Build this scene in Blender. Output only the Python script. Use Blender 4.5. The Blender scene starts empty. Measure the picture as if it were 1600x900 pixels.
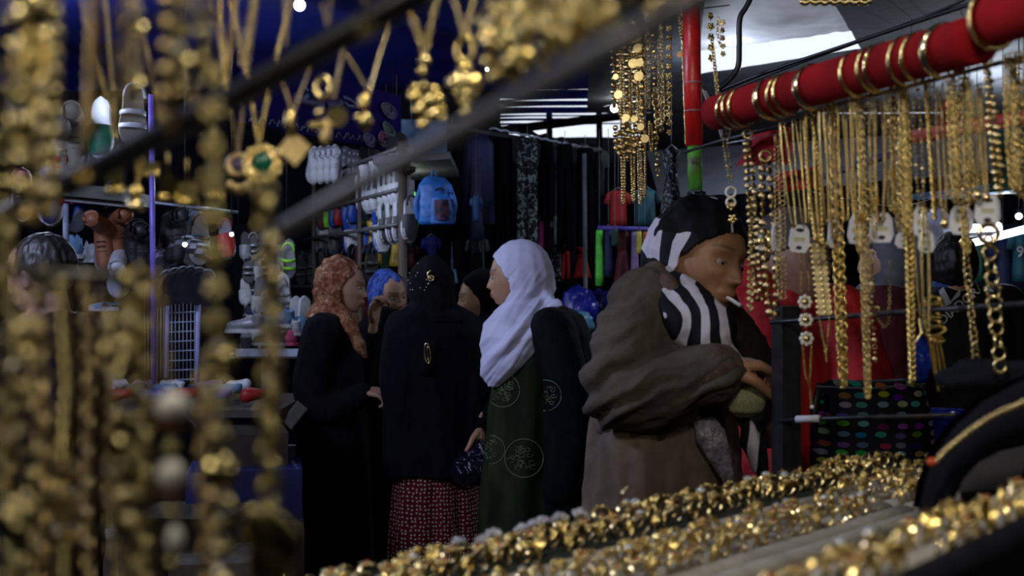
import bpy, math, random
import numpy as np
from mathutils import Vector as V, Matrix, noise
C = bpy.context.scene.collection
SC = bpy.context.scene
PI = math.pi
# ---------------------------------------------------------------- camera
F, H = 1777.8, 1.45
cam_d = bpy.data.cameras.new('camera'); cam = bpy.data.objects.new('camera', cam_d); C.objects.link(cam)
cam.location = (0, 0, H); cam.rotation_euler = (PI/2, 0, 0)
cam_d.lens = 40; cam_d.sensor_width = 36; cam_d.clip_start = .05; cam_d.clip_end = 200
cam_d.dof.use_dof = True; cam_d.dof.focus_distance = 3.1; cam_d.dof.aperture_fstop = 4.6; cam_d.dof.aperture_blades = 0
SC.camera = cam
SC.view_settings.view_transform = 'Standard'; SC.view_settings.look = 'None'
SC.view_settings.exposure = 0.0; SC.view_settings.gamma = 1; SC.view_settings.use_curve_mapping = False
# ---------------------------------------------------------------- world: pale overcast daylight above the canopy
w = bpy.data.worlds.new('overcast'); SC.world = w; w.use_nodes = True
bg = w.node_tree.nodes['Background']; bg.inputs[0].default_value = (.80, .87, 1, 1); bg.inputs[1].default_value = 1.15
def area(name, loc, target, size, power, col, size_y=None):
    d = bpy.data.lights.new(name, 'AREA'); d.energy = power; d.color = col
    d.shape = 'RECTANGLE'; d.size = size; d.size_y = size_y or size
    o = bpy.data.objects.new(name, d); C.objects.link(o); o.location = loc
    o.rotation_euler = (V(target)-V(loc)).to_track_quat('-Z', 'Y').to_euler(); return o
def lamp(name, loc, power, col, r=.03):
    d = bpy.data.lights.new(name, 'POINT'); d.energy = power; d.color = col; d.shadow_soft_size = r
    o = bpy.data.objects.new(name, d); C.objects.link(o); o.location = loc; return o
# stall lamps: the lit tubes and bulbs of the market, most of them above or beside the frame, plus added key and sparkle lights
area('daylight_opening', (-2.3, 2.3, 2.55), (.15, 4.3, 1.2), .8, 44, (.62, .68, 1), .4)
area('stall_lamp_over_trays', (.1, .5, 2.15), (.75, 1.6, 1.15), .16, 5.0, (1, .93, .80), .1)
area('stall_lamp_by_chains', (-.75, .05, 1.95), (-.2, .9, 1.4), .20, 2.3, (1, .92, .74), .08)
lamp('stall_bulb_right', (1.35, .55, 1.85), 4.2, (1, .94, .82), .035)
lamp('jacket_key_light', (-.25, 1.75, 2.5), 7, (.93, .95, 1), .04)  # added key light from the upper left, for contrast on the brown jacket
lamp('sparkle_light_left', (-.55, -.5, 2.1), 2.6, (1, .95, .8), .012)  # added behind the camera to make blurred highlights on the gold
lamp('sparkle_light_right', (.35, -.7, 2.3), 2.6, (1, .95, .85), .012)  # second added light, for sparkle on the near chains
lamp('sparkle_light_low', (.1, -.3, 1.75), .5, (1, .95, .8), .008)  # weak low light, also added for glints on the gold
lamp('shoe_stall_bulb', (-2.0, 4.6, 2.35), 20, (.72, .82, 1), .05)
lamp('shoe_rack_bulb', (-1.3, 5.2, 2.0), 9, (.75, .85, 1), .05)
lamp('clothes_stall_bulb', (1.1, 5.6, 2.5), 9, (.7, .8, 1), .05)
lamp('far_stall_bulb', (2.6, 6.2, 2.3), 34, (.8, .88, 1), .05)
# ---------------------------------------------------------------- helpers
def P(px, py, d): return V(((px-800)/F*d, d, H-(py-450)/F*d))   # a point of the place seen at px, py, d metres ahead
def RP(px, py, z):                                              # the same on a level plane at height z
    d = (H-z)*F/(py-450); return P(px, py, d)
MATS = {}
TENS = ['', 'twenty', 'thirty', 'forty', 'fifty', 'sixty']; UNIT = ['', 'first', 'second', 'third', 'fourth', 'fifth', 'sixth', 'seventh', 'eighth', 'ninth', 'tenth', 'eleventh', 'twelfth', 'thirteenth', 'fourteenth', 'fifteenth', 'sixteenth', 'seventeenth', 'eighteenth', 'nineteenth']
def nth(n):
    if n < 20: return UNIT[n]
    return TENS[n//10-1]+'-'+UNIT[n % 10] if n % 10 else TENS[n//10-1][:-1]+'ieth'
def mat(name, col, rough=.6, metal=0, var=.18, scale=18, bump=0, bscale=60, emis=None, trans=0, stretch=(1, 1, 1), spec=.5, sheen=0, col2=None):
    if name in MATS: return MATS[name]
    m = bpy.data.materials.new(name); m.use_nodes = True; nt = m.node_tree; N = nt.nodes; L = nt.links
    b = N['Principled BSDF']; b.inputs['Roughness'].default_value = rough; b.inputs['Metallic'].default_value = metal
    b.inputs['Specular IOR Level'].default_value = spec
    if sheen: b.inputs['Sheen Weight'].default_value = sheen
    tc = N.new('ShaderNodeTexCoord'); mp = N.new('ShaderNodeMapping'); mp.inputs['Scale'].default_value = stretch
    L.new(tc.outputs['Object'], mp.inputs[0])
    nz = N.new('ShaderNodeTexNoise'); nz.inputs['Scale'].default_value = scale; nz.inputs['Detail'].default_value = 3
    L.new(mp.outputs[0], nz.inputs['Vector'])
    rmp = N.new('ShaderNodeValToRGB'); L.new(nz.outputs[0], rmp.inputs[0])
    c2 = col2 if col2 else tuple(min(1, c*(1+var)) for c in col); c1 = col if col2 else tuple(c*(1-var) for c in col)
    rmp.color_ramp.elements[0].position = .35; rmp.color_ramp.elements[1].position = .65
    rmp.color_ramp.elements[0].color = (*c1, 1); rmp.color_ramp.elements[1].color = (*c2, 1)
    L.new(rmp.outputs[0], b.inputs['Base Color'])
    if bump:
        n2 = N.new('ShaderNodeTexNoise'); n2.inputs['Scale'].default_value = bscale; L.new(mp.outputs[0], n2.inputs['Vector'])
        bp = N.new('ShaderNodeBump'); bp.inputs['Strength'].default_value = bump; bp.inputs['Distance'].default_value = .004
        L.new(n2.outputs[0], bp.inputs['Height']); L.new(bp.outputs[0], b.inputs['Normal'])
    if emis: b.inputs['Emission Color'].default_value = (*emis[:3], 1); b.inputs['Emission Strength'].default_value = emis[3]
    if trans:
        t = N.new('ShaderNodeBsdfTranslucent'); L.new(rmp.outputs[0], t.inputs['Color'])
        mx = N.new('ShaderNodeMixShader'); mx.inputs[0].default_value = trans
        L.new(b.outputs[0], mx.inputs[1]); L.new(t.outputs[0], mx.inputs[2]); L.new(mx.outputs[0], N['Material Output'].inputs[0])
    MATS[name] = m; return m
def ramp_mat(name, kind, stops, scale=10, rough=.7, uv=False, stretch=(1, 1, 1), dist=0, rand=1, metal=0, const=True, feature='F1'):
    """printed cloth: a noise, wave, voronoi or dot texture through a colour ramp"""
    m = bpy.data.materials.new(name); m.use_nodes = True; N = m.node_tree.nodes; L = m.node_tree.links
    b = N['Principled BSDF']; b.inputs['Roughness'].default_value = rough; b.inputs['Metallic'].default_value = metal; b.inputs['Specular IOR Level'].default_value = .2
    tc = N.new('ShaderNodeTexCoord'); mp = N.new('ShaderNodeMapping'); mp.inputs['Scale'].default_value = stretch
    L.new(tc.outputs['UV' if uv else 'Object'], mp.inputs[0])
    if kind == 'wave':
        t = N.new('ShaderNodeTexWave'); t.inputs['Scale'].default_value = scale; t.inputs['Distortion'].default_value = dist; t.inputs['Detail Scale'].default_value = .55; t.inputs['Detail'].default_value = 1.2; o = t.outputs['Fac']
    elif kind == 'noise':
        t = N.new('ShaderNodeTexNoise'); t.inputs['Scale'].default_value = scale; t.inputs['Detail'].default_value = 2; t.inputs['Distortion'].default_value = dist; o = t.outputs[0]
    else:
        t = N.new('ShaderNodeTexVoronoi'); t.inputs['Scale'].default_value = scale; t.inputs['Randomness'].default_value = rand; t.feature = feature; o = t.outputs['Distance']
        if uv: t.voronoi_dimensions = '2D'
    L.new(mp.outputs[0], t.inputs['Vector'])
    r = N.new('ShaderNodeValToRGB'); r.color_ramp.interpolation = 'CONSTANT' if const else 'LINEAR'
    els = r.color_ramp.elements
    els[0].position = stops[0][0]; els[0].color = (*stops[0][1], 1)
    els[1].position = stops[1][0]; els[1].color = (*stops[1][1], 1)
    for p, c in stops[2:]:
        e = els.new(p); e.color = (*c, 1)
    L.new(o, r.inputs[0]); L.new(r.outputs[0], b.inputs['Base Color'])
    if kind == 'dots' :
        hs = N.new('ShaderNodeHueSaturation'); hs.inputs['Saturation'].default_value = 1.1; hs.inputs['Value'].default_value = .32
        L.new(t.outputs['Color'], hs.inputs['Color'])
        mx = N.new('ShaderNodeMix'); mx.data_type = 'RGBA'; L.new(r.outputs[0], mx.inputs[0])
        L.new(hs.outputs[0], mx.inputs[6]); mx.inputs[7].default_value = (.006, .006, .012, 1); L.new(mx.outputs[2], b.inputs['Base Color'])
    MATS[name] = m; return m
def skin_mat():
    m = bpy.data.materials.new('skin'); m.use_nodes = True; N = m.node_tree.nodes; L = m.node_tree.links; b = N['Principled BSDF']
    b.inputs['Roughness'].default_value = .5; b.inputs['Subsurface Weight'].default_value = .08; b.inputs['Subsurface Scale'].default_value = .01
    a = N.new('ShaderNodeVertexColor'); a.layer_name = 'Col'; nz = N.new('ShaderNodeTexNoise'); nz.inputs['Scale'].default_value = 45
    mx = N.new('ShaderNodeMix'); mx.data_type = 'RGBA'; mx.blend_type = 'MULTIPLY'; mx.inputs[0].default_value = .35
    L.new(a.outputs[0], mx.inputs[6]); L.new(nz.outputs[0], mx.inputs[7]); L.new(mx.outputs[2], b.inputs['Base Color'])
    n2 = N.new('ShaderNodeTexNoise'); n2.inputs['Scale'].default_value = 220; bp = N.new('ShaderNodeBump'); bp.inputs['Strength'].default_value = .25; bp.inputs['Distance'].default_value = .001
    L.new(n2.outputs[0], bp.inputs['Height']); L.new(bp.outputs[0], b.inputs['Normal']); MATS['skin'] = m; return m

def tag(o, label=None, cat=None, group=None, kind=None):
    for k, v in (('label', label), ('category', cat), ('group', group), ('kind', kind)):
        if v: o[k] = v
    return o
def empty(name, loc, label=None, cat=None, group=None, kind=None):
    o = bpy.data.objects.new(name, None); C.objects.link(o); o.location = loc; o.empty_display_size = .05
    return tag(o, label, cat, group, kind)
def origin_of(o):
    p = V((0, 0, 0))
    while o is not None: p = p + o.location; o = o.parent
    return p
class MB:
    """collects shapes given in place coordinates and links them as one mesh"""
    def __init__(s): s.v = []; s.f = []; s.m = []; s.uv = {}
    def add(s, vs, fs, mi=0):
        n = len(s.v); s.v.extend([tuple(v) for v in vs]); s.f.extend([tuple(i+n for i in f) for f in fs]); s.m.extend([mi]*len(fs)); return s
    def tpl(s, t, M, mi=0):
        n = len(s.v); a = np.array(M)
        s.v.extend(map(tuple, (t[0] @ a[:3, :3].T + a[:3, 3]))); s.f.extend([tuple(i+n for i in f) for f in t[1]]); s.m.extend([mi]*len(t[1])); return s
    def box(s, c, d, R=None, mi=0, taper=1):
        c = V(c); R = R or Matrix.Identity(3); vs = []
        for z in (-.5, .5):
            k = taper if z > 0 else 1
            for x, y in ((-.5, -.5), (.5, -.5), (.5, .5), (-.5, .5)): vs.append(c+R@V((x*d[0]*k, y*d[1]*k, z*d[2])))
        return s.add(vs, [(0, 3, 2, 1), (4, 5, 6, 7), (0, 1, 5, 4), (1, 2, 6, 5), (2, 3, 7, 6), (3, 0, 4, 7)], mi)
    def tube(s, pts, r, seg=8, mi=0, flat=1, up=None, caps=True):
        pts = [V(p) for p in pts]; n = len(pts); rr = r if isinstance(r, (list, tuple)) else [r]*n; vs = []; last = None
        for i, p in enumerate(pts):
            t = (pts[min(i+1, n-1)]-pts[max(i-1, 0)]).normalized()
            a = V(up) if up else (last or (V((0, 0, 1)) if abs(t.z) < .9 else V((1, 0, 0))))
            a = (a-t*a.dot(t)).normalized(); last = a; b = t.cross(a)
            for k in range(seg):
                q = 2*PI*k/seg; vs.append(p+a*math.cos(q)*rr[i]+b*math.sin(q)*rr[i]*flat)
        fs = [(i*seg+k, i*seg+(k+1) % seg, (i+1)*seg+(k+1) % seg, (i+1)*seg+k) for i in range(n-1) for k in range(seg)]
        if caps: fs += [tuple(range(seg-1, -1, -1)), tuple(range((n-1)*seg, n*seg))]
        return s.add(vs, fs, mi)
    def grid(s, fn, nu, nv, mi=0, close=False):
        vs = [fn(i/nu, j/nv) for j in range(nv+1) for i in range(nu+1)]; w = nu+1
        return s.add(vs, [(j*w+i, j*w+i+1, (j+1)*w+i+1, (j+1)*w+i) for j in range(nv) for i in range(nu)], mi)
    def slab(s, poly, t, M=None, mi=0):
        """a flat outline (x, y) given thickness t along z, placed by M"""
        M = M or Matrix.Identity(4); n = len(poly)
        vs = [M@V((x, y, z)) for z in (-t/2, t/2) for x, y in poly]
        fs = [tuple(range(n-1, -1, -1)), tuple(range(n, 2*n))]+[(k, (k+1) % n, n+(k+1) % n, n+k) for k in range(n)]
        return s.add(vs, fs, mi)
    def build(s, name, mats, parent=None, smooth=True, org=None, auto=None):
        me = bpy.data.meshes.new(name); o = V(org) if org is not None else (origin_of(parent) if parent else V((0, 0, 0)))
        vs = np.array([tuple(v) for v in s.v]) - np.array(o)
        me.from_pydata(vs.tolist(), [], s.f)
        for m in (mats if isinstance(mats, (list, tuple)) else [mats]): me.materials.append(m)
        if max(s.m, default=0): me.polygons.foreach_set('material_index', s.m)
        if smooth: me.shade_smooth()
        ob = bpy.data.objects.new(name, me); C.objects.link(ob)
        if parent: ob.parent = parent
        else: ob.location = o
        if auto: me.set_sharp_from_angle(angle=math.radians(auto))
        return ob
def dup(o, loc=None, rot=None, label=None, scale=None, parent=None):
    c = o.copy(); C.objects.link(c)
    if loc is not None: c.location = loc
    if rot is not None: c.rotation_euler = rot
    if scale is not None: c.scale = scale
    if label: c['label'] = label
    if parent is not None: c.parent = parent
    for ch in list(KIDS.get(o.name, [])):
        d = ch.copy(); C.objects.link(d); d.parent = c
    return c
KIDS = {}
def kid(o, ch): KIDS.setdefault(o.name, []).append(ch); return ch
def frame(org, x, y, z, s=(1, 1, 1)):
    M = Matrix.Identity(4)
    for i, (a, k) in enumerate(zip((V(x), V(y), V(z)), s)):
        for j in range(3): M[j][i] = a[j]*k
    for j in range(3): M[j][3] = org[j]
    return M
def tor(R, r, a=10, b=6, sx=1, sy=1, part=1):
    vs = []; fs = []; n = a if part == 1 else a+1
    for i in range(n):
        t = 2*PI*part*i/a
        for j in range(b):
            q = 2*PI*j/b; k = R+r*math.cos(q); vs.append((k*math.cos(t)*sx, k*math.sin(t)*sy, r*math.sin(q)))
    for i in range(a):
        for j in range(b):
            i2 = (i+1) % a if part == 1 else i+1; fs.append((i*b+j, i2*b+j, i2*b+(j+1) % b, i*b+(j+1) % b))
    return np.array(vs), fs
def ball(a=8, b=6):
    vs = [(0, 0, -1)]+[(math.cos(PI*(j/b-.5))*math.cos(2*PI*i/a), math.cos(PI*(j/b-.5))*math.sin(2*PI*i/a), math.sin(PI*(j/b-.5))) for j in range(1, b) for i in range(a)]+[(0, 0, 1)]
    fs = [(0, 1+(i+1) % a, 1+i) for i in range(a)]+[(1+j*a+i, 1+j*a+(i+1) % a, 1+(j+1)*a+(i+1) % a, 1+(j+1)*a+i) for j in range(b-2) for i in range(a)]+[(len(vs)-1, 1+(b-2)*a+i, 1+(b-2)*a+(i+1) % a) for i in range(a)]
    return np.array(vs), fs
def disc(n=10, h=.18):
    vs = [(math.cos(2*PI*i/n), math.sin(2*PI*i/n), -h/2) for i in range(n)]+[(math.cos(2*PI*i/n), math.sin(2*PI*i/n), h/2) for i in range(n)]
    fs = [tuple(range(n-1, -1, -1)), tuple(range(n, 2*n))]+[(k, (k+1) % n, n+(k+1) % n, n+k) for k in range(n)]
    return np.array(vs), fs
BALL, BALL2, DISC = ball(), ball(14, 10), disc()

# ---------------------------------------------------------------- materials
GOLD = mat('gold', (.82, .62, .22), .24, 1, .12, 120, bump=.25, bscale=420)
GOLDP = mat('pale_gold', (.86, .68, .32), .22, 1, .1, 120)
GOLDD = mat('antique_gold', (.62, .47, .22), .3, 1, .22, 140, bump=.3, bscale=500)
SILV = mat('white_stones', (.72, .72, .80), .15, .7, .3, 500, bump=.8, bscale=700)
PEARL = mat('pearl', (.85, .82, .76), .18, 0, .04)
BLK = mat('black_cloth', (.0045, .0042, .007), .95, var=.3, bump=.2, spec=.15)
NAVY = mat('navy_cloth', (.0028, .0025, .0065), .92, var=.3, bump=.2, spec=.15)
ROD = mat('black_painted_steel', (.016, .016, .022), .38, .1, var=.2, scale=60)
ROAD = mat('worn_asphalt', (.025, .025, .028), .85, var=.4, scale=9, bump=.6, bscale=40)
# ---------------------------------------------------------------- the setting
def struct(mb, name, m, smooth=False, org=None): return tag(mb.build(name, m, smooth=smooth, org=org), kind='structure')
def sheetfn(a, b, c, d, sag=.03, k=3):
    a, b, c, d = V(a), V(b), V(c), V(d)
    return lambda u, v: (a*(1-u)+b*u)*(1-v)+(d*(1-u)+c*u)*v+V((0, 0, -sag*(math.sin(PI*u)*math.sin(PI*v))+.012*noise.noise(V((u*k*2, v*k*2, k)))))
mb = MB(); mb.grid(lambda u, v: V((-9+18*u, -3+17*v, .004*noise.noise(V((u*60, v*60, 0))))), 60, 60); struct(mb, 'ground', ROAD, True)
TARPB = mat('blue_tarpaulin', (.004, .008, .10), .5, var=.5, scale=1.5, bump=.5, bscale=12, trans=.10)
TARPG = mat('grey_canvas', (.085, .09, .10), .8, var=.25, scale=4, bump=.5, bscale=16)
TARPW = mat('white_plastic_sheet', (.42, .42, .44), .7, var=.22, scale=4, bump=.6, bscale=10, trans=.45)
TARPD = mat('dark_backcloth', (.005, .0055, .009), .95, spec=.1, var=.4, scale=5, bump=.4, bscale=30)
SLATB = mat('blue_roof_sheet', (.006, .012, .11), .5, var=.4, scale=6, trans=.12)
mb = MB(); mb.grid(sheetfn((-7, -2, 2.75), (.35, -2, 2.75), (.95, 7.6, 2.78), (-7, 7.6, 2.75), .07, 9), 40, 40)
struct(mb, 'ceiling_tarpaulin', TARPB, True)
# slatted sheets beyond the tarpaulin: daylight comes through between them
y = 7.60
for wdt, gap in ((.24, .012), (.45, .02), (.28, .012), (.36, .03), (.12, .05), (.20, .07), (.16, .02)):
    mb = MB(); mb.grid(sheetfn((-6, y, 2.82), (1.2+.09*(y-7), y, 2.82), (1.2+.09*(y-7), y+wdt, 2.83), (-6, y+wdt, 2.83), .02, 5), 24, 2)
    struct(mb, 'ceiling_slat', SLATB, True); y += wdt+gap
Z = 2.62
h0 = RP(1090, 116, Z); h1 = RP(1345, 76, Z)
def flatpoly(name, pts, m, z):
    mb = MB(); a, b, c, d = [V((x, y, z)) for x, y in pts]; mb.grid(sheetfn(a, b, c, d, .03, 5), 12, 12); return struct(mb, name, m, True)
A0, A1, H0, H1 = (.72, 4.2), (1.12, 4.2), (h0.x, h0.y), (h1.x, h1.y)
for q in ([(.30, -2), (7, -2), (7, 4.2), (.30, 4.2)], [(.3, 4.2), A0, H0, (.5, 7.6)], [(.5, 7.6), H0, H1, (1.9, 7.6)],
          [A1, (7, 4.2), (7, 5.56), H1], [H1, (7, 5.56), (7, 7.6), (1.9, 7.6)], [(.75, 7.6), (7, 7.6), (7, 10.4), (1.45, 10.4)]): flatpoly('ceiling_canvas', q, TARPG, 2.62)
mb = MB(); mb.grid(sheetfn((.5, 4.1, 2.70), (1.3, 4.1, 2.70), (h1.x+.05, 5.30, 2.67), (h0.x-.1, 5.88, 2.67), .07, 7), 24, 24); struct(mb, 'ceiling_plastic_sheet', TARPW, True)
# dark cloth and walls round the alley, the one behind the camera added
def wall(name, a, b, z0, z1, m, nx=20):
    a, b = V(a), V(b); n = V((b.y-a.y, a.x-b.x, 0)).normalized(); mb = MB()
    mb.grid(lambda u, v: V((a.x+(b.x-a.x)*u, a.y+(b.y-a.y)*u, z0+(z1-z0)*v))+n*.03*math.sin(u*nx*5+math.sin(v*3)), nx*4, 6); return struct(mb, name, m, True)
wall('wall_back', (-6, 10.5, 0), (7, 10.5, 0), 0, 2.84, TARPD)
wall('wall_left', (-5.4, -2, 0), (-5.4, 10.9, 0), 0, 2.9, TARPD)
wall('wall_right', (6.6, 10.9, 0), (6.6, -2, 0), 0, 2.9, TARPD)
wall('wall_light_block', (7, -2.2, 0), (-6, -2.2, 0), 0, 2.9, TARPD)  # unseen, added behind the camera to block the sky light
wall('wall_shoe_stall', (-5.4, 7.72, 0), (-.08, 7.72, 0), 0, 2.80, TARPD)
wall('wall_clothes_stall', (-.6, 7.5, 0), (1.95, 7.5, 0), 0, 2.28, TARPD)
# ---------------------------------------------------------------- people: bodies and clothes grown as single surfaces
skin_mat()
def G(x, s): return math.exp(-(x/s)**2)
def sst(a, b, x):
    t = max(0, min(1, (x-a)/(b-a))); return t*t*(3-2*t)
def head_tpl(age=0, nose=1, lid=0, na=88, nb=70):
    t = ball(na, nb); out = []
    for a, b, c in t[0]:
        p = 2.35; s = (abs(a)**p+abs(b)**p+abs(c)**p)**(1/p); x, y, z = .073*a/s, .094*b/s, .114*c/s
        if z < 0: x *= 1-.30*sst(0, .114, -z)-.05*age*G(z+.055, .03); y = y*(1-.45*sst(.01, .10, -z)) if b < 0 else y+.014*sst(.03, .11, -z)*sst(.0, .07, y)
        if b > .05:
            w = sst(.02, .055, y)
            e = .0045*G(z-.024, .010)*G(x, .045)+.002*G(z-.024, .007)*G(abs(x)-.03, .018)
            e -= .0125*G(abs(x)-.031, .015)*G(z-.001, .013)
            e += (.0055+.002*lid)*G(abs(x)-.031, .012)*G(z-(.002 if not lid else -.001), .0085)
            tt = (.020-z)/.056
            if tt > 0:
                pr = (.023*min(tt, 1)**1.15) if tt < 1 else .023*G(z+.036, .0062)
                wd = .0065+.0055*min(tt, 1)**2
                e += nose*pr*G(x, wd)
            e += .006*nose*G(abs(x)-.0125, .006)*G(z+.034, .008)
            e += .004*G(abs(x)-.042, .018)*G(z+.026, .016)
            e += .0075*G(z+.0605, .0052)*G(x, .023)+.0075*G(z+.0725, .0055)*G(x, .020)-.0035*G(z+.0665, .0022)*G(x, .026)
            e += .006*G(z+.066, .02)*G(x, .03)
            e -= .004*G(z+.083, .006)*G(x, .03)
            e += .009*G(z+.100, .013)*G(x, .022)
            e -= age*(.006*G(abs(x)-.042, .014)*G(z+.055, .02)+.0025*G(abs(x)-(.020+.35*max(0, -.035-z)), .003)*G(z+.055, .02))
            y += e*w
        out.append((x, y, z))
    return np.array(out), t[1]
def head_frame(cpt, yaw, pitch=0, roll=0):
    a, p = math.radians(yaw), math.radians(pitch)
    f = V((math.cos(a)*math.cos(p), math.sin(a)*math.cos(p), math.sin(p))); r = V((math.sin(a), -math.cos(a), 0)); u = r.cross(f)
    if roll: R = Matrix.Rotation(math.radians(roll), 3, f); r = R@r; u = R@u
    return frame(V(cpt), r, f, u)
def capsule(mb, pts, rr, seg=14, flat=1, up=None):
    """a smooth closed limb through the joints, tapering, with round ends"""
    pts = [V(p) for p in pts]; P2 = []; R2 = []
    n = len(pts)
    for i in range(n-1):
        p0, p1, p2, p3 = pts[max(i-1, 0)], pts[i], pts[i+1], pts[min(i+2, n-1)]
        for k in range(6):
            t = k/6; P2.append(.5*((2*p1)+(p2-p0)*t+(2*p0-5*p1+4*p2-p3)*t*t+(3*p1-p0-3*p2+p3)*t**3)); R2.append(rr[i]*(1-t)+rr[i+1]*t)
    P2.append(pts[-1]); R2.append(rr[-1])
    d0 = (P2[0]-P2[1]).normalized(); d1 = (P2[-1]-P2[-2]).normalized(); r0, r1 = R2[0], R2[-1]
    pre = [(P2[0]+d0*r0*math.sin(a), r0*math.cos(a)) for a in (1.45, 1.0, .5)]; post = [(P2[-1]+d1*r1*math.sin(a), r1*math.cos(a)) for a in (.5, 1.0, 1.45)]
    mb.tube([q[0] for q in pre]+P2+[q[0] for q in post], [q[1] for q in pre]+R2+[q[1] for q in post], seg, flat=flat, up=up)
def loft(mb, secs, yaw=0, seg=40):
    """stacked ellipses (centre, half width across the shoulders, half depth) turned to yaw"""
    a = math.radians(yaw); f = V((math.cos(a), math.sin(a), 0)); r = V((math.sin(a), -math.cos(a), 0)); vs = []
    for c, rx, ry in secs:
        for k in range(seg):
            q = 2*PI*k/seg; vs.append(V(c)+r*(rx*math.cos(q))+f*(ry*math.sin(q)))
    n = len(secs); fs = [(i*seg+k, (i+1)*seg+k, (i+1)*seg+(k+1) % seg, i*seg+(k+1) % seg) for i in range(n-1) for k in range(seg)]
    fs += [tuple(range(seg)), tuple(range(n*seg-1, (n-1)*seg-1, -1))]
    mb.add(vs, fs); return mb
def ell(mb, M, rx, ry, rz, c=(0, 0, 0)):
    mb.tpl(BALL2, M@Matrix.Translation(V(c))@Matrix.Diagonal((rx, ry, rz, 1))); return mb
def hand(mb, wrist, d, n, curl=(.5, .5, .5, .5), side=1, thumb=(.7, .3), s=1.0, spread=.10, lens=(.95, 1.05, 1.0, .8)):
    """palm, four unequal bent fingers and a thumb; d = finger direction, n = palm normal, side = where the thumb is"""
    wrist = V(wrist); d = V(d).normalized(); n = (V(n)-d*V(n).dot(d)).normalized(); sd = d.cross(n)*side
    for i in range(4):
        off = (1.5-i)*.0195*s; k0 = wrist+d*.012*s+sd*off*.55; k1 = wrist+d*(.085-.004*abs(i-1))*s+sd*off
        capsule(mb, [k0, (k0+k1)/2-n*.003*s, k1], [.0145*s, .0135*s, .0105*s], 10)
        p = k1; a = 0; dd = (d+sd*spread*(1.5-i)).normalized(); pts = [p]
        for j, L in enumerate((.041, .026, .021)):
            a += curl[i]*(.8, 1.1, .8)[j]; q = dd*math.cos(a)+n*math.sin(a); p = p+q*L*s*lens[i]; pts.append(p)
        capsule(mb, pts, [.0100*s, .0092*s, .0083*s, .0070*s], 10)
    t0 = wrist+d*.018*s+sd*.022*s+n*.006*s; t1 = t0+(d*.55+sd*thumb[0]+n*.25).normalized()*.046*s
    t2 = t1+(d*.9+sd*(thumb[0]-.35)+n*thumb[1]).normalized()*.033*s; t3 = t2+(d*.9+sd*(thumb[0]-.6)+n*(thumb[1]+.2)).normalized()*.026*s
    capsule(mb, [t0, t1, t2, t3], [.0155*s, .0125*s, .0105*s, .0080*s], 10)
    capsule(mb, [wrist-d*.05*s, wrist, wrist+d*.03*s], [.025*s, .0235*s, .026*s], 12, flat=.78, up=sd)
def remesh(mb, voxel, smooth=2, fac=.5):
    """union of the collected closed shapes as one surface; returns (verts, faces)"""
    me = bpy.data.meshes.new('tmp'); me.from_pydata([tuple(v) for v in mb.v], [], mb.f); o = bpy.data.objects.new('tmp', me); C.objects.link(o)
    r = o.modifiers.new('r', 'REMESH'); r.mode = 'VOXEL'; r.voxel_size = voxel; r.use_smooth_shade = True
    if smooth: s = o.modifiers.new('s', 'SMOOTH'); s.factor = fac; s.iterations = smooth
    dg = bpy.context.evaluated_depsgraph_get(); ev = o.evaluated_get(dg); m2 = bpy.data.meshes.new_from_object(ev)
    n = len(m2.vertices); co = np.empty(n*3); m2.vertices.foreach_get('co', co); co = co.reshape(-1, 3)
    no = np.empty(n*3); m2.vertices.foreach_get('normal', no); no = no.reshape(-1, 3)
    fs = np.empty(len(m2.loops), dtype=np.int32); m2.loops.foreach_get('vertex_index', fs)
    st = np.empty(len(m2.polygons), dtype=np.int32); m2.polygons.foreach_get('loop_start', st)
    faces = [tuple(f) for f in np.split(fs, st[1:])]
    bpy.data.objects.remove(o); bpy.data.meshes.remove(m2); bpy.data.meshes.remove(me)
    return co, no, faces
def nz3(x, y, z): return noise.noise(V((x, y, z)))
def surf(name, mb, voxel, m, parent, smooth=2, fold=None, crater=None, col=None, uv=None):
    co, no, fs = remesh(mb, voxel, smooth)
    if crater:                                          # hollow for the face: M, (x, z) centre, half sizes, depth, from y
        M, cx, cz, hx, hz, dep, y0 = crater; Mi = np.array(M.inverted()); MM = np.array(M)
        l = co@Mi[:3, :3].T+Mi[:3, 3]
        q = np.sqrt(((l[:, 0]-cx)/hx)**2+((l[:, 2]-cz)/hz)**2); k = np.clip((1.04-q)/.08, 0, 1)*np.clip((l[:, 1]-y0-.018)/.014, 0, 1)
        l[:, 1] -= k*dep; co = l@MM[:3, :3].T+MM[:3, 3]
    if fold:
        co = co+no*np.array([fold(*p) for p in co])[:, None]
    o2 = MB(); o2.v = [tuple(v) for v in co]; o2.f = fs; o2.m = [0]*len(fs)
    ob = o2.build(name, m, parent)
    if col is not None:
        at = ob.data.color_attributes.new('Col', 'FLOAT_COLOR', 'POINT'); a = np.ones((len(co), 4)); a[:, :3] = col(co); at.data.foreach_set('color', a.ravel())
    if uv:
        ul = ob.data.uv_layers.new(name='UV'); vi = np.empty(len(ob.data.loops), dtype=np.int32); ob.data.loops.foreach_get('vertex_index', vi)
        ul.data.foreach_set('uv', uv(co)[vi].ravel())
    return ob
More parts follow.
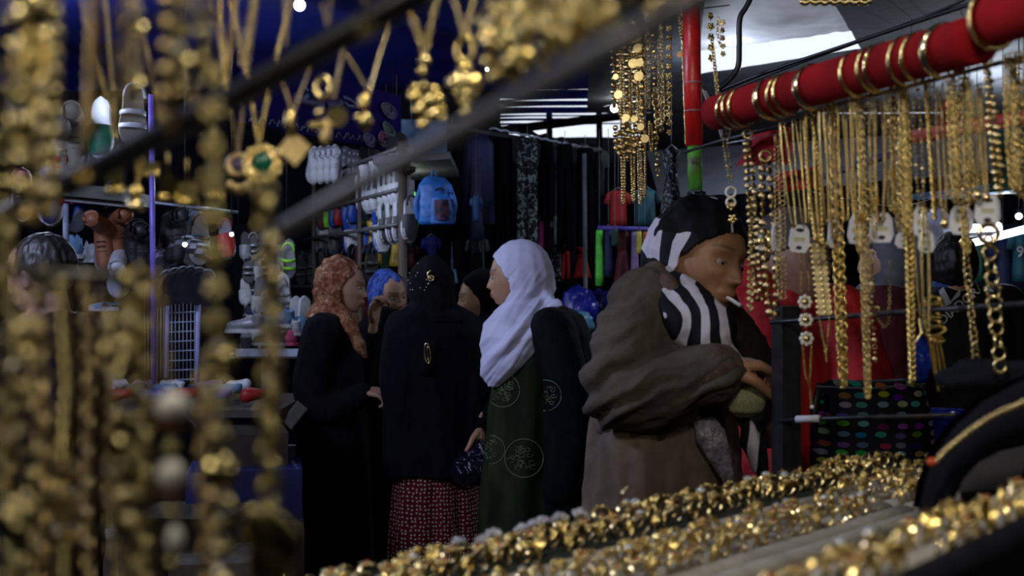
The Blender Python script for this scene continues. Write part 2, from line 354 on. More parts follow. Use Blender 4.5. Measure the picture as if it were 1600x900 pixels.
def skincol(M, base, brow=(.02, .012, .008), lips=None, browk=.85, stubble=0):
    Mi = np.array(M.inverted()); lips = lips or (base[0]*.75, base[1]*.45, base[2]*.42)
    def f(co):
        l = co@Mi[:3, :3].T+Mi[:3, 3]; x, y, z = l[:, 0], l[:, 1], l[:, 2]; c = np.tile(np.array(base), (len(co), 1)); fr = (y > .05) & (abs(z) < .12)
        ax = abs(x)
        b = fr*np.exp(-((z-(.0255+.0035*np.sin((ax-.012)*60)))/.0036)**2)*(ax > .011)*(ax < .052)*browk
        c = c*(1-b[:, None])+np.array(brow)*b[:, None]
        b = fr*np.clip(np.exp(-((z+.0665)/.0085)**4)*(1-(ax/.024)**2), 0, 1); b = np.clip(b*1.3, 0, .9)
        c = c*(1-b[:, None])+np.array(lips)*b[:, None]
        b = fr*np.exp(-((z+.001)/.0022)**2)*(ax > .019)*(ax < .044)*.8
        c = c*(1-b[:, None])+np.array(brow)*b[:, None]
        if stubble: c *= (1-stubble*fr*np.exp(-((z+.085)/.03)**2))[:, None]
        return c
    return f
IRIS = ramp_mat('eye_white', 'noise', [(0, (.34, .32, .30)), (.9, (.3, .28, .27))], 4, .15)
IRISD = mat('iris', (.02, .010, .005), .1)
def face_bits(M, parent, dx=0, lid=0):
    for s in (-1, 1):
        mb = MB(); c = M@V((s*.0305, .0775, .0005)); mb.tpl(BALL2, M@Matrix.Translation((s*.0305, .0745-.0015*lid, .0005-.003*lid))@Matrix.Diagonal((.0125, .0118, .0118, 1)))
        e = mb.build('eye', IRIS, parent)
        mb = MB(); mb.tpl(BALL2, M@Matrix.Translation((s*.0305+dx, .0830-.0005*lid, -.0005-.0045*lid))@Matrix.Diagonal((.0056, .0042, .0056, 1))); mb.build('iris', IRISD, e)
def body(name_label, base_xy, hM, neck_to, skin, torso, arms, hands, age=0, nose=1, lid=0, voxel=.0045, hv=.0028, dx=0, group=None, browk=.85, stubble=0, name='person', eyes=True):
    """the continuous figure: head on a neck, trunk, legs, arms; hands joined at the wrists"""
    root = empty(name, (base_xy[0], base_xy[1], 0), name_label, 'person', group)
    mb = MB(); mb.tpl(head_tpl(age, nose, lid), hM)
    for s in (-1, 1): ell(mb, hM, .010, .019, .032, (s*.073, -.008, -.010))
    capsule(mb, [hM@V((0, -.022, -.045)), hM@V((0, -.03, -.11)), neck_to], [.052, .050, .058], 16)
    loft(mb, torso[0], torso[1])
    c = V(torso[0][-1][0]); a = math.radians(torso[1]); r = V((math.sin(a), -math.cos(a), 0))
    for s in (-1, 1):
        hip = c+r*s*.085; ft = V((c.x, c.y, 0))+r*s*.09
        capsule(mb, [hip, V((ft.x, ft.y, .46))+(hip-ft)*.05, V((ft.x, ft.y, .07))], [.085, .055, .038], 12)
        fd = V((math.cos(a), math.sin(a), 0)); capsule(mb, [ft+V((0, 0, .04))-fd*.04, ft+V((0, 0, .033))+fd*.14], [.035, .03], 10)
    for pts, rr in arms: capsule(mb, pts, [r*.8 for r in rr], 12)
    co, no, fs = remesh(mb, voxel, 1)
    o = MB(); o.v = [tuple(v) for v in co]; o.f = list(fs)
    if hands:
        hb = MB()
        for h in hands: hand(hb, **h)
        c2, n2, f2 = remesh(hb, hv, 1); n = len(o.v); o.v += [tuple(v) for v in c2]; o.f += [tuple(i+n for i in f) for f in f2]
    o.m = [0]*len(o.f); ob = o.build('body', MATS['skin'], root)
    at = ob.data.color_attributes.new('Col', 'FLOAT_COLOR', 'POINT'); arr = np.ones((len(o.v), 4)); arr[:, :3] = skincol(hM, skin, browk=browk, stubble=stubble)(np.array(o.v)); at.data.foreach_set('color', arr.ravel())
    if eyes: face_bits(hM, root, dx, lid)
    return root
def fold_v(k=26, amp=.012, z1=1.3, zk=1.2):   # hanging cloth: deep vertical folds that fade out upwards
    def f(x, y, z): g = sst(z1, z1-.7, z); return amp*(.25+g)*noise.noise(V((x*k*.55, y*k*.55, z*zk)))*1.6+.003*noise.noise(V((x*40, y*40, z*18)))
    return f
def hood(mb, M, r=(.089, .112, .132), c=(0, -.018, .004), neck=.078):
    ell(mb, M, r[0], r[1], r[2], c); ell(mb, M, r[0]*.93, r[1]*.86, .10, (0, -.026, -.065)); return mb
def shoes(root, c, yaw, m):
    a = math.radians(yaw); r = V((math.sin(a), -math.cos(a), 0)); fd = V((math.cos(a), math.sin(a), 0))
    for s in (-1, 1):
        ft = V((c[0], c[1], 0))+r*s*.09; mb = MB(); capsule(mb, [ft+V((0, 0, .045))-fd*.05, ft+V((0, 0, .045))+fd*.08, ft+V((0, 0, .036))+fd*.15], [.044, .046, .036], 14)
        mb.box(ft+fd*.05+V((0, 0, .01)), (.085, .27, .02), Matrix.Rotation(a-PI/2, 3, 'Z')); mb.build('shoe', m, root)
SH = mat('black_leather', (.01, .009, .009), .35)
TAN, TAN2, OLIV = (.58, .33, .20), (.50, .29, .18), (.44, .225, .12)

# 1 ---- woman in the white headscarf
WS = mat('lavender_white_cotton', (.68, .70, .93), .85, var=.04, scale=6, bump=.15, bscale=300)
GRV = ramp_mat('green_velvet', 'noise', [(.3, (.004, .008, .002)), (.5, (.008, .016, .004)), (.7, (.024, .042, .012))], 9, .8, const=False, stretch=(1, 1, .35))
TEAL = mat('black_teal_coat', (.0022, .0042, .0052), .9, var=.3, spec=.15, bump=.3, bscale=120)
d = 4.3; hd = P(806, 433, d); M = head_frame(hd, 176, -2)
neck = P(828, 500, d+.0)
rt = body('person in a lavender-white headscarf and dark green velvet robe, facing left', (P(845, 0, d).x, d), M, neck, TAN,
          ([(P(836, 492, d), .10, .06), (P(842, 515, d), .185, .10), (P(842, 580, d), .17, .115), (P(840, 660, d), .15, .11), (P(840, 740, d), .17, .12)], 180),
          [([P(866, 515, d-.13), P(886, 610, d-.21), P(878, 745, d-.19)], [.052, .042, .03])], [], voxel=.005)
mb = MB(); loft(mb, [(P(838, 488, d), .09, .07), (P(838, 508, d), .175, .11), (P(836, 560, d), .18, .135), (P(832, 640, d), .19, .165), (P(832, 760, d), .215, .185), (P(832, 900, d), .245, .21), (P(836, 1035, d), .26, .235)], 180)
surf('robe', mb, .008, GRV, rt, 3, fold_v(24, .018, 1.35))
mb = MB(); loft(mb, [(P(858, 478, d), .08, .06), (P(868, 492, d+.01), .18, .105), (P(872, 520, d+.01), .212, .125), (P(878, 580, d+.01), .215, .135), (P(882, 660, d+.01), .225, .15), (P(884, 760, d), .24, .16), (P(890, 880, d), .25, .17), (P(893, 1000, d), .26, .175)], 180)
capsule(mb, [P(862, 515, d-.17), P(886, 600, d-.23), P(892, 690, d-.22), P(876, 760, d-.2)], [.085, .082, .075, .068])
surf('coat', mb, .009, TEAL, rt, 3, fold_v(20, .012, 1.3))
mb = MB(); hood(mb, M, (.097, .127, .137), (0, -.020, .008))
loft(mb, [(P(826, 455, d), .08, .08), (P(826, 475, d), .10, .105), (P(824, 490, d-.005), .15, .13), (P(816, 505, d-.02), .185, .142), (P(806, 525, d-.04), .185, .132), (P(798, 548, d-.05), .165, .115), (P(789, 570, d-.07), .12, .090), (P(777, 590, d-.08), .07, .055), (P(769, 606, d-.09), .02, .022)], 180)
capsule(mb, [P(842, 455, d), P(860, 470, d-.08), P(880, 478, d-.12)], [.045, .02, .005], flat=1)
capsule(mb, [P(850, 430, d+.02), P(853, 462, d), P(836, 482, d-.06)], [.035, .04, .05])
def wfold(x, y, z):
    px = 800+x/d*F; py = 450-(z-H)/d*F; u = (px-770)*.8+(py-380)*.62; v = -(px-770)*.62+(py-380)*.8
    g = sst(395, 470, py); return g*.019*noise.noise(V((u*.075, v*.012, y*4)))+g*.006*noise.noise(V((u*.19, v*.03, 7)))+.0018*noise.noise(V((x*30, y*30, z*30)))
surf('headscarf', mb, .0065, WS, rt, 3, wfold, crater=(M, 0, -.022, 0.084, .098, .105, .0))
THR = mat('grey_green_thread', (.13, .17, .09), .6)
def roundel(px, py, r, dd, name='embroidered_roundel'):
    random.seed(px); mb = MB(); mb.tpl(tor(r, .0016, 32, 4), frame(P(px, py, dd), (1, 0, 0), (0, 0, 1), (0, -1, 0)))
    for i in range(16):
        a = random.random()*6.28; q = r*.75*random.random()**.5; c = P(px, py, dd)+V((math.cos(a)*q, 0, math.sin(a)*q)); mb.tpl(tor(r*.15*random.uniform(.6, 1.3), .0012, 10, 3, 1, .6, .7), frame(c, (math.cos(a), 0, math.sin(a)), (-math.sin(a), 0, math.cos(a)), (0, -1, 0)))
    mb.build(name, THR, rt)
# the roundels are laid on afterwards, once the robe's front is known
def lay(root, child, px, py, r, m, n=18, off=.003, maxd=9):
    """an embroidered ring of thread following the cloth under it"""
    ob = [c for c in bpy.data.objects if c.parent is root and c.name.split('.')[0] == child][0]
    from mathutils.bvhtree import BVHTree
    me = ob.data; o0 = origin_of(ob); bv = BVHTree.FromPolygons([v.co+o0 for v in me.vertices], [tuple(p.vertices) for p in me.polygons])
    def hit(px, py):
        a = V((0, 0, H)); b = (P(px, py, 1)-a).normalized(); h = bv.ray_cast(a, b); return h[0]-b*off if h[0] else None
    random.seed(int(px)); mb = MB()
    ring = [hit(px+r*math.cos(k*PI/20), py+r*math.sin(k*PI/20)) for k in range(41)]
    def run(pts, w):
        cur = []
        for p in pts+[None]:
            if p is None or (cur and (p-cur[-1]).length > .06):
                if len(cur) > 2: mb.tube(cur, w, 4)
                cur = [] if p is None else [p]
            else: cur.append(p)
    run(ring, .0017)
    for i in range(n):
        a = random.random()*6.28; q = r*.72*random.random()**.5; cx, cy = px+math.cos(a)*q, py+math.sin(a)*q; rr = r*random.uniform(.1, .2)
        run([hit(cx+rr*math.cos(k*PI/5+a), cy+rr*math.sin(k*PI/5+a)*.6) for k in range(9)], .0011)
    if mb.v: mb.build('embroidered_roundel', m, root)
for px, py, r in ((819, 716, 30), (786, 610, 26), (767, 703, 22)): lay(rt, 'robe', px, py, r, THR)
lay(rt, 'coat', 853, 618, 24, THR)
shoes(rt, (P(836, 0, d).x, d), 180, SH)

# 2 ---- woman in the brown patterned scarf, facing right
BRS = ramp_mat('brown_floral_scarf', 'noise', [(0, (.15, .052, .022)), (.44, (.24, .10, .045)), (.56, (.33, .17, .09)), (.66, (.48, .34, .24))], 34, .8, dist=1.2)
d = 5.0; M = head_frame(P(536, 449, d), -8, -3)
hw = P(580, 612, 4.78)
rt = body('person in a brown floral headscarf and long black coat, facing right, red packet in hand', (P(520, 0, d).x, d), M, P(520, 500, d), TAN2,
          ([(P(520, 494, d), .09, .06), (P(515, 515, d), .175, .10), (P(515, 580, d), .16, .115), (P(515, 660, d), .15, .11), (P(515, 740, d), .17, .12)], 0),
          [([P(505, 520, d-.13), P(487, 600, d-.19), P(500, 640, d-.2), P(565, 615, d-.22)], [.05, .04, .035, .028])],
          [dict(wrist=P(566, 612, d-.22), d=(1, -.1, -.05), n=(0, .35, -1), curl=(.75, .8, .85, .9), side=1, s=.95)], voxel=.006)
mb = MB(); loft(mb, [(P(522, 482, d), .07, .06), (P(516, 497, d), .17, .10), (P(514, 530, d), .195, .125), (P(516, 600, d), .20, .145), (P(520, 700, d), .215, .15), (P(524, 800, d), .225, .155), (P(528, 900, d), .23, .155), (P(528, 950, d), .235, .16)], 0)
capsule(mb, [P(505, 520, d-.15), P(487, 600, d-.20), P(500, 640, d-.21), P(566, 616, d-.22)], [.088, .078, .068, .046])
surf('coat', mb, .009, BLK, rt, 3, fold_v(22, .012, 1.3))
mb = MB(); hood(mb, M, (.092, .117, .135), (0, -.020, .008))
loft(mb, [(P(522, 472, d), .08, .09), (P(519, 488, d), .115, .108), (P(520, 502, d), .15, .112), (P(524, 512, d), .155, .10)], 0)
capsule(mb, [P(536, 490, d-.06), P(548, 512, d-.12), P(562, 540, d-.14), P(570, 556, d-.14)], [.05, .052, .042, .016], flat=.6, up=(0, 1, 0))
surf('headscarf', mb, .0065, BRS, rt, 3, lambda x, y, z: .009*noise.noise(V(((x+z)*26, y*12, (z-x)*8)))+.003*noise.noise(V((x*60, y*60, z*60))), crater=(M, 0, -.018, 0.084, .094, .10, .0))
shoes(rt, (P(524, 0, d).x, d), 0, SH)
mb = MB(); mb.box(P(581, 612, 4.79), (.035, .05, .012), Matrix.Rotation(.4, 3, 'X'), taper=.9); tag(mb.build('packet', mat('red_packet', (.45, .012, .03), .35), smooth=False, org=P(581, 612, 4.79)), 'small red packet held by the person in the brown headscarf', 'packet')

# 3 ---- woman in the blue scarf, hand before her mouth
BLS = ramp_mat('blue_scarf', 'noise', [(0, (.02, .04, .20)), (.45, (.05, .10, .42)), (.6, (.12, .2, .5))], 14, .8, dist=2)
d = 5.5; M = head_frame(P(607, 463, d), -48, -6, 6)
rt = body('person in a bright blue headscarf holding the scarf edge before the mouth', (P(605, 0, d).x, d+.02), M, P(606, 510, d+.03), TAN2,
          ([(P(606, 502, d+.03), .09, .06), (P(606, 522, d+.03), .17, .10), (P(606, 590, d+.03), .16, .115), (P(606, 660, d+.03), .15, .11), (P(606, 720, d+.03), .17, .12)], -50),
          [([P(580, 525, d-.05), P(572, 600, d-.2), P(583, 512, d-.22)], [.05, .042, .028])],
          [dict(wrist=P(584, 505, d-.22), d=(.12, -.05, 1), n=(.8, -.45, .1), curl=(.8, .85, .9, .95), side=-1, s=1.05)], voxel=.006)
mb = MB(); loft(mb, [(P(606, 488, d+.03), .08, .06), (P(606, 506, d+.03), .17, .10), (P(606, 540, d+.03), .195, .125), (P(606, 610, d+.03), .2, .14), (P(606, 740, d+.03), .22, .16), (P(606, 900, d+.03), .24, .17)], -50)
capsule(mb, [P(580, 525, d-.03), P(570, 600, d-.18), P(582, 528, d-.21)], [.085, .066, .045])
capsule(mb, [M@V((-.03, .05, -.085)), M@V((.02, .075, -.09)), M@V((.05, .04, -.07))], [.04, .045, .04])
surf('coat', mb, .01, BLK, rt, 3, fold_v())
mb = MB(); hood(mb, M, (.088, .110, .126), (0, -.016, .008)); surf('headscarf', mb, .007, BLS, rt, 2, lambda x, y, z: .007*noise.noise(V((x*24, y*24, z*9))), crater=(M, 0, -.03, 0.084, .072, .10, .0))

# 4 ---- person in black seen from behind, sequinned scarf, dotted skirt
PD = ramp_mat('red_dotted_skirt', 'dots2', [(0, (.5, .42, .36)), (.23, (.09, .004, .010)), (.9, (.05, .003, .008))], 1, .85, uv=True, rand=.4)
d = 4.7; M = head_frame(P(672, 452, d), 120, -4)
cx = 682
rt = body('person seen from behind in black headscarf and coat over a red dotted skirt', (P(cx, 0, d).x, d), M, P(676, 500, d), TAN2,
          ([(P(676, 492, d), .10, .06), (P(680, 512, d), .19, .11), (P(680, 580, d), .17, .125), (P(680, 660, d), .16, .12), (P(680, 740, d), .18, .13)], 120), [], [], voxel=.008, eyes=False)
mb = MB(); loft(mb, [(P(676, 470, d), .08, .07), (P(678, 490, d), .18, .12), (P(681, 520, d), .225, .15), (P(682, 580, d), .225, .165), (P(682, 650, d), .23, .17), (P(684, 715, d), .235, .175), (P(686, 738, d), .235, .175)], 120)
capsule(mb, [P(633, 515, d-.05), P(627, 600, d-.12), P(640, 680, d-.13)], [.09, .08, .06]); capsule(mb, [P(722, 515, d+.05), P(738, 600, d-.02), P(733, 672, d-.05)], [.09, .08, .055])
surf('coat', mb, .009, NAVY, rt, 3, fold_v(16, .014, 1.5))
mb = MB(); loft(mb, [(P(684, 700, d), .17, .13), (P(684, 760, d), .19, .145), (P(684, 830, d), .205, .155), (P(684, 950, d), .22, .165)], 120)
def skuv(co): c = P(684, 0, d); return np.stack([np.arctan2(co[:, 1]-c.y, co[:, 0]-c.x)*.17/.0165, co[:, 2]/.0165], 1)
surf('skirt', mb, .008, PD, rt, 3, lambda x, y, z: .017*noise.noise(V((x*22, y*22, z*.9))), uv=skuv)
mb = MB(); hood(mb, M, (.098, .122, .135), (0, -.014, .006)); loft(mb, [(P(676, 470, d), .09, .10), (P(676, 488, d), .13, .13), (P(678, 503, d), .16, .14)], 120)
surf('headscarf', mb, .007, BLK, rt, 2, lambda x, y, z: .008*noise.noise(V((x*22, y*22, z*10))), crater=(M, 0, -.02, 0.084, .09, .09, .0))
mb = MB(); random.seed(4)
for i in range(26):
    a = random.uniform(-2.8, -.5); z = random.uniform(-.02, .11); k = math.sqrt(max(.02, 1-(z/.137)**2)); c = P(672, 450, d)+V((.1*k*math.cos(a), .124*k*math.sin(a), z)); mb.tpl(BALL, Matrix.Translation(c)@Matrix.Scale(.0022, 4))
mb.build('sequins', PEARL, rt)['kind'] = 'stuff'
mb = MB(); c = P(676, 432, d)+V((0, -.128, 0)); mb.tpl(tor(.011, .003, 16, 6), frame(c+V((.002, 0, -.008)), (1, 0, 0), (0, 0, 1), (0, -1, 0))); mb.tpl(tor(.016, .0028, 16, 6, 1, 1, .32), frame(c+V((.004, 0, .006)), (0, 0, 1), (-1, 0, 0), (0, -1, 0))); mb.tpl(BALL, Matrix.Translation(c+V((.002, -.003, -.008)))@Matrix.Scale(.006, 4)); mb.build('brooch', GOLDP, rt)
c = P(668, 552, 4.50); bag = empty('handbag', c, 'small dark handbag with a pale metal clasp under the arm of the person in black', 'bag')
mb = MB(); mb.box(c+V((.0, .055, -.02)), (.05, .1, .13), Matrix.Rotation(.15, 3, 'Y'), taper=.7); mb.build('pouch', BLK, bag)
mb = MB(); mb.tpl(tor(.040, .0045, 20, 6, .28, 1), frame(c+V((0, -.012, 0)), (1, 0, .1), (-.1, 0, 1), (0, -1, 0))); mb.tpl(tor(.030, .004, 20, 6, .22, 1), frame(c+V((.006, -.01, -.004)), (1, 0, .1), (-.1, 0, 1), (0, -1, 0))); mb.build('clasp', GOLDP, bag)

# 5 ---- person with black hood in profile, facing left, hand with plastic bag
d = 4.95; M = head_frame(P(752, 468, d), 186, -2)
rt = body('person in a plain black headscarf, pale profile showing beside the white headscarf', (P(752, 0, d).x, d), M, P(766, 520, d), TAN,
          ([(P(766, 512, d), .09, .06), (P(764, 530, d), .165, .10), (P(762, 590, d), .15, .115), (P(760, 660, d), .15, .11), (P(760, 740, d), .17, .12)], 180),
          [([P(764, 535, d-.16), P(772, 610, d-.25), P(753, 664, d-.32)], [.05, .042, .026])],
          [dict(wrist=P(751, 668, d-.32), d=(-.05, -.1, -1), n=(-1, .2, 0), curl=(.5, .6, .65, .7), side=-1, s=.95)], voxel=.006)
mb = MB(); loft(mb, [(P(764, 500, d), .08, .06), (P(764, 515, d), .16, .10), (P(762, 550, d), .185, .12), (P(758, 640, d), .19, .12), (P(756, 760, d), .2, .12), (P(756, 950, d), .22, .15)], 180)
capsule(mb, [P(764, 535, d-.14), P(772, 610, d-.23), P(754, 662, d-.32)], [.08, .062, .04])
surf('coat', mb, .01, BLK, rt, 3, fold_v())
mb = MB(); hood(mb, M, (.090, .124, .132), (0, -.014, .006)); loft(mb, [(P(766, 488, d), .09, .08), (P(764, 505, d), .14, .10), (P(764, 520, d), .15, .10)], 180)
surf('headscarf', mb, .007, BLK, rt, 2, lambda x, y, z: .006*noise.noise(V((x*22, y*22, z*10))), crater=(M, 0, -.02, 0.084, .098, .10, .0))
PL = mat('black_plastic_film', (.008, .007, .02), .12, var=.2, bump=1, bscale=55)
c = P(738, 725, 4.55); mb = MB()
loft(mb, [(P(750, 684, 4.6), .012, .012), (P(747, 697, 4.58), .03, .025), (P(738, 715, 4.56), .075, .05), (P(736, 735, 4.55), .095, .06), (P(737, 752, 4.55), .075, .05), (P(738, 760, 4.55), .03, .02)], 90)
co_, no_, fs_ = remesh(mb, .006, 1); mb = MB(); mb.v = [tuple(p+n*(.014*noise.noise(V((p[0]*34+p[2]*20, p[1]*34, p[2]*22)))+.006*noise.noise(V((p[0]*90, p[1]*90, p[2]*60))))) for p, n in zip(co_, no_)]; mb.f = fs_; mb.m = [0]*len(fs_)
tag(mb.build('plastic_bag', PL, org=c), 'crumpled shiny black plastic bag hanging from a hand beside the green robe', 'bag')
# 6 ---- the person with the cigarette, close by the stall
ZEB = ramp_mat('zebra_scarf', 'wave', [(0, (.006, .006, .010)), (.55, (.52, .50, .58))], 6.5, .8, dist=17)
def zebra():
    m = MATS['zebra_scarf']; N = m.node_tree.nodes; L = m.node_tree.links   # stripes only in some bands of the cloth, plain black between
    nz = N.new('ShaderNodeTexNoise'); nz.inputs['Scale'].default_value = 7; tc = N['Texture Coordinate']; L.new(tc.outputs['Object'], nz.inputs['Vector'])
    r = N.new('ShaderNodeValToRGB'); r.color_ramp.interpolation = 'CONSTANT'; r.color_ramp.elements[0].color = (.005, .005, .008, 1); r.color_ramp.elements[1].position = .47; r.color_ramp.elements[1].color = (1, 1, 1, 1)
    L.new(nz.outputs[0], r.inputs[0]); mx = N.new('ShaderNodeMix'); mx.data_type = 'RGBA'; mx.blend_type = 'MULTIPLY'; mx.inputs[0].default_value = 1
    src = N['Color Ramp'].outputs[0]; L.new(src, mx.inputs[6]); L.new(r.outputs[0], mx.inputs[7]); L.new(mx.outputs[2], N['Principled BSDF'].inputs['Base Color'])
zebra()
JK = mat('olive_brown_jacket', (.064, .055, .042), .85, spec=.2, var=.35, scale=7, bump=.5, bscale=90)
JK2 = mat('brown_cord_collar', (.075, .045, .030), .85, var=.3, scale=30, bump=.7, bscale=200)
BEIGE = mat('faded_brown_skirt', (.115, .082, .058), .9, var=.3, scale=8, bump=.4, bscale=60)
d = 2.3; M = head_frame(P(1092, 408, d), -50, -5, -9)
el, wr = P(985, 606, 2.14), P(1124, 576, 2.07)
shR, shL = P(1018, 500, 2.20), P(1088, 490, 2.46)
wl = P(1208, 640, 2.26)
rt = body('person with a zebra-print headscarf and worn brown jacket, cigarette in mouth, looking down', (P(1045, 0, d).x, d+.03), M, P(1052, 478, d+.01), OLIV,
          ([(P(1046, 472, d), .10, .06), (P(1042, 492, d), .17, .10), (P(1040, 560, d), .16, .12), (P(1038, 650, d), .15, .12), (P(1036, 760, d), .17, .13)], -18),
          [([shR, el, wr], [.052, .044, .028]), ([shL, P(1175, 590, 2.5), P(1212, 665, 2.36)], [.052, .042, .03])],
          [dict(wrist=wr, d=(.95, .1, .10), n=(.2, .1, -1), curl=(.75, .85, .95, 1.0), side=-1, thumb=(.3, .8), s=.86, spread=.06),
           dict(wrist=P(1208, 652, 2.24), d=(-.10, -.35, .9), n=(-1, -.05, -.1), curl=(.8, .85, .9, .9), side=-1, thumb=(.55, .6), s=.9, spread=.05),
           ], age=1, nose=1.12, lid=1, voxel=.0035, hv=.0024, browk=.5, dx=-.004)
mb = MB()
loft(mb, [(P(1062, 446, d), .07, .065), (P(1052, 460, d), .125, .095), (P(1046, 480, d), .17, .115), (P(1042, 520, d), .185, .13), (P(1041, 580, d), .185, .135), (P(1041, 650, d), .175, .13), (P(1041, 690, d), .17, .125)], -18)
capsule(mb, [P(1015, 478, 2.22), P(990, 540, 2.17), P(982, 608, 2.14), P(1040, 604, 2.11), P(1120, 582, 2.07)], [.078, .084, .083, .068, .052], 18)
capsule(mb, [P(1088, 490, 2.44), P(1150, 560, 2.5), P(1195, 640, 2.45), P(1212, 672, 2.36)], [.09, .08, .066, .045], 16)
def jf(x, y, z):
    px, py = 800+x/max(y, 1)*F, 450-(z-H)/max(y, 1)*F
    g = sst(1010, 960, px)+sst(540, 600, py); t = py*.9+px*.45+12*noise.noise(V((px*.02, py*.02, 3)))
    return .0085*min(g, 1.3)*noise.noise(V((t*.055, px*.006, y*4)))*1.7+.004*min(g, 1)*noise.noise(V((t*.13, px*.012, 7)))+.008*noise.noise(V((x*16, y*16, z*9)))+.0022*noise.noise(V((x*60, y*60, z*60)))
jk = surf('jacket', mb, .0055, JK, rt, 3, jf)
mb = MB(); capsule(mb, [P(1092, 589, 2.088), P(1118, 582, 2.072)], [.056, .055], 20); surf('cuff', mb, .005, JK2, rt, 1, lambda x, y, z: .004*noise.noise(V((x*40, y*40, z*40))))
mb = MB(); capsule(mb, [P(1075, 500, 2.165), P(1040, 462, 2.18), P(1018, 440, 2.26), P(1022, 430, 2.36), P(1060, 440, 2.44)], [.030, .040, .042, .036, .03], 12, flat=.55, up=(.3, -.6, .7)); surf('collar', mb, .005, JK2, rt, 2, lambda x, y, z: .005*noise.noise(V((x*26, y*26, z*26))))
mb = MB(); loft(mb, [(P(1038, 640, d), .16, .135), (P(1036, 690, d), .175, .15), (P(1034, 760, d), .18, .155), (P(1034, 900, d), .19, .165), (P(1034, 1200, d), .20, .175), (P(1034, 1480, d), .21, .185)], -18)
surf('skirt', mb, .007, BEIGE, rt, 3, lambda x, y, z: .018*noise.noise(V((x*24, y*24, z*2.2)))+.003*noise.noise(V((x*60, y*60, z*30))))
mb = MB(); hood(mb, M, (.090, .121, .130), (0, -.013, .006)); capsule(mb, [P(1048, 452, 2.25), P(1076, 492, 2.17), P(1110, 522, 2.12)], [.045, .062, .052], 16)
loft(mb, [(P(1052, 462, d+.02), .075, .075), (P(1054, 485, d+.01), .092, .088), (P(1058, 505, d), .09, .085), (P(1062, 515, d), .07, .07)], -18)
capsule(mb, [P(1075, 500, 2.22), P(1100, 515, 2.15), P(1125, 535, 2.12), P(1148, 556, 2.13)], [.040, .045, .042, .02], 14, flat=.7, up=(0, 1, 0))
capsule(mb, [P(1036, 440, 2.26), P(1040, 480, 2.18), P(1066, 515, 2.13), P(1090, 545, 2.13)], [.035, .045, .045, .02], 14, flat=.7, up=(0, 1, 0))
surf('headscarf', mb, .0045, ZEB, rt, 3, lambda x, y, z: .008*noise.noise(V(((x+z)*18, y*18, (z-x)*7)))+.002*noise.noise(V((x*60, y*60, z*60))), crater=(M, 0, -.028, 0.084, .086, .10, .0))
mb = MB(); capsule(mb, [P(1168, 660, 2.12), P(1176, 690, 2.12), P(1185, 722, 2.12)], [.02, .045, .035], 12, flat=.5, up=(0, 1, 0)); surf('scarf_end', mb, .005, ZEB, rt, 2, lambda x, y, z: .006*noise.noise(V((x*60, y*9, z*6))))
mth = M@V((.008, .094, -.067)); tip = mth+V((.022, -.022, -.016)); c = empty('cigarette', mth, 'lit white cigarette between the lips of the person in the zebra-print headscarf', 'cigarette')
mb = MB(); mb.tube([mth-(tip-mth)*.25, tip], .0040, 10); mb.build('paper', mat('white_paper', (.75, .75, .82), .6), c)
mb = MB(); mb.tube([tip, tip+(tip-mth)*.12], [.0040, .003], 8); mb.build('ash', mat('ash', (.12, .11, .11), .9), c)
GP = ramp_mat('olive_knit', 'voronoi', [(.0, (.17, .18, .085)), (.6, (.30, .31, .17)), (1, (.36, .37, .22))], 260, .9, const=False)
c = P(1168, 622, 2.10); mb = MB(); loft(mb, [(P(1164, 596, 2.10), .030, .012), (P(1166, 606, 2.09), .036, .022), (P(1167, 624, 2.085), .037, .026), (P(1166, 642, 2.09), .032, .024), (P(1164, 652, 2.10), .015, .012)], -90)
co_, no_, fs_ = remesh(mb, .004, 1); mb = MB(); mb.v = [tuple(v) for v in co_]; mb.f = fs_; mb.m = [0]*len(fs_)
tag(mb.build('purse', GP, org=c), 'small olive knitted purse held open in the hands of the person with the cigarette', 'purse')
mb = MB(); random.seed(2); c = P(1115, 690, 2.12)
mb.tube([P(1100, 655, 2.13), P(1110, 680, 2.12), P(1120, 705, 2.12), P(1138, 745, 2.12), P(1140, 762, 2.12)], [.018, .030, .022, .012, .008], 14, flat=.4, up=(1, 0, 0))
mb.v = [(x+.006*noise.noise(V((z*50, x*60, 1))), y+.004*noise.noise(V((x*90, z*60, 5))), z) for x, y, z in mb.v]
tag(mb.build('plastic_bag', mat('lilac_film', (.20, .17, .22), .3, var=.5, scale=60, bump=1, bscale=120), org=c), 'thin crumpled lilac plastic bag hanging below the brown jacket', 'bag')
def trousers(rt, px, d, m, yaw, y0=690):
    a = math.radians(yaw); r = V((math.sin(a), -math.cos(a), 0)); c = P(px, y0, d); mb = MB(); loft(mb, [(c+V((0, 0, .12)), .16, .12), (c, .19, .13), (c-V((0, 0, .1)), .19, .13)], yaw)
    for s in (-1, 1): capsule(mb, [c+r*s*.09-V((0, 0, .05)), V((c.x, c.y, .5))+r*s*.09, V((c.x, c.y, .1))+r*s*.09], [.105, .085, .07])
    surf('trousers', mb, .011, m, rt, 2, lambda x, y, z: .006*noise.noise(V((x*20, y*20, z*14)))); shoes(rt, (c.x, c.y), yaw, SH)
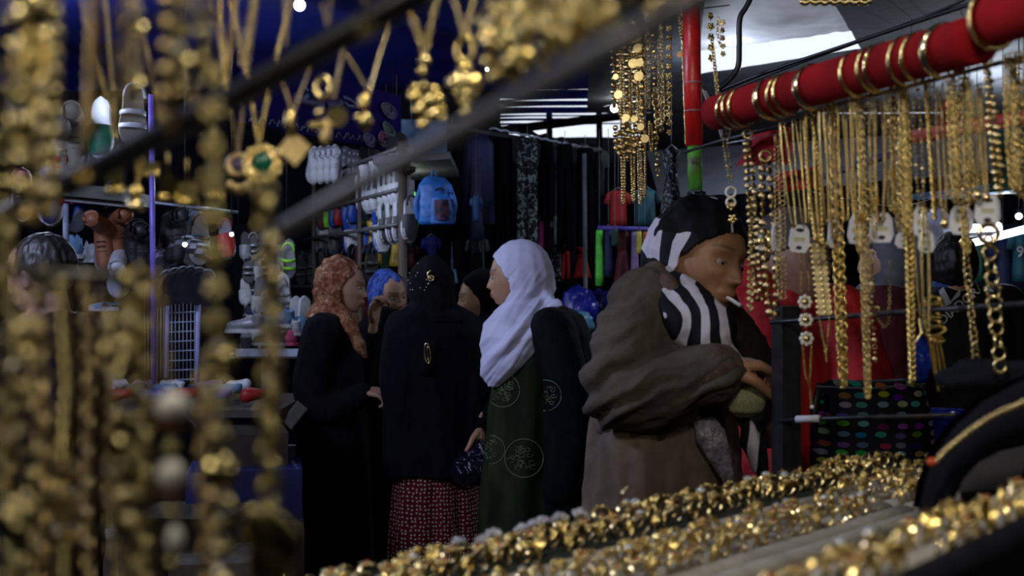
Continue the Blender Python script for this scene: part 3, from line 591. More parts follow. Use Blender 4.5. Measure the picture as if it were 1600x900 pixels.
# 7 ---- person in the red hooded top
RED = mat('red_fleece', (.46, .012, .014), .8, var=.2, scale=8, bump=.4, bscale=120)
HAIR = mat('black_hair', (.008, .006, .005), .5, stretch=(1, 1, .1), bump=.15, bscale=120)
d = 3.0; M = head_frame(P(1243, 404, d), -50, -4)
rt = body('person in a bright red hooded top behind the hanging gold chains', (P(1225, 0, d).x, d+.04), M, P(1228, 470, d+.03), (.36, .20, .13),
          ([(P(1226, 470, d+.04), .10, .06), (P(1224, 495, d+.04), .19, .11), (P(1224, 600, d+.04), .17, .12), (P(1224, 720, d+.04), .16, .12)], -50), [([P(1170, 520, d), P(1165, 660, d-.1), P(1210, 720, d-.25)], [.05, .045, .03])], [], voxel=.006)
mb = MB(); loft(mb, [(P(1228, 455, d+.04), .09, .07), (P(1226, 476, d+.04), .19, .11), (P(1226, 520, d+.04), .23, .15), (P(1230, 640, d+.04), .24, .17), (P(1232, 780, d+.04), .25, .18)], -50)
capsule(mb, [P(1172, 498, d+.0), P(1166, 600, d-.05), P(1172, 690, d-.12), P(1228, 730, d-.3)], [.10, .085, .075, .055]); capsule(mb, [P(1300, 500, d), P(1345, 600, d-.1), P(1330, 700, d-.2)], [.10, .085, .075])
capsule(mb, [P(1178, 448, d+.0), P(1160, 452, d+.08), P(1190, 446, d+.18), P(1250, 452, d+.15)], [.05, .075, .08, .06])
trousers(rt, 1228, d+.04, NAVY, -50, 720); surf('hooded_top', mb, .008, RED, rt, 3, lambda x, y, z: .016*noise.noise(V(((x+z*.4)*14, y*14, z*5)))+.002*noise.noise(V((x*60, y*60, z*60))))
mb = MB(); ell(mb, M, .080, .100, .10, (0, -.016, .032)); surf('hair', mb, .006, HAIR, rt, 1, lambda x, y, z: .004*noise.noise(V((x*60, y*60, z*20))), crater=(M, 0, -.04, 0.084, .10, .09, 0))
mb = MB(); ell(mb, M, .083, .103, .075, (0, -.014, .062)); mb.box(M@V((0, .125, .046)), (.12, .08, .008), M.to_3x3()); surf('cap', mb, .005, mat('grey_cap', (.05, .05, .055), .8), rt, 1)
# 8 ---- person in the maroon coat with grey scarf
d = 3.7; M = head_frame(P(1392, 405, d), 150, 0)
MAR = mat('maroon_coat', (.075, .006, .008), .85, bump=.3); GRY = mat('grey_scarf', (.10, .11, .12), .85, bump=.3)
rt = body('person in a dark maroon coat and grey headscarf with back turned, behind the chains', (P(1388, 0, d).x, d), M, P(1390, 455, d), TAN,
          ([(P(1390, 455, d), .10, .06), (P(1388, 480, d), .18, .11), (P(1388, 560, d), .17, .12), (P(1388, 640, d), .16, .12)], 150), [], [], voxel=.009, eyes=False)
mb = MB(); loft(mb, [(P(1390, 440, d), .09, .07), (P(1388, 462, d), .18, .11), (P(1386, 500, d), .215, .14), (P(1384, 600, d), .22, .15), (P(1384, 760, d), .23, .16), (P(1384, 1000, d), .24, .17)], 150)
capsule(mb, [P(1345, 490, d-.05), P(1338, 560, d-.1), P(1352, 630, d-.1)], [.08, .07, .06]); surf('coat', mb, .010, MAR, rt, 3, fold_v(20, .012, 1.5))
mb = MB(); hood(mb, M, (.094, .115, .130), (0, -.02, .004)); loft(mb, [(P(1390, 430, d), .09, .08), (P(1390, 452, d), .13, .11), (P(1392, 475, d), .15, .12)], 150); surf('headscarf', mb, .008, GRY, rt, 2, lambda x, y, z: .009*noise.noise(V((x*22, y*22, z*10))), crater=(M, 0, -.02, 0.084, .09, .09, 0))
# 9 ---- man in the dark sports jacket, back turned
d = 4.0; M = head_frame(P(1489, 418, d), 80, -4)
JB = mat('black_track_jacket', (.006, .006, .009), .7, bump=.2); JBL = mat('blue_collar', (.02, .06, .22), .7)
rt = body('person with short dark hair in a black sports jacket with white lettering, seen from behind', (P(1495, 0, d).x, d), M, P(1490, 460, d+.01), TAN,
          ([(P(1490, 455, d), .10, .06), (P(1492, 475, d), .20, .10), (P(1494, 560, d), .18, .12), (P(1494, 640, d), .16, .12)], 95), [], [], voxel=.008, eyes=False)
mb = MB(); loft(mb, [(P(1490, 446, d), .08, .07), (P(1492, 461, d), .19, .105), (P(1494, 490, d), .225, .13), (P(1494, 560, d), .205, .135), (P(1494, 640, d), .20, .135), (P(1494, 720, d), .2, .14)], 95)
capsule(mb, [P(1404+14, 480, d), P(1408, 560, d), P(1425, 640, d-.1)], [.085, .07, .06]); capsule(mb, [P(1568, 480, d), P(1578, 560, d), P(1560, 640, d-.1)], [.085, .07, .06])
surf('track_jacket', mb, .009, JB, rt, 3, lambda x, y, z: .008*noise.noise(V((x*14, y*14, z*9))))
trousers(rt, 1494, d, JB, 95)
mb = MB(); loft(mb, [(P(1490, 436, d), .062, .062), (P(1490, 440, d), .075, .07), (P(1490, 456, d), .10, .085), (P(1490, 460, d), .085, .07)], 95); surf('collar', mb, .005, JBL, rt, 2)
mb = MB(); ell(mb, M, .083, .102, .112, (0, -.016, .016)); surf('hair', mb, .005, HAIR, rt, 1, lambda x, y, z: .004*noise.noise(V((x*80, y*80, z*30))), crater=(M, 0, -.03, 0.084, .09, .09, 0))
WHT = mat('white_print', (.75, .76, .82), .7)
def onto(root, child, pts, name, m, wd, off=.004, parent=None):
    pass
from mathutils.bvhtree import BVHTree
def bvh(root, child):
    ob = [c for c in bpy.data.objects if c.parent is root and c.name.split('.')[0] == child][0]; o0 = origin_of(ob)
    return BVHTree.FromPolygons([v.co+o0 for v in ob.data.vertices], [tuple(p.vertices) for p in ob.data.polygons])
BV = bvh(rt, 'track_jacket')
def prj(px, py, off=.004):
    a = V((0, 0, H)); b = (P(px, py, 1)-a).normalized(); h = BV.ray_cast(a, b); return (h[0] if h[0] else P(px, py, d-.13))-b*off
def text_on(txt, px, py, ang, size, name, m, root, prj=prj):
    """flat print laid over the cloth: outline letters turned to a mesh and dropped on the surface"""
    cu = bpy.data.curves.new('t', 'FONT'); cu.body = txt; cu.size = size; cu.align_x = 'CENTER'; cu.align_y = 'CENTER'; cu.offset = size*.02; cu.resolution_u = 3
    o = bpy.data.objects.new('t', cu); C.objects.link(o); me = bpy.data.meshes.new_from_object(o.evaluated_get(bpy.context.evaluated_depsgraph_get()))
    a = math.radians(ang); mb = MB(); vs = []
    for v in me.vertices:
        x, y = v.co.x, v.co.y; vs.append(prj(px+x*math.cos(a)-y*math.sin(a), py-(x*math.sin(a)+y*math.cos(a))))
    mb.add(vs, [tuple(p.vertices) for p in me.polygons]); bpy.data.objects.remove(o); return mb.build(name, m, root, smooth=False)
text_on('DIADORA', 1503, 474, 41, 20, 'lettering', WHT, rt)
mb = MB()
for (x0, y0), (x1, y1), (x2, y2), (x3, y3) in (((1467, 454), (1474, 448), (1487, 474), (1474, 480)), ((1474, 482), (1484, 472), (1502, 448), (1500, 462))):
    mb.grid(lambda u, v: prj((x0*(1-u)+x1*u)*(1-v)+(x3*(1-u)+x2*u)*v, (y0*(1-u)+y1*u)*(1-v)+(y3*(1-u)+y2*u)*v), 4, 4)
mb.build('emblem', WHT, rt, smooth=False)
# 10 ---- man at the left behind the near chains
d = 3.4; M = head_frame(P(62, 432, d), 165, -8)
rt = body('person with short black hair and black shirt at the shoe stall, behind the blurred chains', (P(80, 0, d).x, d), M, P(78, 490, d), (.55, .33, .24),
          ([(P(82, 488, d), .11, .06), (P(86, 512, d), .19, .11), (P(86, 600, d), .17, .12), (P(86, 700, d), .16, .12)], 165), [], [], voxel=.006)
mb = MB(); loft(mb, [(P(82, 488, d), .085, .075), (P(84, 502, d), .18, .11), (P(86, 540, d), .21, .14), (P(86, 640, d), .2, .14), (P(86, 800, d), .2, .15)], 165)
capsule(mb, [P(96, 530, d-.17), P(104, 620, d-.2), P(70, 680, d-.25)], [.08, .07, .055]); trousers(rt, 86, d, BLK, 165); surf('shirt', mb, .009, BLK, rt, 3, lambda x, y, z: .01*noise.noise(V((x*14, y*14, z*6))))
mb = MB(); ell(mb, M, .082, .104, .100, (0, -.022, .030)); surf('hair', mb, .005, HAIR, rt, 1, lambda x, y, z: .004*noise.noise(V((x*80, y*80, z*30))), crater=(M, 0, -.05, 0.084, .098, .09, 0))
# ---------------------------------------------------------------- the stalls behind
def M3(rx=0, ry=0, rz=0): return (Matrix.Rotation(rz, 4, 'Z')@Matrix.Rotation(rx, 4, 'X')@Matrix.Rotation(ry, 4, 'Y'))
def thing(name, loc, label, cat, group=None): return empty(name, loc, label, cat, group)
def pole(name, a, b, r, m, label, cat='pole', cap=None):
    mb = MB(); mb.tube([a, (V(a)+V(b))/2, b], r, 12); o = tag(mb.build(name, m, org=a), label, cat); return o
cnames = {}
def C_(n, col, rough=.7, **k): return mat(n, col, rough, **k)
WHITE = C_('white_plastic', (.55, .57, .64), .45); DGREY = C_('dark_grey_plastic', (.035, .037, .045), .5); SILG = C_('silver_grey', (.30, .31, .36), .35, metal=.4)
BLUEP = C_('blue_plastic', (.02, .07, .40), .4); REDP = C_('red_plastic', (.35, .015, .015), .5); LIME = C_('lime_plastic', (.25, .75, .04), .5); BROWN = C_('tan_leather', (.25, .10, .045), .5)
BLKP = C_('black_rubber', (.012, .012, .014), .5); GRN = C_('green_plastic', (.02, .16, .08), .5); PINK = C_('pink_plastic', (.55, .08, .22), .5); BEI = C_('beige_felt', (.22, .20, .16), .8)
NAVYP = C_('navy_fabric', (.012, .02, .08), .7); MAG = C_('magenta_cloth', (.5, .02, .22), .6); WINE = C_('wine_cloth', (.10, .010, .018), .7); TEALC = C_('teal_cloth', (.015, .10, .13), .7)
LBL = C_('light_blue_cloth', (.12, .26, .48), .7); YEL = C_('mustard_satin', (.42, .30, .03), .4); LIL = C_('lilac_cloth', (.30, .20, .42), .7); ORG = C_('orange_cloth', (.5, .14, .02), .7)
LIMEC = C_('neon_green_cloth', (.12, .75, .06), .6); REDC = C_('red_cloth', (.40, .015, .012), .7); CHAR = C_('black_trouser_cloth', (.0035, .0035, .005), .95, spec=.08); GREYC = C_('grey_cloth', (.10, .11, .12), .8); GRNC = C_('dark_green_cloth', (.01, .06, .035), .8)
LEO = ramp_mat('mottled_leggings_print', 'noise', [(0, (.008, .010, .012)), (.53, (.16, .20, .20))], 38, .8, dist=1)
SEQ = ramp_mat('sequinned_cloth', 'noise', [(0, (.008, .009, .012)), (.55, (.12, .15, .16)), (.66, (.3, .34, .36))], 60, .5, dist=.5)
STR = ramp_mat('grey_striped_cloth', 'wave', [(0, (.012, .014, .016)), (.55, (.10, .12, .12))], 9, .8, dist=5, stretch=(.3, .3, 1))
FRM = C_('painted_shelf_steel', (.13, .13, .14), .5, metal=.3)
def outline(L, w, n=14):
    pts = []
    for i in range(n+1):
        t = i/n; k = (math.sin(PI*min(1, t*5+.001)/2)**.5 if t < .2 else 1)*(math.sqrt(max(0, 1-((t-.72)/.285)**2)) if t > .72 else 1)
        ww = w*(.38+.14*sst(.3, .75, t))*k; pts.append((t, ww))
    return [(x*.9+.1*x*t, t*L) for t, x in pts]+[(-x, t*L) for t, x in reversed(pts)]
def shoe_proto(kind, m1, m2, L=.25, w=.10):
    """toe along +y, sole on z = 0"""
    r = empty({'boot': 'boot', 'slipper': 'slipper', 'sandal': 'sandal', 'clog': 'clog'}.get(kind, 'shoe'), (0, 0, 0))
    mb = MB(); mb.slab(outline(L, w), .02 if kind != 'clog' else .028, Matrix.Translation((0, 0, .01))); s = mb.build('sole', m2, r, smooth=False); kid(r, s)
    if kind in ('slipper', 'clog'):
        y0 = .48 if kind == 'slipper' else .42; mb = MB()
        def fn(u, v):
            y = L*(y0+(.46 if kind == 'slipper' else .56)*v); ww = w*.52*math.sqrt(max(.02, 1-max(0, (y/L-.72)/.30)**2)); a = PI*u
            return V((ww*math.cos(a), y, .012+(.052*(1-.45*v))*math.sin(a)))
        mb.grid(fn, 10, 6); mb.grid(lambda u, v: fn(u, v)*.94+V((0, .006, 0)), 10, 6); kid(r, mb.build('strap', m1, r))
        if kind == 'clog': mb = MB(); mb.tube([(w*.4*math.cos(a), .06-.055*math.sin(a), .045) for a in np.linspace(0, PI, 9)], .006, 6); kid(r, mb.build('heel_strap', m1, r))
    elif kind == 'sandal':
        for yy, ww, h in ((.70, .5, .035), (.50, .46, .05)):
            mb = MB(); mb.tube([(w*ww*math.cos(a), L*yy, .012+h*math.sin(a)) for a in np.linspace(0, PI, 9)], .010, 6, flat=.3, up=(0, 1, 0)); kid(r, mb.build('strap', m1, r))
        mb = MB(); mb.tube([(w*.38*math.cos(a), .07-.055*math.sin(a), .05) for a in np.linspace(0, PI, 9)], .006, 6); kid(r, mb.build('strap', m1, r))
    else:
        mb = MB(); h = .17 if kind == 'boot' else .055
        capsule(mb, [(0, .05, .045), (0, L*.5, .04), (0, L*.86, .032)], [.040, .040, .032], 12)
        capsule(mb, [(0, .05, .045), (0, .05, .045+h)], [.040, .036], 12); capsule(mb, [(0, .05, .06), (0, L*.52, .045)], [.034, .036], 12)
        co, no, fs = remesh(mb, .007, 1); k = (co[:, 2] > .045+h)*(abs(co[:, 0]) < .03); co[:, 2] -= k*.035
        mb = MB(); mb.v = [tuple(v) for v in co]; mb.f = fs; mb.m = [0]*len(fs); kid(r, mb.build('upper', m1, r))
        mb = MB()
        for q in range(3): mb.tube([(-.018, L*(.5+.08*q), .078-.006*q), (0, L*(.5+.08*q), .084-.006*q), (.018, L*(.5+.08*q), .078-.006*q)], .003, 5)
        kid(r, mb.build('laces', m2, r))
    return r
PROTO = {}
def shoe(kind, m1, m2, c, rot, label, cat=None, group=None, s=1):
    k = (kind, m1.name, m2.name); first = k not in PROTO
    if first: PROTO[k] = shoe_proto(kind, m1, m2)
    o = PROTO[k] if first else dup(PROTO[k])
    if rot[0] < -1: rot = (rot[0], rot[1], rot[2]+PI)
    o.rotation_euler = M3(*rot).to_euler(); o.scale = (s, s, s); o.location = V(c); o['label'] = label; o['category'] = cat or {'slipper': 'slipper', 'sandal': 'sandal', 'boot': 'boot', 'clog': 'clog'}.get(kind, 'shoe')
    if group: o['group'] = group
    return o
def along(a, b, t): return V(a)*(1-t)+V(b)*t
ORD = ['first', 'second', 'third', 'fourth', 'fifth', 'sixth', 'seventh', 'eighth', 'ninth', 'tenth', 'eleventh', 'twelfth']
# the corner of the shoe rack and its side going back to the left
def rk(px, z, off=0):  # a point on the rack's side at screen column px
    ax, ay, bx, by = -.57, 5.5, -1.75, 8.2; k = (px-800)/F; t = (k*ay-ax)/((bx-ax)-k*(by-ay)); return V((ax+(bx-ax)*t+off, ay+(by-ay)*t, z))
HANG = (-PI/2, 0, .5)
rack = thing('shoe_rack', (-.57, 5.5, 0), 'tall grey metal shoe rack with rows of slippers beside the blue backpack', 'rack')
for z, x0, x1 in ((2.13, 470, 612), (1.93, 440, 612), (1.76, 440, 612), (1.46, 400, 560), (1.16, 400, 560)):
    mb = MB(); mb.tube([rk(x0, z, .03), rk(x1, z, .03)], .010, 8); mb.build('rail', FRM, rack)
    mb = MB(); mb.tube([rk(x0, z-.03, .10), rk(x1, z-.03, .10)], .006, 6); mb.build('wire', FRM, rack)
for px in (613, 548, 478):
    mb = MB(); a = rk(px, 0, .05); mb.tube([a, V((a.x, a.y, 2.16))], .022 if px == 613 else .013, 8); mb.build('post', C_('rusty_post', (.10, .08, .06), .7), rack)
rows = [('slipper', WHITE, WHITE, 540, 605, 9, 2.08, 'white slipper', 'upper white row of the shoe rack', (-PI/2+.1, 0, .9)),
        ('clog', DGREY, WHITE, 575, 611, 4, 1.90, 'dark grey clog', 'clogs hanging below the white slippers', (-PI/2+.1, 0, .9)),
        ('sandal', DGREY, BLKP, 452, 560, 8, 1.70, 'dark sandal', 'low rail of the shoe rack', (-PI/2, 0, .9)),
        ('slipper', WHITE, BLKP, 545, 600, 5, 2.22, 'black-and-white slipper', 'top row of the shoe rack', (-PI/2+.3, 0, .8))]
for kind, m1, m2, x0, x1, n, z, nm, grp, rot in rows:
    for i in range(n):
        t = i/(n-1); px = x0+(x1-x0)*t; c = rk(px, z, .07)
        shoe(kind, m1, m2, c, (rot[0]+random.uniform(-.08, .08), 0, rot[2]), f'{nm}, {ORD[i]} from the left, {grp}', group=grp, s=.92)
for i, (px, m1, nm) in enumerate(((482, WINE, 'dark red'), (491, LIME, 'lime green'), (500, BLUEP, 'bright blue'), (507, REDP, 'red'), (519, BLUEP, 'royal blue'), (528, BLUEP, 'royal blue'))):
    shoe('slipper', m1, BLKP, rk(px, 2.02, .08), (-PI/2, 0, .9), f'{nm} child slipper on the rack, ' + ('first' if i < 5 else 'second')+' of its colour from the left', group='coloured slippers beside the white ones', s=.85)
for i, (px, m1, m2, nm) in enumerate(((519, WHITE, BLUEP, 'white clog with pale blue patch left of the blue clog'), (541, BLUEP, BLKP, 'bright blue clog between two white ones'), (562, WHITE, BLUEP, 'rounded white and blue clog beside the dark grey clogs'), (497, DGREY, SILG, 'grey clog at the dim end of the clog row'), (478, DGREY, SILG, 'dim grey clog farthest along the clog row'))):
    shoe('clog', m1, m2, rk(px, 1.88, .09), (-PI/2+.15, 0, .8), nm)
for i in range(4):
    shoe('shoe', WHITE, WHITE, P(490+i*11, 228-i*1, 6.3), (-PI/2-.15, .1*i-.2, .3), f'bright white sneaker hung by the heel under the shop banner, {ORD[i]} from the left', group='white sneakers under the banner', s=.85)
for i, (px, py) in enumerate(((537, 228), (545, 232), (552, 233), (558, 234))):
    shoe('shoe', SILG, DGREY, P(px, py, 6.9), (-PI/2, 0, .3), f'dim grey shoe behind the white sneakers, {ORD[i]} from the left', s=.7, group='grey shoes behind')
sh = 'brown sandal in the middle of the dark sandals'; shoe('sandal', BROWN, BROWN, rk(518, 1.74, .12), (-PI/2, 0, .9), sh, s=.95)
# lower goods right of the near chains
for i, (px, py, k, m1, m2, nm, rot) in enumerate((
    (452, 372, 'sandal', LIME, SILG, 'silver and lime sandal hanging by a strap', (-1.9, .3, .4)), (436, 400, 'sandal', SILG, WHITE, 'pale grey sandal below the lime one', (-2.1, .5, .3)),
    (408, 430, 'slipper', WHITE, SILG, 'white slipper behind the blurred chain, upper one', (-1.7, .2, .6)), (404, 470, 'slipper', WHITE, SILG, 'white slipper behind the blurred chain, lower one', (-1.7, -.2, .5)), (444, 426, 'sandal', SILG, WHITE, 'clear strappy sandal left of the brown headscarf', (-1.9, .4, .3)),
    (462, 462, 'slipper', LBL, WHITE, 'blue and white slipper left of the brown headscarf', (-1.6, .2, .7)), (474, 462, 'slipper', LBL, WHITE, 'second blue and white slipper touching the brown headscarf', (-1.6, -.1, .7)), (434, 470, 'sandal', SILG, GOLDD, 'sparkling thin-strapped sandal left of the brown headscarf', (-2, .3, .2)),
    (416, 452, 'sandal', SILG, SILG, 'silver sandal with crossed straps', (-1.8, -.3, .4)), (442, 498, 'shoe', NAVYP, WHITE, 'navy trainer with white sole above the pink shoes', (0, 0, 1.2)), (461, 512, 'shoe', LBL, WHITE, 'light blue trainer with white sole on the stall shelf', (0, 0, 1.1)),
    (449, 540, 'shoe', BEI, WHITE, 'cream baby shoe on the lit shelf', (0, 0, 1.3)), (466, 540, 'shoe', PINK, PINK, 'pink baby shoe on the lit shelf', (0, 0, 1.2)), (416, 520, 'shoe', SILG, WHITE, 'grey trainer at the end of the lit shelf', (0, 0, 1.4)),
    (470, 524, 'shoe', WHITE, WHITE, 'white baby shoe behind the pink one', (0, 0, 1)))):
    shoe(k, m1, m2, P(px, py, 5.7 if py < 500 else 5.5), rot, nm, s=.72 if py > 520 else .85)
tb = thing('display_shelf', P(400, 551, 5.6), 'white-edged shelf carrying baby shoes left of the brown headscarf', 'shelf')
mb = MB(); mb.box(P(428, 552, 5.6), (.36, .5, .02)); mb.build('board', FRM, tb, False); mb = MB(); mb.box(P(428, 551, 5.34), (.36, .012, .035)); mb.build('edge_strip', C_('white_edge', (.6, .65, .85), .5), tb, False)
mb = MB(); mb.box(P(420, 585, 5.6), (.06, .06, .3)); mb.build('bracket', FRM, tb, False)
for j, (y_, cols_) in enumerate(((362, 'SSDWS'), (396, 'SWSSD'), (432, 'WSSWS'), (470, 'SSWSB'), (506, 'DSWLS'))):
    for i_, ch in enumerate(cols_):
        m1 = {'S': SILG, 'D': DGREY, 'W': WHITE, 'B': BLUEP, 'L': LBL}[ch]; wd = {'S': 'silver', 'D': 'dark grey', 'W': 'white', 'B': 'blue', 'L': 'pale blue'}[ch]
        shoe('sandal' if (i_+j) % 2 else 'slipper', m1, SILG if ch != 'S' else DGREY, P(382+i_*13+(j % 2)*5, y_, 5.95+.03*i_), (-1.45, .25*math.sin(i_*2.1+j), .5), f'{wd} sandal, {ORD[i_]} along the {ORD[j]} row of the sandal board behind the chains', group='sandal board', s=.62)
sbd = thing('sandal_board', P(410, 440, 6.1), 'black hanging board with rows of sandals beyond the near chains', 'board'); mb = MB(); mb.box(P(410, 440, 6.12), (.30, .02, .62)); mb.build('panel', CHAR, sbd, False)
for x_ in (-.13, .13): mb = MB(); a = P(410, 350, 6.12)+V((x_, 0, 0)); mb.tube([a, V((a.x, a.y, 2.7))], .004, 5); mb.build('cord', BLKP, sbd)
# blue banner with footwear pictures
BAN = C_('violet_banner_vinyl', (.011, .007, .10), .95, var=.1, spec=.1); bp = thing('shop_banner', P(500, 170, 5.6), 'dark violet shop banner with pale script and pictures of slippers', 'banner')
q0, q1, q2, q3 = P(372, 78, 4.83), P(627, 150, 6.0), P(627, 240, 6.0), P(372, 188, 4.83)
def bn(px, py, off=.006):
    u = (px-372)/255; a = q0*(1-u)+q1*u; b = q3*(1-u)+q2*u; ya, yb = 78+72*u, 188+52*u; return a+(b-a)*((py-ya)/(yb-ya))+V((off, -off, 0))
mb = MB(); mb.grid(lambda u, v: (q3*(1-u)+q2*u)*(1-v)+(q0*(1-u)+q1*u)*v, 20, 8); mb.grid(lambda u, v: (q3*(1-u)+q2*u)*(1-v)+(q0*(1-u)+q1*u)*v+V((-.02, .02, 0)), 20, 8); mb.build('sheet', BAN, bp)
PALE = C_('pale_print', (.10, .13, .24), .7); PV = C_('violet_print', (.075, .05, .16), .6)
def stroke(pts, w, m, nm='lettering'):
    mb = MB(); mb.tube([bn(*p) for p in pts], w, 4, flat=.15, up=(0, .3, 1)); return mb.build(nm, m, bp)
stroke([(445, 148), (452, 152), (470, 156), (492, 160)], .022, PV); stroke([(461, 152), (466, 146), (467, 138), (462, 133)], .012, PALE); stroke([(497, 160), (512, 160), (520, 154)], .02, PV)
stroke([(522, 148), (533, 152), (544, 160), (546, 164), (530, 162), (524, 156)], .010, PALE)
stroke([(478, 128), (484, 123), (490, 130)], .008, PV)
random.seed(11); x = 384
while x < 552:     # the line of small decorative script
    L = random.uniform(7, 13); yb = 184+(x-384)*.185; pts = [(x+L*t, yb+4.5*math.sin(t*random.choice((5, 7))+random.random()*2)) for t in np.linspace(0, 1, 7)]; stroke(pts, .0042, PALE); x += L+random.uniform(1, 4)
def pic(cx, cy, L, w, ang, m, m2):
    a = math.radians(ang); f = lambda t, s: (cx+math.cos(a)*t-math.sin(a)*s, cy+math.sin(a)*t+math.cos(a)*s)
    mb = MB(); n = 20; rim = [bn(*f(L*math.cos(k*2*PI/n), w*math.sin(k*2*PI/n)*(1+.15*math.cos(k*2*PI/n)))) for k in range(n)]; mb.add(rim, [tuple(range(n))]); mb.build('printed_slipper', m2, bp, False)
    mb = MB(); mb.tube([p+V((.002, -.004, 0)) for p in rim+[rim[0]]], .004, 4); mb.build('printed_outline', m, bp)
    mb = MB(); mb.tube([bn(*f(L*.1, -w*.8), .012), bn(*f(L*.45, 0), .014), bn(*f(L*.1, w*.8), .012)], .006, 4); mb.build('printed_strap', m, bp)
pic(601, 172, 17, 9, 40, PALE, C_('grey_print', (.05, .055, .10), .6)); pic(603, 205, 19, 7, 52, C_('pale_green_print', (.16, .22, .20), .6), C_('green_print', (.06, .10, .08), .6))
pic(590, 216, 12, 8, 75, C_('pale_pink_print', (.28, .14, .30), .6), C_('crimson_print', (.16, .01, .08), .6)); pic(566, 217, 13, 8, 40, PALE, PV)
mb = MB(); mb.slab([(-.13, -.12), (.13, -.12), (.13, .12), (-.13, .12)], .02, frame(P(660, 222, 6.1), (1, 0, 0), (0, 0, 1), (0, -1, 0))); pp = tag(mb.build('poster', ramp_mat('faded_poster', 'noise', [(.3, (.05, .09, .17)), (.5, (.12, .20, .33)), (.7, (.2, .3, .42))], 9, .6, const=False), None, False, org=P(660, 222, 6.1)), 'faded light blue poster right of the violet banner', 'poster')
mb = MB(); mb.box(P(655, 262, 5.75), (.36, .9, .035), Matrix.Rotation(-.06, 3, 'Y')); tag(mb.build('shelf_board', FRM, smooth=False, org=P(655, 262, 5.7)), 'grey shelf board above the blue backpack', 'shelf')
mb = MB(); mb.box(P(637, 328, 5.9), (.10, .2, .17), taper=.95); mb.box(P(637, 328, 5.9), (.105, .205, .012)); tag(mb.build('plastic_tub', mat('glowing_green_plastic', (.10, .60, .015), .4, trans=.5), smooth=False, org=P(637, 328, 5.9)), 'vivid green plastic tub on the shelf left of the blue backpack', 'tub')
lamp('tub_shelf_bulb', P(637, 292, 5.75), .9, (.9, 1, .9), .02)
# garments
def hang(px0, px1, py0, py1, d, m, label, kind='trousers', cat=None, name=None, thick=.035, hook=True):
    cx = (px0+px1)/2; W = (px1-px0)/F*d; Ht = (py1-py0)/F*d; top = P(cx, py0, d); nm = name or kind; random.seed(int(px0*7+py0))
    r = thing(nm, top, label, cat or kind.split('_')[-1]); ph = random.random()*9
    def tubeloft(c0, c1, w0, w1, th=thick):
        mb = MB(); n = max(5, int(Ht/.06)); seg = 20; vs = []
        for i in range(n+1):
            t = i/n; c = V(c0)*(1-t)+V(c1)*t; ww = w0+(w1-w0)*t
            for k in range(seg):
                q = 2*PI*k/seg; f = noise.noise(V((math.cos(q)*2.2+ph, math.sin(q)*2.2, t*Ht*1.6+ph)))*.5*min(1, t*4+.2)
                vs.append(c+V((ww/2*math.cos(q)*(1+.10*f), (th+ww*.10)*math.sin(q)*(1+f*1.4)+.02*f, .006*f)))
        fs = [(i*seg+k, (i+1)*seg+k, (i+1)*seg+(k+1) % seg, i*seg+(k+1) % seg) for i in range(n) for k in range(seg)]+[tuple(range(seg)), tuple(range((n+1)*seg-1, n*seg-1, -1))]
        mb.add(vs, fs); return mb
    if kind in ('trousers', 'leggings'):
        tubeloft(top, top-V((0, 0, Ht*.24)), W*.8, W*.95).build('waist', m, r)
        for s in (-1, 1): tubeloft(top+V((s*W*.20, 0, -Ht*.18)), top+V((s*W*.25, 0, -Ht)), W*.5, W*.40).build('leg', m, r)
    elif kind in ('shirt', 'jacket'):
        tubeloft(top-V((0, 0, Ht*.02)), top-V((0, 0, Ht)), W*.62, W*.68).build('front', m, r)
        for s in (-1, 1):
            mb = MB(); mb.tube([top+V((s*W*.16, 0, -Ht*.03)), top+V((s*W*.33, 0, -Ht*.12)), top+V((s*W*(.45), 0, -Ht*(.36 if kind == 'shirt' else .85)))], [Ht*.09, Ht*.12, Ht*.09] if kind == 'shirt' else [.04, .055, .045], 10, flat=.6, up=(1, 0, .4)); mb.build('sleeve', m, r)
        mb = MB(); mb.tpl(tor(W*.13, .008, 12, 5), frame(top+V((0, -.01, .0)), (1, 0, 0), (0, 1, .2), (0, 0, 1))); mb.build('neckband', m, r)
    elif kind == 'dress':
        tubeloft(top, top-V((0, 0, Ht*.35)), W*.75, W*.45).build('bodice', m, r); tubeloft(top-V((0, 0, Ht*.33)), top-V((0, 0, Ht)), W*.48, W).build('skirt', m, r)
    else:
        o = tubeloft(top, top-V((0, 0, Ht)), W*.8, W, thick*.6); o.build('cloth', m, r)
    if hook:
        mb = MB(); mb.tube([top+V((-W*.35, 0, -.01)), top+V((0, 0, .025)), top+V((W*.35, 0, -.01))], .005, 6); mb.tube([top+V((0, 0, .02)), top+V((0, 0, .06)), V((top.x, top.y, max(2.29, top.z+.08) if 650 < px0 < 960 else 2.61))], .0016, 5); mb.build('hanger', FRM, r)
    return r
rail = pole('clothes_rail', P(690, 196, 6.1), P(940, 236, 6.8), .012, FRM, 'thin metal rail carrying the dark trousers under the awning', 'rail')
aw = thing('awning_edge', P(850, 215, 6.5), 'dark awning with a frayed white scalloped edge above the hanging trousers', 'awning')
mb = MB(); mb.grid(lambda u, v: along(P(765, 200, 6.1), P(938, 236, 6.9), u)+V((0, .5*v, .1*v+.01*math.sin(u*40))), 30, 4); mb.build('sheet', CHAR, aw)
mb = MB(); mb.tube([along(P(765, 201, 6.08), P(938, 237, 6.88), t)+V((0, 0, .008*abs(math.sin(t*36)))) for t in np.linspace(0, 1, 90)], .0065, 6); mb.build('piping', C_('frayed_white', (.34, .38, .48), .7), aw)
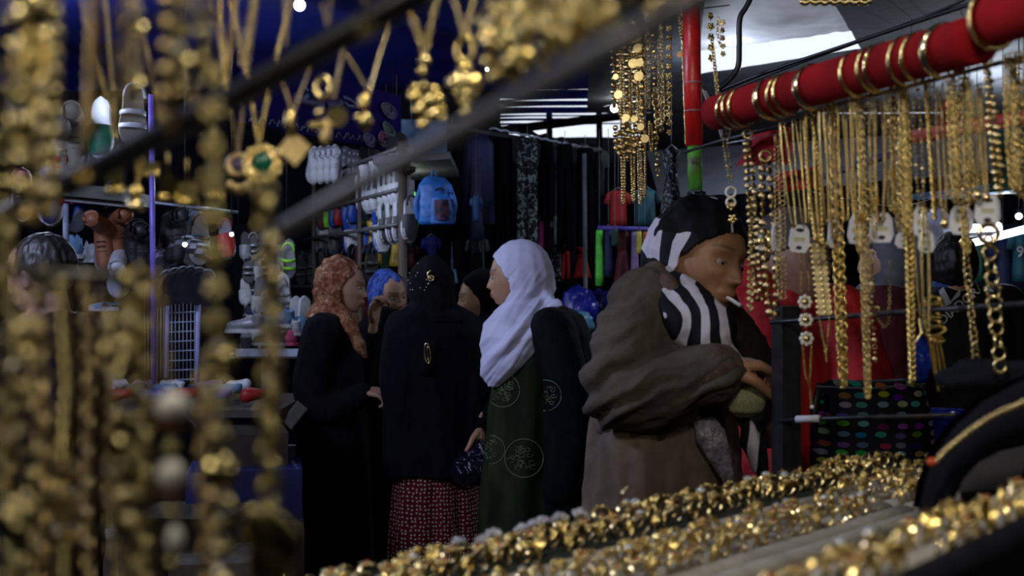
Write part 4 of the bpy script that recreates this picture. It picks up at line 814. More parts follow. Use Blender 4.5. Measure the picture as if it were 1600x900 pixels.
G_ = [
 (690, 722, 205, 420, 6.2, CHAR, 'black trousers hung at the left end of the clothes rail', 'trousers'),
 (726, 762, 208, 375, 6.3, NAVYP, 'navy jacket with long sleeves beside the black trousers', 'jacket'),
 (768, 803, 212, 405, 6.4, CHAR, 'black trousers just left of the mottled leggings', 'trousers'),
 (806, 842, 216, 392, 6.35, LEO, 'black and grey-green mottled leggings above the white headscarf', 'leggings'),
 (843, 866, 222, 345, 6.5, CHAR, 'short black trousers just right of the mottled leggings', 'trousers'),
 (868, 897, 226, 392, 6.5, CHAR, 'long black trousers hanging over the red garments, left pair', 'trousers'),
 (899, 930, 232, 396, 6.6, CHAR, 'long black trousers hanging over the red garments, right pair', 'trousers'),
 (924, 948, 236, 306, 6.8, STR, 'blue-grey printed shirt at the right end of the clothes rail', 'shirt'),
 (841, 851, 335, 394, 6.7, MAG, 'narrow crimson scarf above the white headscarf', 'scarf'),
 (863, 874, 340, 382, 6.7, C_('mint_white', (.4, .5, .55), .7), 'small white and mint vest between the black trousers', 'shirt'),
 (876, 892, 388, 436, 6.6, REDC, 'small red child trousers, left of the two red garments', 'trousers'),
 (896, 924, 386, 434, 6.6, REDC, 'red child romper with ruffled top right of the small red trousers', 'dress'),
 (859, 882, 392, 440, 6.8, SEQ, 'grey sequinned strip of cloth right of the white headscarf', 'scarf'),
 (730, 762, 372, 430, 6.5, STR, 'grey striped shirt above the plain black headscarf', 'shirt'),
 (736, 752, 308, 346, 6.15, C_('blue_print', (.03, .09, .28), .7), 'small blue printed top on the navy jacket', 'shirt'),
 (690, 716, 384, 442, 6.3, LBL, 'pale blue lace garment right of the sequinned black headscarf', 'dress'),
 (658, 690, 372, 425, 6.6, C_('deep_blue_cloth', (.015, .02, .20), .7), 'deep blue garment under the backpack', 'shirt'),
 (569, 599, 346, 415, 6.2, YEL, 'mustard satin dress, left of the two under the shoe rack', 'dress'),
 (607, 632, 352, 416, 6.2, YEL, 'mustard satin dress, the right one beside a sparkling light', 'dress'),
 (590, 616, 395, 424, 6.5, GRNC, 'dark green garment between the mustard dresses', 'shirt'),
 (553, 576, 385, 500, 6.4, WINE, 'long wine-red cloth behind the brown headscarf', 'scarf'),
 (632, 652, 352, 386, 6.3, TEALC, 'small teal garment under the green tub', 'shirt'),
 (632, 655, 384, 420, 6.5, WINE, 'small dark red garment under the teal one', 'shirt'),
 (946, 986, 300, 352, 6.2, REDC, 'red top hung beside the teal top', 'shirt'),
 (984, 1032, 298, 352, 6.2, TEALC, 'teal top hung left of the zebra-print headscarf', 'shirt'),
 (930, 943, 360, 446, 6.0, LIMEC, 'neon green ruffled scarf at the left end of the violet bar', 'scarf'),
 (943, 958, 358, 432, 6.0, NAVYP, 'navy scarf beside the neon green one', 'scarf'),
 (957, 987, 364, 448, 6.0, WINE, 'dark red dress on the violet bar', 'dress'),
 (955, 966, 358, 384, 5.9, GRNC, 'short grey-green scarf over the dark red dress', 'scarf'),
 (985, 998, 362, 432, 6.0, LIL, 'lilac scarf on the violet bar', 'scarf'),
 (994, 1003, 362, 396, 5.9, C_('yellow_cloth', (.55, .5, .05), .7), 'short yellow scarf next to the lilac one', 'scarf'),
 (1003, 1012, 362, 392, 6.0, ORG, 'short orange scarf at the right end of the violet bar', 'scarf'),
 (1030, 1068, 236, 345, 4.6, SEQ, 'black mottled sequinned dress left of the red post', 'dress'),
 (1068, 1108, 300, 350, 4.5, SEQ, 'second sequinned dress directly behind the red post', 'dress'),
 (1408, 1440, 345, 378, 4.9, C_('pink_white_cloth', (.5, .42, .5), .7), 'pinkish white shirt behind the jewellery cards', 'shirt'),
 (1436, 1482, 330, 436, 5.0, C_('white_cotton', (.62, .64, .78), .7), 'plain white shirt hung left of the dark-haired man', 'shirt'),
 (1511, 1542, 376, 440, 5.2, GRN, 'green t-shirt under the white lamp', 'shirt'),
 (1550, 1584, 372, 476, 5.1, NAVYP, 'navy shirt right of the green t-shirt', 'shirt'),
 (1576, 1622, 362, 440, 5.0, TEALC, 'teal football shirt with a number at the right edge', 'shirt'),
 (1408, 1432, 378, 420, 5.2, BLUEP, 'bright blue shirt behind the gold chains', 'shirt'),
 (1360, 1400, 382, 470, 5.4, GREYC, 'grey shirt behind the grey headscarf', 'shirt')]
for g in G_: hang(*g[:7], kind=g[7])
BVt = None
def flat_at(dd): return lambda px, py: P(px, py, dd)
rt9 = [o for o in bpy.data.objects if (o.get('label') or '').startswith('teal football')][0]
text_on('9', 1594, 394, 0, 24, 'number', WHT, rt9, flat_at(4.90))
vb = pole('hanging_bar', P(934, 356, 5.95), P(1014, 358, 5.95), .012, C_('violet_bar', (.10, .06, .40), .5), 'violet bar carrying the coloured scarves', 'bar')
pole('tent_pole', P(913, 240, 6.4), P(918, 850, 6.4), .012, C_('grey_pole', (.12, .13, .16), .5), 'thin grey pole between the long black trousers')
pole('tent_pole', P(556, 395, 6.6), P(566, 835, 6.6), .02, C_('pale_pole', (.25, .3, .42), .5), 'pale blue pole behind the face of the person in the brown headscarf')
# backpack
bk = thing('backpack', P(680, 318, 5.3), 'bright blue child backpack hanging from the shelf', 'backpack')
BB = C_('blue_nylon', (.03, .17, .56), .5, var=.3, scale=12, bump=.3); d = 5.3
mb = MB(); loft(mb, [(P(683, 352, d), .075, .055), (P(683, 348, d), .088, .07), (P(682, 320, d), .088, .075), (P(680, 290, d), .078, .065), (P(679, 277, d), .045, .04)], -80); surf('main_pocket', mb, .006, BB, bk, 2, lambda x, y, z: .003*noise.noise(V((x*30, y*30, z*30))))
mb = MB(); loft(mb, [(P(690, 350, d-.07), .052, .03), (P(690, 330, d-.07), .055, .035), (P(689, 308, d-.07), .042, .03)], -80); surf('front_pocket', mb, .005, BB, bk, 2)
mb = MB(); mb.grid(lambda u, v: P(679+22*u, 312+32*v, 5.19)+V((0, -.012*math.sin(PI*u), 0)), 6, 6); mb.build('picture_patch', ramp_mat('dark_picture', 'noise', [(.3, (.02, .02, .06)), (.5, (.10, .03, .04)), (.6, (.05, .07, .16))], 40, .5, const=False), bk)
mb = MB(); capsule(mb, [P(654, 340, d-.02), P(651, 316, d-.03), P(664, 285, d-.02), P(676, 277, d)], [.014, .016, .014, .012], 8); mb.build('shoulder_strap', BB, bk)
mb = MB(); capsule(mb, [P(705, 345, d-.03), P(710, 320, d-.04), P(702, 290, d-.02)], [.012, .014, .012], 8); mb.build('shoulder_strap', BB, bk)
mb = MB(); mb.tube([P(674, 280, d), P(675, 268, d), P(680, 266, d), P(683, 278, d)], .004, 6); mb.build('handle', BB, bk)
mb = MB(); mb.tube([P(687+8*math.cos(a), 300+5*math.sin(a), 5.2) for a in np.linspace(-2.6, -.5, 8)], .006, 6); mb.build('zip_pull', NAVYP, bk)
# left shoe stall
VP = C_('violet_wrapped_pole', (.22, .16, .72), .4)
pole('tent_pole', P(236, 148, 4.5), P(241, 600, 4.5), .011, VP, 'thin bright violet tent pole left of the hanging shoes')
pole('tent_pole', P(103, 318, 4.6), P(103, 432, 4.6), .012, C_('pale_pole', (.2, .2, .2)), 'short grey pole above the dark-haired person')
sb = thing('stall_shelf', P(165, 312, 4.7), 'grey-green shelf board high on the left shoe stall', 'shelf')
mb = MB(); mb.box(P(160, 305, 4.7), (.30, .4, .05), Matrix.Rotation(.1, 3, 'Y')); mb.build('board', C_('olive_board', (.07, .08, .06), .7), sb, False)
mb = MB(); mb.box(P(160, 316, 4.55), (.3, .01, .02), Matrix.Rotation(.1, 3, 'Y')); mb.build('lip', FRM, sb, False)
MESH = C_('pale_wire', (.36, .42, .56), .4, metal=.3)
gr = thing('mesh_panel', P(285, 600, 4.9), 'white wire mesh panel between two pale posts', 'rack')
for px, y0, y1, w in ((310, 458, 598, .011), (262, 440, 590, .009)):
    mb = MB(); mb.tube([P(px, y0, 4.9), P(px-2, y1, 4.9)], w, 8); mb.build('post', C_('lilac_post', (.38, .42, .78), .4), gr)
for i in range(7): mb = MB(); mb.tube([P(268+i*6, 472, 4.9), P(268+i*6, 596, 4.9)], .0022, 4); mb.build('wire', MESH, gr)
for i in range(9): mb = MB(); mb.tube([P(262, 474+i*15, 4.9), P(310, 472+i*15, 4.9)], .0022, 4); mb.build('wire', MESH, gr)
for i in range(8): mb = MB(); mb.tube([P(226+i*5, 440, 4.95), P(226+i*5, 590, 4.95)], .0018, 4); mb.build('wire', MESH, gr)
pole('display_rail', P(238, 316, 4.7), P(372, 332, 4.9), .006, MESH, 'thin rail with dark hanging shoes right of the violet pole', 'rail')
for i, (px, py, k, m1, m2, nm, rot, s) in enumerate((
    (160, 152, 'slipper', GRN, WHITE, 'white slipper with green trim hanging at the upper left', (-1.5, .15, .1), 1.05), (207, 128, 'sandal', WHITE, BEI, 'cream sandal beside the top of the violet pole', (-1.5, -.3, .2), 1.1),
    (176, 280, 'slipper', WHITE, NAVYP, 'blue and white slipper under the near black rod', (-1.2, .5, .3), .6), (166, 340, 'boot', BROWN, BLKP, 'tan boot hanging toe down under the shelf', (-1.4, .35, .4), .95), (182, 320, 'boot', BROWN, BROWN, 'second tan boot right of the first one', (-1.6, -.1, .4), .95),
    (190, 380, 'boot', WHITE, WHITE, 'tall white boot standing below the tan boots', (-1.9, .25, .5), .95), (132, 404, 'shoe', LBL, WHITE, 'light blue shoe left of the tall white boot', (0, 0, 1.5), .9), (152, 410, 'shoe', WHITE, WHITE, 'white shoe at the foot of the tall white boot', (0, 0, .9), .8),
    (147, 318, 'slipper', MAG, MAG, 'magenta slipper just under the shelf board', (0, 0, 1.4), .8), (128, 330, 'shoe', BLUEP, SILG, 'shiny blue shoe left of the magenta slipper', (-.6, 0, .6), .6), (208, 345, 'boot', BLKP, BLKP, 'black boot right of the tan boots', (-1.5, 0, .4), 1.0),
    (222, 350, 'boot', BLKP, DGREY, 'second black boot left of the violet pole', (-1.5, .1, .4), 1.0), (262, 330, 'boot', BLKP, BLKP, 'black boot hanging right of the violet pole', (-1.5, 0, .5), .9), (276, 328, 'boot', DGREY, BLKP, 'dark grey boot hanging on the thin rail', (-1.5, .1, .5), .9),
    (296, 326, 'sandal', LBL, SILG, 'pale teal flat shoe hanging on the thin rail', (-1.6, -.3, .6), .95), (312, 330, 'sandal', DGREY, SILG, 'dark flat sandal next to the pale teal one', (-1.6, .2, .6), .9), (350, 345, 'clog', REDP, SILG, 'dark red clog at the right end of the thin rail', (-1.2, .3, .5), .7),
    (95, 236, 'shoe', REDP, REDP, 'red shoe hanging behind the near gold chains', (-1.5, 0, .3), .95), (80, 262, 'shoe', BLUEP, WHITE, 'blue shoe hanging left of the red one', (-1.4, 0, .3), 1.0), (100, 190, 'boot', BEI, BEI, 'speckled beige boot above the red shoe', (-1.5, 0, .3), 1.1),
    (118, 170, 'boot', BEI, GREYC, 'grey felt boot beside the speckled one', (-1.5, 0, .3), 1.1), (36, 262, 'shoe', WINE, WHITE, 'wine-red shoe at the far left', (-1.5, 0, .3), .9), (185, 485, 'clog', LBL, WHITE, 'pale blue clog under the tall white boot', (0, 0, 1.2), .6))):
    shoe(k, m1, m2, P(px, py, 4.75), rot, nm, s=s)
for i in range(7):
    a = .2+i*.22; shoe('clog', SILG if i % 2 else WHITE, SILG, P(256+i*10, 398-18*math.sin(i*.5), 4.7-.01*i), (-.75+.1*i, .2, 1.0-.12*i), f'shiny silver clog in the fan of clogs, {ORD[i]} from the violet pole', group='fan of silver clogs right of the violet pole', s=.80)
for i in range(6): shoe('clog', SILG, DGREY, P(268+i*11, 428-6*math.sin(i*.6), 4.72), (-.9, .2, .8-.1*i), f'dull grey clog in the lower fan of clogs, {ORD[i]} from the violet pole', group='lower fan of grey clogs', s=.72)
# things heaped low on the left
CARD = C_('grey_cardboard', (.05, .043, .034), .85, var=.3, scale=6); PLB = C_('blue_film', (.02, .06, .5), .25, bump=1, bscale=60)
def carton(px, py, d, s, rz, m, label, open_=False, name='cardboard_box'):
    c = P(px, py, d); R = Matrix.Rotation(rz, 3, 'Z'); r = thing(name, c, label, 'box')
    mb = MB(); w, l, h = s; t = .006
    for off, dim in (((0, 0, -h/2), (w, l, t)), ((w/2, 0, 0), (t, l, h)), ((-w/2, 0, 0), (t, l, h)), ((0, l/2, 0), (w, t, h)), ((0, -l/2, 0), (w, t, h))): mb.box(c+R@V(off), dim, R)
    mb.build('case', m, r, False)
    for s_ in (-1, 1):
        mb = MB(); a = (.9 if open_ else -.02)*s_; mb.box(c+R@V((s_*(w/2+(w*.14 if open_ else -w*.25)), 0, h/2+(.05 if open_ else .003))), (w*(.32 if open_ else .5), l, t), R@Matrix.Rotation(-a if open_ else 0, 3, 'Y')); mb.build('flap', m, r, False)
    return r
carton(380, 700, 4.3, (.30, .3, .14), .3, CARD, 'open grey cardboard box left of the person in the brown headscarf', True)
carton(384, 775, 4.2, (.40, .3, .22), .2, C_('blue_carton', (.015, .03, .16), .6), 'dark blue box under the open cardboard box')
carton(380, 855, 4.1, (.42, .34, .2), .2, CARD, 'grey box at the bottom of the stack on the left')
carton(300, 845, 3.9, (.34, .3, .2), -.1, CARD, 'wide cardboard box low behind the near chains')
carton(350, 905, 3.7, (.3, .3, .16), .15, C_('pale_carton', (.22, .2, .17), .8), 'pale cardboard box at the bottom edge')
carton(120, 880, 3.6, (.2, .2, .16), .1, C_('white_carton', (.35, .36, .42), .7), 'white box at the lower left')
mb = MB(); loft(mb, [(P(78, 925, 3.6), .09, .07), (P(78, 880, 3.6), .10, .08), (P(78, 845, 3.6), .08, .05)], -90); surf('sack', mb, .008, REDC, thing('sack', P(78, 900, 3.6), 'red cloth sack with yellow lettering at the lower left', 'sack'))
mb = MB(); mb.slab([(-.07, -.10), (.07, -.10), (.07, .10), (-.07, .10)], .02, frame(P(470, 728, 5.3), (1, .2, 0), (0, -.15, 1), (.2, -1, -.1))); tag(mb.build('paper_sheet', C_('white_paper2', (.30, .32, .36), .7), smooth=False, org=P(470, 728, 5.3)), 'pale sheet of paper behind the brown headscarf person at hip height', 'paper')
st = thing('stall_table', P(330, 620, 4.8), 'long dark table of small goods in front of the shoe stall', 'table')
mb = MB(); mb.box(P(285, 632, 4.75), (.95, .7, .03)); mb.build('top', CARD, st, False)
for x in (-.43, .43):
    for y in (-.3, .3): mb = MB(); a = P(285, 632, 4.75)+V((x, y, 0)); mb.tube([a, (a.x, a.y, 0)], .015, 6); mb.build('leg', FRM, st)
random.seed(5); cols = [('blue', BLUEP), ('light blue', LBL), ('white', WHITE), ('red', REDP), ('navy', NAVYP), ('lilac', LIL)]
for i in range(16):
    n, m = cols[i % 6]; px = 140+i*17+random.uniform(-4, 4); row = i % 3; c = P(px, 618-row*7, 4.55+row*.12); mb = MB(); capsule(mb, [c+V((-.035, 0, .0)), c+V((.03, random.uniform(-.03, .03), .01))], [.028, .022], 10)
    mb.v = [(x+.01*nz3(x*40, y*40, z*40), y, z+.008*nz3(x*30, z*40, i)) for x, y, z in mb.v]
    tag(mb.build('sock_bundle', m, org=c), f'{n} sock bundle on the long dark table, {nth(i+1)} from the left', 'socks', 'sock bundles on the stall table')
# right side: far awnings, lamps, tables
mb = MB(); mb.grid(sheetfn(P(1030, 312, 6.0), P(1640, 262, 4.6), P(1640, 196, 5.6), P(1010, 236, 7.0), .03, 5), 16, 8); tag(mb.build('awning', C_('slate_canvas', (.055, .06, .07), .8, scale=5, bump=.4, bscale=20), org=P(1350, 270, 5)), 'slate grey sloping awning behind the hanging gold chains', 'awning')
mb = MB(); mb.grid(sheetfn(P(1405, 312, 5.2), P(1640, 300, 4.2), P(1640, 276, 4.6), P(1405, 306, 5.4), .02, 5), 16, 5); tag(mb.build('awning_strip', mat('turquoise_tarpaulin', (.06, .36, .75), .5, trans=.3), org=P(1500, 300, 5)), 'turquoise tarpaulin strip above the bulb at the right', 'awning')
mb = MB(); a, b = P(1415, 216, 3.4), P(1640, 176, 2.9); mb.tube([a, b], .021, 10); tag(mb.build('tent_bar', C_('faded_red_paint', (.50, .06, .045), .6), org=a), 'faded red horizontal bar behind the right-hand chains', 'bar')
mb = MB(); a, b = P(1222, 296, 3.9), P(1420, 232, 3.6); mb.tube([a, b], .012, 8); tag(mb.build('tent_bar', C_('blue_grey_bar', (.06, .07, .15), .6), org=a), 'thin blue-grey bar crossing behind the chains', 'bar')
for (pts, lab) in ((((1150, 262), (1180, 205), (1236, 200), (1238, 252)), 'crumpled crimson cloth hung behind the first long chains'), (((1212, 302), (1212, 272), (1285, 256), (1285, 292)), 'folded red cloth over the thin bar'), (((1468, 200), (1472, 158), (1502, 150), (1504, 196)), 'small dark red cloth above the faded red bar')):
    a, b, c, e = [P(*p, 3.5) for p in pts]; mb = MB(); mb.grid(lambda u, v: (a*(1-u)+e*u)*(1-v)+(b*(1-u)+c*u)*v+V((0, .05*nz3(u*4, v*3, 1), .02*nz3(u*5, v*5, 3))), 16, 10); tag(mb.build('cloth', C_('crimson_cloth', (.34, .008, .02), .8), org=a), lab, 'cloth')
mb = MB(); mb.grid(sheetfn(P(1545, 300, 3.3), P(1640, 290, 3.2), P(1640, 190, 3.4), P(1556, 205, 3.5), .03, 4), 8, 8); tag(mb.build('cloth', GRNC, org=P(1590, 250, 3.3)), 'dark green cloth behind the chains at the right edge', 'cloth')
LED = mat('lit_white_tube', (.9, .92, .9), .4, emis=(.95, .97, 1, 3.2))
BULB = mat('lit_bulb', (1, 1, 1), .3, emis=(.90, .95, 1, 30))
mb = MB(); mb.tube([P(1488, 388, 5.0), P(1625, 352, 4.5)], .016, 8); tl = thing('tube_light', P(1488, 388, 5.0), 'long white tube light above the hanging shirts on the right', 'lamp'); mb.build('tube', LED, tl)
for t_ in (.15, .85): mb = MB(); a = along(P(1488, 388, 5.0), P(1625, 352, 4.5), t_); mb.tube([a, V((a.x, a.y, 2.6))], .002, 4); mb.build('cord', BLKP, tl)
mb = MB(); mb.box(along(P(1488, 382, 5.0), P(1625, 346, 4.5), .5), (.5, .03, .015), Matrix.Rotation(-1.0, 3, 'Z')); mb.build('batten', WHITE, tl, False)
mb = MB(); mb.tube([P(1500, 362, 5.6), P(1560, 356, 5.4)], .03, 8); tag(mb.build('tube_light', LED, org=P(1500, 362, 5.6)), 'short wide white lamp behind the jewellery cards', 'lamp')
mb = MB(); a = P(1400, 420, 5.9); mb.grid(lambda u, v: P(1400+240*u, 350+130*v, 6.0)+V((0, .03*math.sin(u*30), 0)), 20, 4); tag(mb.build('partition_cloth', C_('dark_blue_partition', (.02, .03, .06), .9), org=a), 'dark blue cloth partition behind the shirts on the right', 'partition')
def bulb(px, py, d, label, r=.022, cord=.3):
    c = P(px, py, d); t = thing('light_bulb', c, label, 'lamp'); mb = MB(); mb.tpl(BALL2, Matrix.Translation(c)@Matrix.Scale(r, 4)); mb.build('glass', BULB, t)
    mb = MB(); mb.tube([c+V((0, 0, r*.8)), c+V((0, 0, r*2.2))], [r*.55, r*.6], 10); mb.build('socket', BLKP, t)
    if cord: mb = MB(); mb.tube([c+V((0, 0, r*2)), V((c.x, c.y, max(2.68, c.z+cord)))], .0022, 5); mb.build('cord', BLKP, t)
bulb(960, 169, 7.0, 'round white bulb glowing behind the coin chains', .024, .22); bulb(468, 8, 4.6, 'glowing white bulb under the blue tarpaulin', .024, .1)
bulb(762, 108, 6.2, 'distant white bulb behind a blurred heart pendant', .012, .08); bulb(1592, 338, 4.6, 'small bright bulb below the turquoise strip', .013, .05); bulb(362, 366, 4.6, 'small bright bulb among the silver clogs', .008, .04); bulb(289, 382, 4.5, 'bright bulb in the fan of silver clogs', .009, .05)
bulb(614, 357, 6.1, 'tiny warm bulb beside the mustard dress', .011, .04)
pole('tent_beam', P(700, 214, 9.2), P(1010, 176, 9.0), .035, CHAR, 'dark roof beam before the bright slatted gap', 'beam')
for x_ in (858, 936): pole('tent_post', P(x_, 172, 9.1), P(x_+1, 236, 9.3), .025, CHAR, f'{"short left" if x_ < 900 else "short right"} dark strut under the roof beam', 'strut')
gt = thing('goods_table', P(915, 545, 6.1), 'dark table holding blue bags behind the brown jacket', 'table')
mb = MB(); mb.box(P(915, 530, 6.0), (.5, .8, .04)); mb.build('top', CHAR, gt, False)
for x_ in (-.22, .22):
    for y_ in (-.3, .3): a = P(915, 532, 6.0)+V((x_, y_, 0)); mb = MB(); mb.tube([a, (a.x, a.y, 0)], .018, 6); mb.build('leg', FRM, gt)
# table with goods behind the man in the sports jacket
tb = thing('stall_table', P(1590, 520, 4.3), 'table of small white boxes at the right edge', 'table')
mb = MB(); mb.box(P(1600, 537, 4.4), (.36, .4, .04)); mb.build('top', C_('pale_top', (.35, .3, .26), .7), tb, False)
for x in (-.15, .15): mb = MB(); a = P(1600, 540, 4.4)+V((x, 0, 0)); mb.tube([a, (a.x, a.y, 0)], .02, 6); mb.build('leg', FRM, tb)
for i, (px, py, m, nm) in enumerate(((1578, 482, LIL, 'lilac bottle'), (1585, 508, WHITE, 'white packet'), (1576, 522, REDP, 'red packet'), (1592, 524, LBL, 'light blue packet'), (1596, 505, WHITE, 'second white packet'))):
    mb = MB(); mb.box(P(px, py, 4.35), (.045, .05, .035 if i else .07), Matrix.Rotation(i, 3, 'Z'), taper=.8); tag(mb.build('packet', m, smooth=False, org=P(px, py, 4.35)), f'{nm} on the table at the right edge', 'packet')
def crumple(name, c, r, m, label, cat, flat=1, seed=0):
    mb = MB(); t = ball(26, 20); vs = [V(v)*(1+.28*nz3(v[0]*2+seed, v[1]*2, v[2]*2)+.10*nz3(v[0]*6, v[1]*6+seed, v[2]*6)) for v in t[0]]; mb.add([V(c)+V((v.x*r[0], v.y*r[1], v.z*r[2])) for v in vs], t[1]); return tag(mb.build(name, m, org=c), label, cat)
crumple('plastic_bag', P(1440, 562, 3.2), (.035, .04, .06), PLB, 'shiny bright blue plastic bag left of the dark sports jacket', 'bag')
crumple('plastic_bag', P(912, 506, 5.75), (.05, .05, .06), mat('pale_blue_film', (.10, .28, .42), .3, bump=1, bscale=40), 'pale blue plastic bag left of the brown jacket', 'bag', 1, 5)
crumple('bag', P(905, 482, 6.0), (.09, .06, .12), C_('glossy_blue', (.015, .02, .3), .25, bump=1, bscale=60), 'glossy deep blue bag behind the brown jacket', 'bag', 1, 7)
crumple('bag', P(940, 485, 6.1), (.08, .06, .11), C_('glossy_navy', (.008, .012, .12), .25, bump=1, bscale=60), 'glossy navy bag right of the deep blue one', 'bag', 1, 9)
bs = thing('basin', P(1472, 668, 2.4), 'deep blue plastic basin behind the thin black rod', 'basin')
mb = MB(); c = P(1472, 668, 2.4); mb.grid(lambda u, v: c+V(((.055+.025*v)*math.cos(2*PI*u), (.055+.025*v)*math.sin(2*PI*u), -.02+.05*v)), 28, 4); mb.grid(lambda u, v: c+V((.055*v*math.cos(2*PI*u), .055*v*math.sin(2*PI*u), -.02)), 28, 2); mb.build('bowl', C_('gloss_blue', (.01, .03, .34), .15), bs)
mb = MB(); mb.tpl(tor(.081, .004, 30, 6), Matrix.Translation(c+V((0, 0, .03)))); mb.build('rim', C_('gloss_blue', (.01, .03, .34)), bs)
# dotted bag beside the post
pbm = ramp_mat('coloured_dots', 'dots', [(0, (0, 0, 0)), (.30, (1, 1, 1))], 1, .7, uv=True, rand=.35)
pg = thing('holdall', P(1365, 650, 2.25), 'black holdall printed with coloured oval dots behind the thin black rod', 'bag')
mb = MB(); loft(mb, [(P(1365, 760, 2.3), .11, .07), (P(1365, 735, 2.3), .125, .08), (P(1362, 650, 2.3), .118, .08), (P(1360, 606, 2.3), .105, .065), (P(1358, 594, 2.3), .08, .03)], -92)
surf('pouch', mb, .005, pbm, pg, 2, lambda x, y, z: .006*noise.noise(V((x*12, y*12, z*12))), uv=lambda co: np.stack([co[:, 0]/.036, co[:, 2]/.019], 1))
mb = MB(); mb.tube([P(1275, 604, 2.215), P(1360, 607, 2.2), P(1446, 600, 2.215)], .0022, 5); mb.build('zip', C_('zip_grey', (.12, .12, .14), .5), pg)
mb = MB(); mb.tube([P(1282, 600, 2.26), P(1272, 640, 2.24), P(1272, 690, 2.24)], .008, 6); mb.build('handle', BLKP, pg)
# ---------------------------------------------------------------- the jewellery stall in front
pole('stall_post', P(1228, 476, 2.02), P(1236, 735, 2.02), .020, ROD, 'dark square steel post rising behind the ring trays', 'post')
bpy.data.objects.remove([o for o in bpy.data.objects if o.name == 'stall_post'][0])
mb = MB(); a, b = P(1224, 478, 2.0), P(1233, 760, 2.0); mb.box((a+b)/2, (.037, .037, (a-b).length), Matrix.Rotation(.3, 3, 'Z')); tag(mb.build('stall_post', ROD, None, False, org=b), 'dark square steel post rising behind the ring trays', 'post')
bar = thing('crossbar', P(1400, 495, 1.8), 'thin black rod crossing the long chains at mid height', 'rod')
mb = MB(); mb.tube([P(1203, 504, 1.98), P(1240, 501, 1.96), P(1420, 487, 1.66), P(1640, 472, 1.36)], .0042, 8); mb.build('shaft', ROD, bar)
bar = thing('crossbar', P(1400, 650, 1.8), 'lower thin black rod in front of the dotted holdall', 'rod')
mb = MB(); mb.tube([P(1218, 657, 1.98), P(1290, 654, 1.92), P(1494, 648, 1.7)], .0035, 8); mb.build('shaft', ROD, bar)
mb = MB(); mb.tube([P(1245, 655, 1.958), P(1280, 654, 1.925)], .0062, 10); mb.build('tape', mat('white_tape', (.62, .62, .66), .6), bar)
# red wrapped post and roll
VEL = mat('red_velvet', (.25, .006, .009), .95, spec=.15, var=.25, scale=14, bump=.4, bscale=300)
rp = thing('wrapped_post', P(1083, 290, 2.15), 'upright post wrapped in bright red plastic film', 'post')
mb = MB(); mb.tube([P(1080, -40, 2.15), P(1082, 120, 2.15), P(1085, 228, 2.15)], .0165, 16); mb.build('red_wrap', mat('red_film', (.50, .012, .014), .35, var=.2, scale=30, bump=.4, bscale=40), rp)
mb = MB(); mb.tube([P(1085, 226, 2.15), P(1086, 296, 2.15)], .0135, 12); mb.build('green_label', ramp_mat('green_label', 'noise', [(.3, (.10, .10, .07)), (.48, (.10, .30, .04)), (.6, (.07, .42, .04)), (.8, (.3, .3, .25))], 30, .4, const=False), rp)
for y in (130, 174): mb = MB(); mb.tpl(tor(.0172, .0011, 20, 4), Matrix.Translation(P(1083.5, y, 2.15))); mb.build('wire', SILG, rp)
rl = thing('bangle_roll', P(1350, 110, 1.6), 'long roll of dark red velvet slanting up to the right, carrying bangles', 'roll')
ra, rb = V((.350, 1.95, H+.300)), V((.555, 1.352, H+.296)); rd = (rb-ra).normalized()
def rollseg(a, b, r):
    mb = MB(); n = 28; ps = [along(a, b, i/n) for i in range(n+1)]; mb.tube(ps, [r*(1+.02*nz3(i*.6, 0, 3)) for i in range(n+1)], 28); return mb
rollseg(ra, rb, .0295).build('velvet_cover', VEL, rl)
rb2 = rb+V((.008, -.02, .018)); rollseg(rb2, rb2+rd*.36, .0300).build('velvet_cover', VEL, rl)
def rollpt(px):
    k = (px-800)/F; t = (k*ra.y-ra.x)/((rb.x-ra.x)-k*(rb.y-ra.y)); return along(ra, rb, t)
up = V((0, 0, 1)); sx = rd.cross(up).normalized()
bpx = [1146, 1155, 1165, 1208, 1226, 1236, 1272, 1343, 1370, 1382, 1420, 1441, 1476]
for i, px in enumerate(bpx):
    wide = px in (1272, 1476, 1208); r = .0325 if not wide else .0335; c = rollpt(px)+V((0, 0, -.0025)); tilt = rd+up*random.uniform(-.12, .12); z = tilt.normalized(); x = z.cross(up).normalized(); y = z.cross(x)
    mb = MB(); w = .0034 if not wide else .0062; n = 48
    def fn(u, v):
        a = 2*PI*u; q = v*2-1; rr = r+.0012*math.cos(q*PI/2)+(.0008*abs(math.sin(a*14)) if i % 2 else .0006*abs(math.sin(a*9+q*3))); return c+x*rr*math.cos(a)+y*rr*math.sin(a)+z*w*q
    mb.grid(fn, n, 6); mb.grid(lambda u, v: c+(x*math.cos(2*PI*u)+y*math.sin(2*PI*u))*(r-.0008)+z*w*(1-2*v), n, 2)
    lab = ['narrow', 'wide'][wide]; tag(mb.build('bangle', GOLD if i % 3 else GOLDP, org=c), f'{lab} gold bangle on the red velvet roll, {nth(i+1)} from its far end', 'bangle', 'gold bangles on the red roll')
mb = MB(); c = rb2+rd*.0; mb.tpl(tor(.0335, .0036, 36, 8), frame(c, sx, sx.cross(rd), rd)); tag(mb.build('bangle', GOLDD, org=c), 'dull gold bangle at the joint of the two red velvet rolls', 'bangle', 'gold bangles on the red roll')
mb = MB(); a = P(1256, 4, 1.9); 
for i in range(34): mb.tpl(BALL, Matrix.Translation(P(1254+i*3.2, 3+1.5*math.sin(i*1.3), 1.9))@Matrix.Scale(.0055, 4))
bg_ = tag(mb.build('beaded_bracelet', GOLDP, org=a), 'gold beaded bracelet stretched along the top edge', 'bracelet')
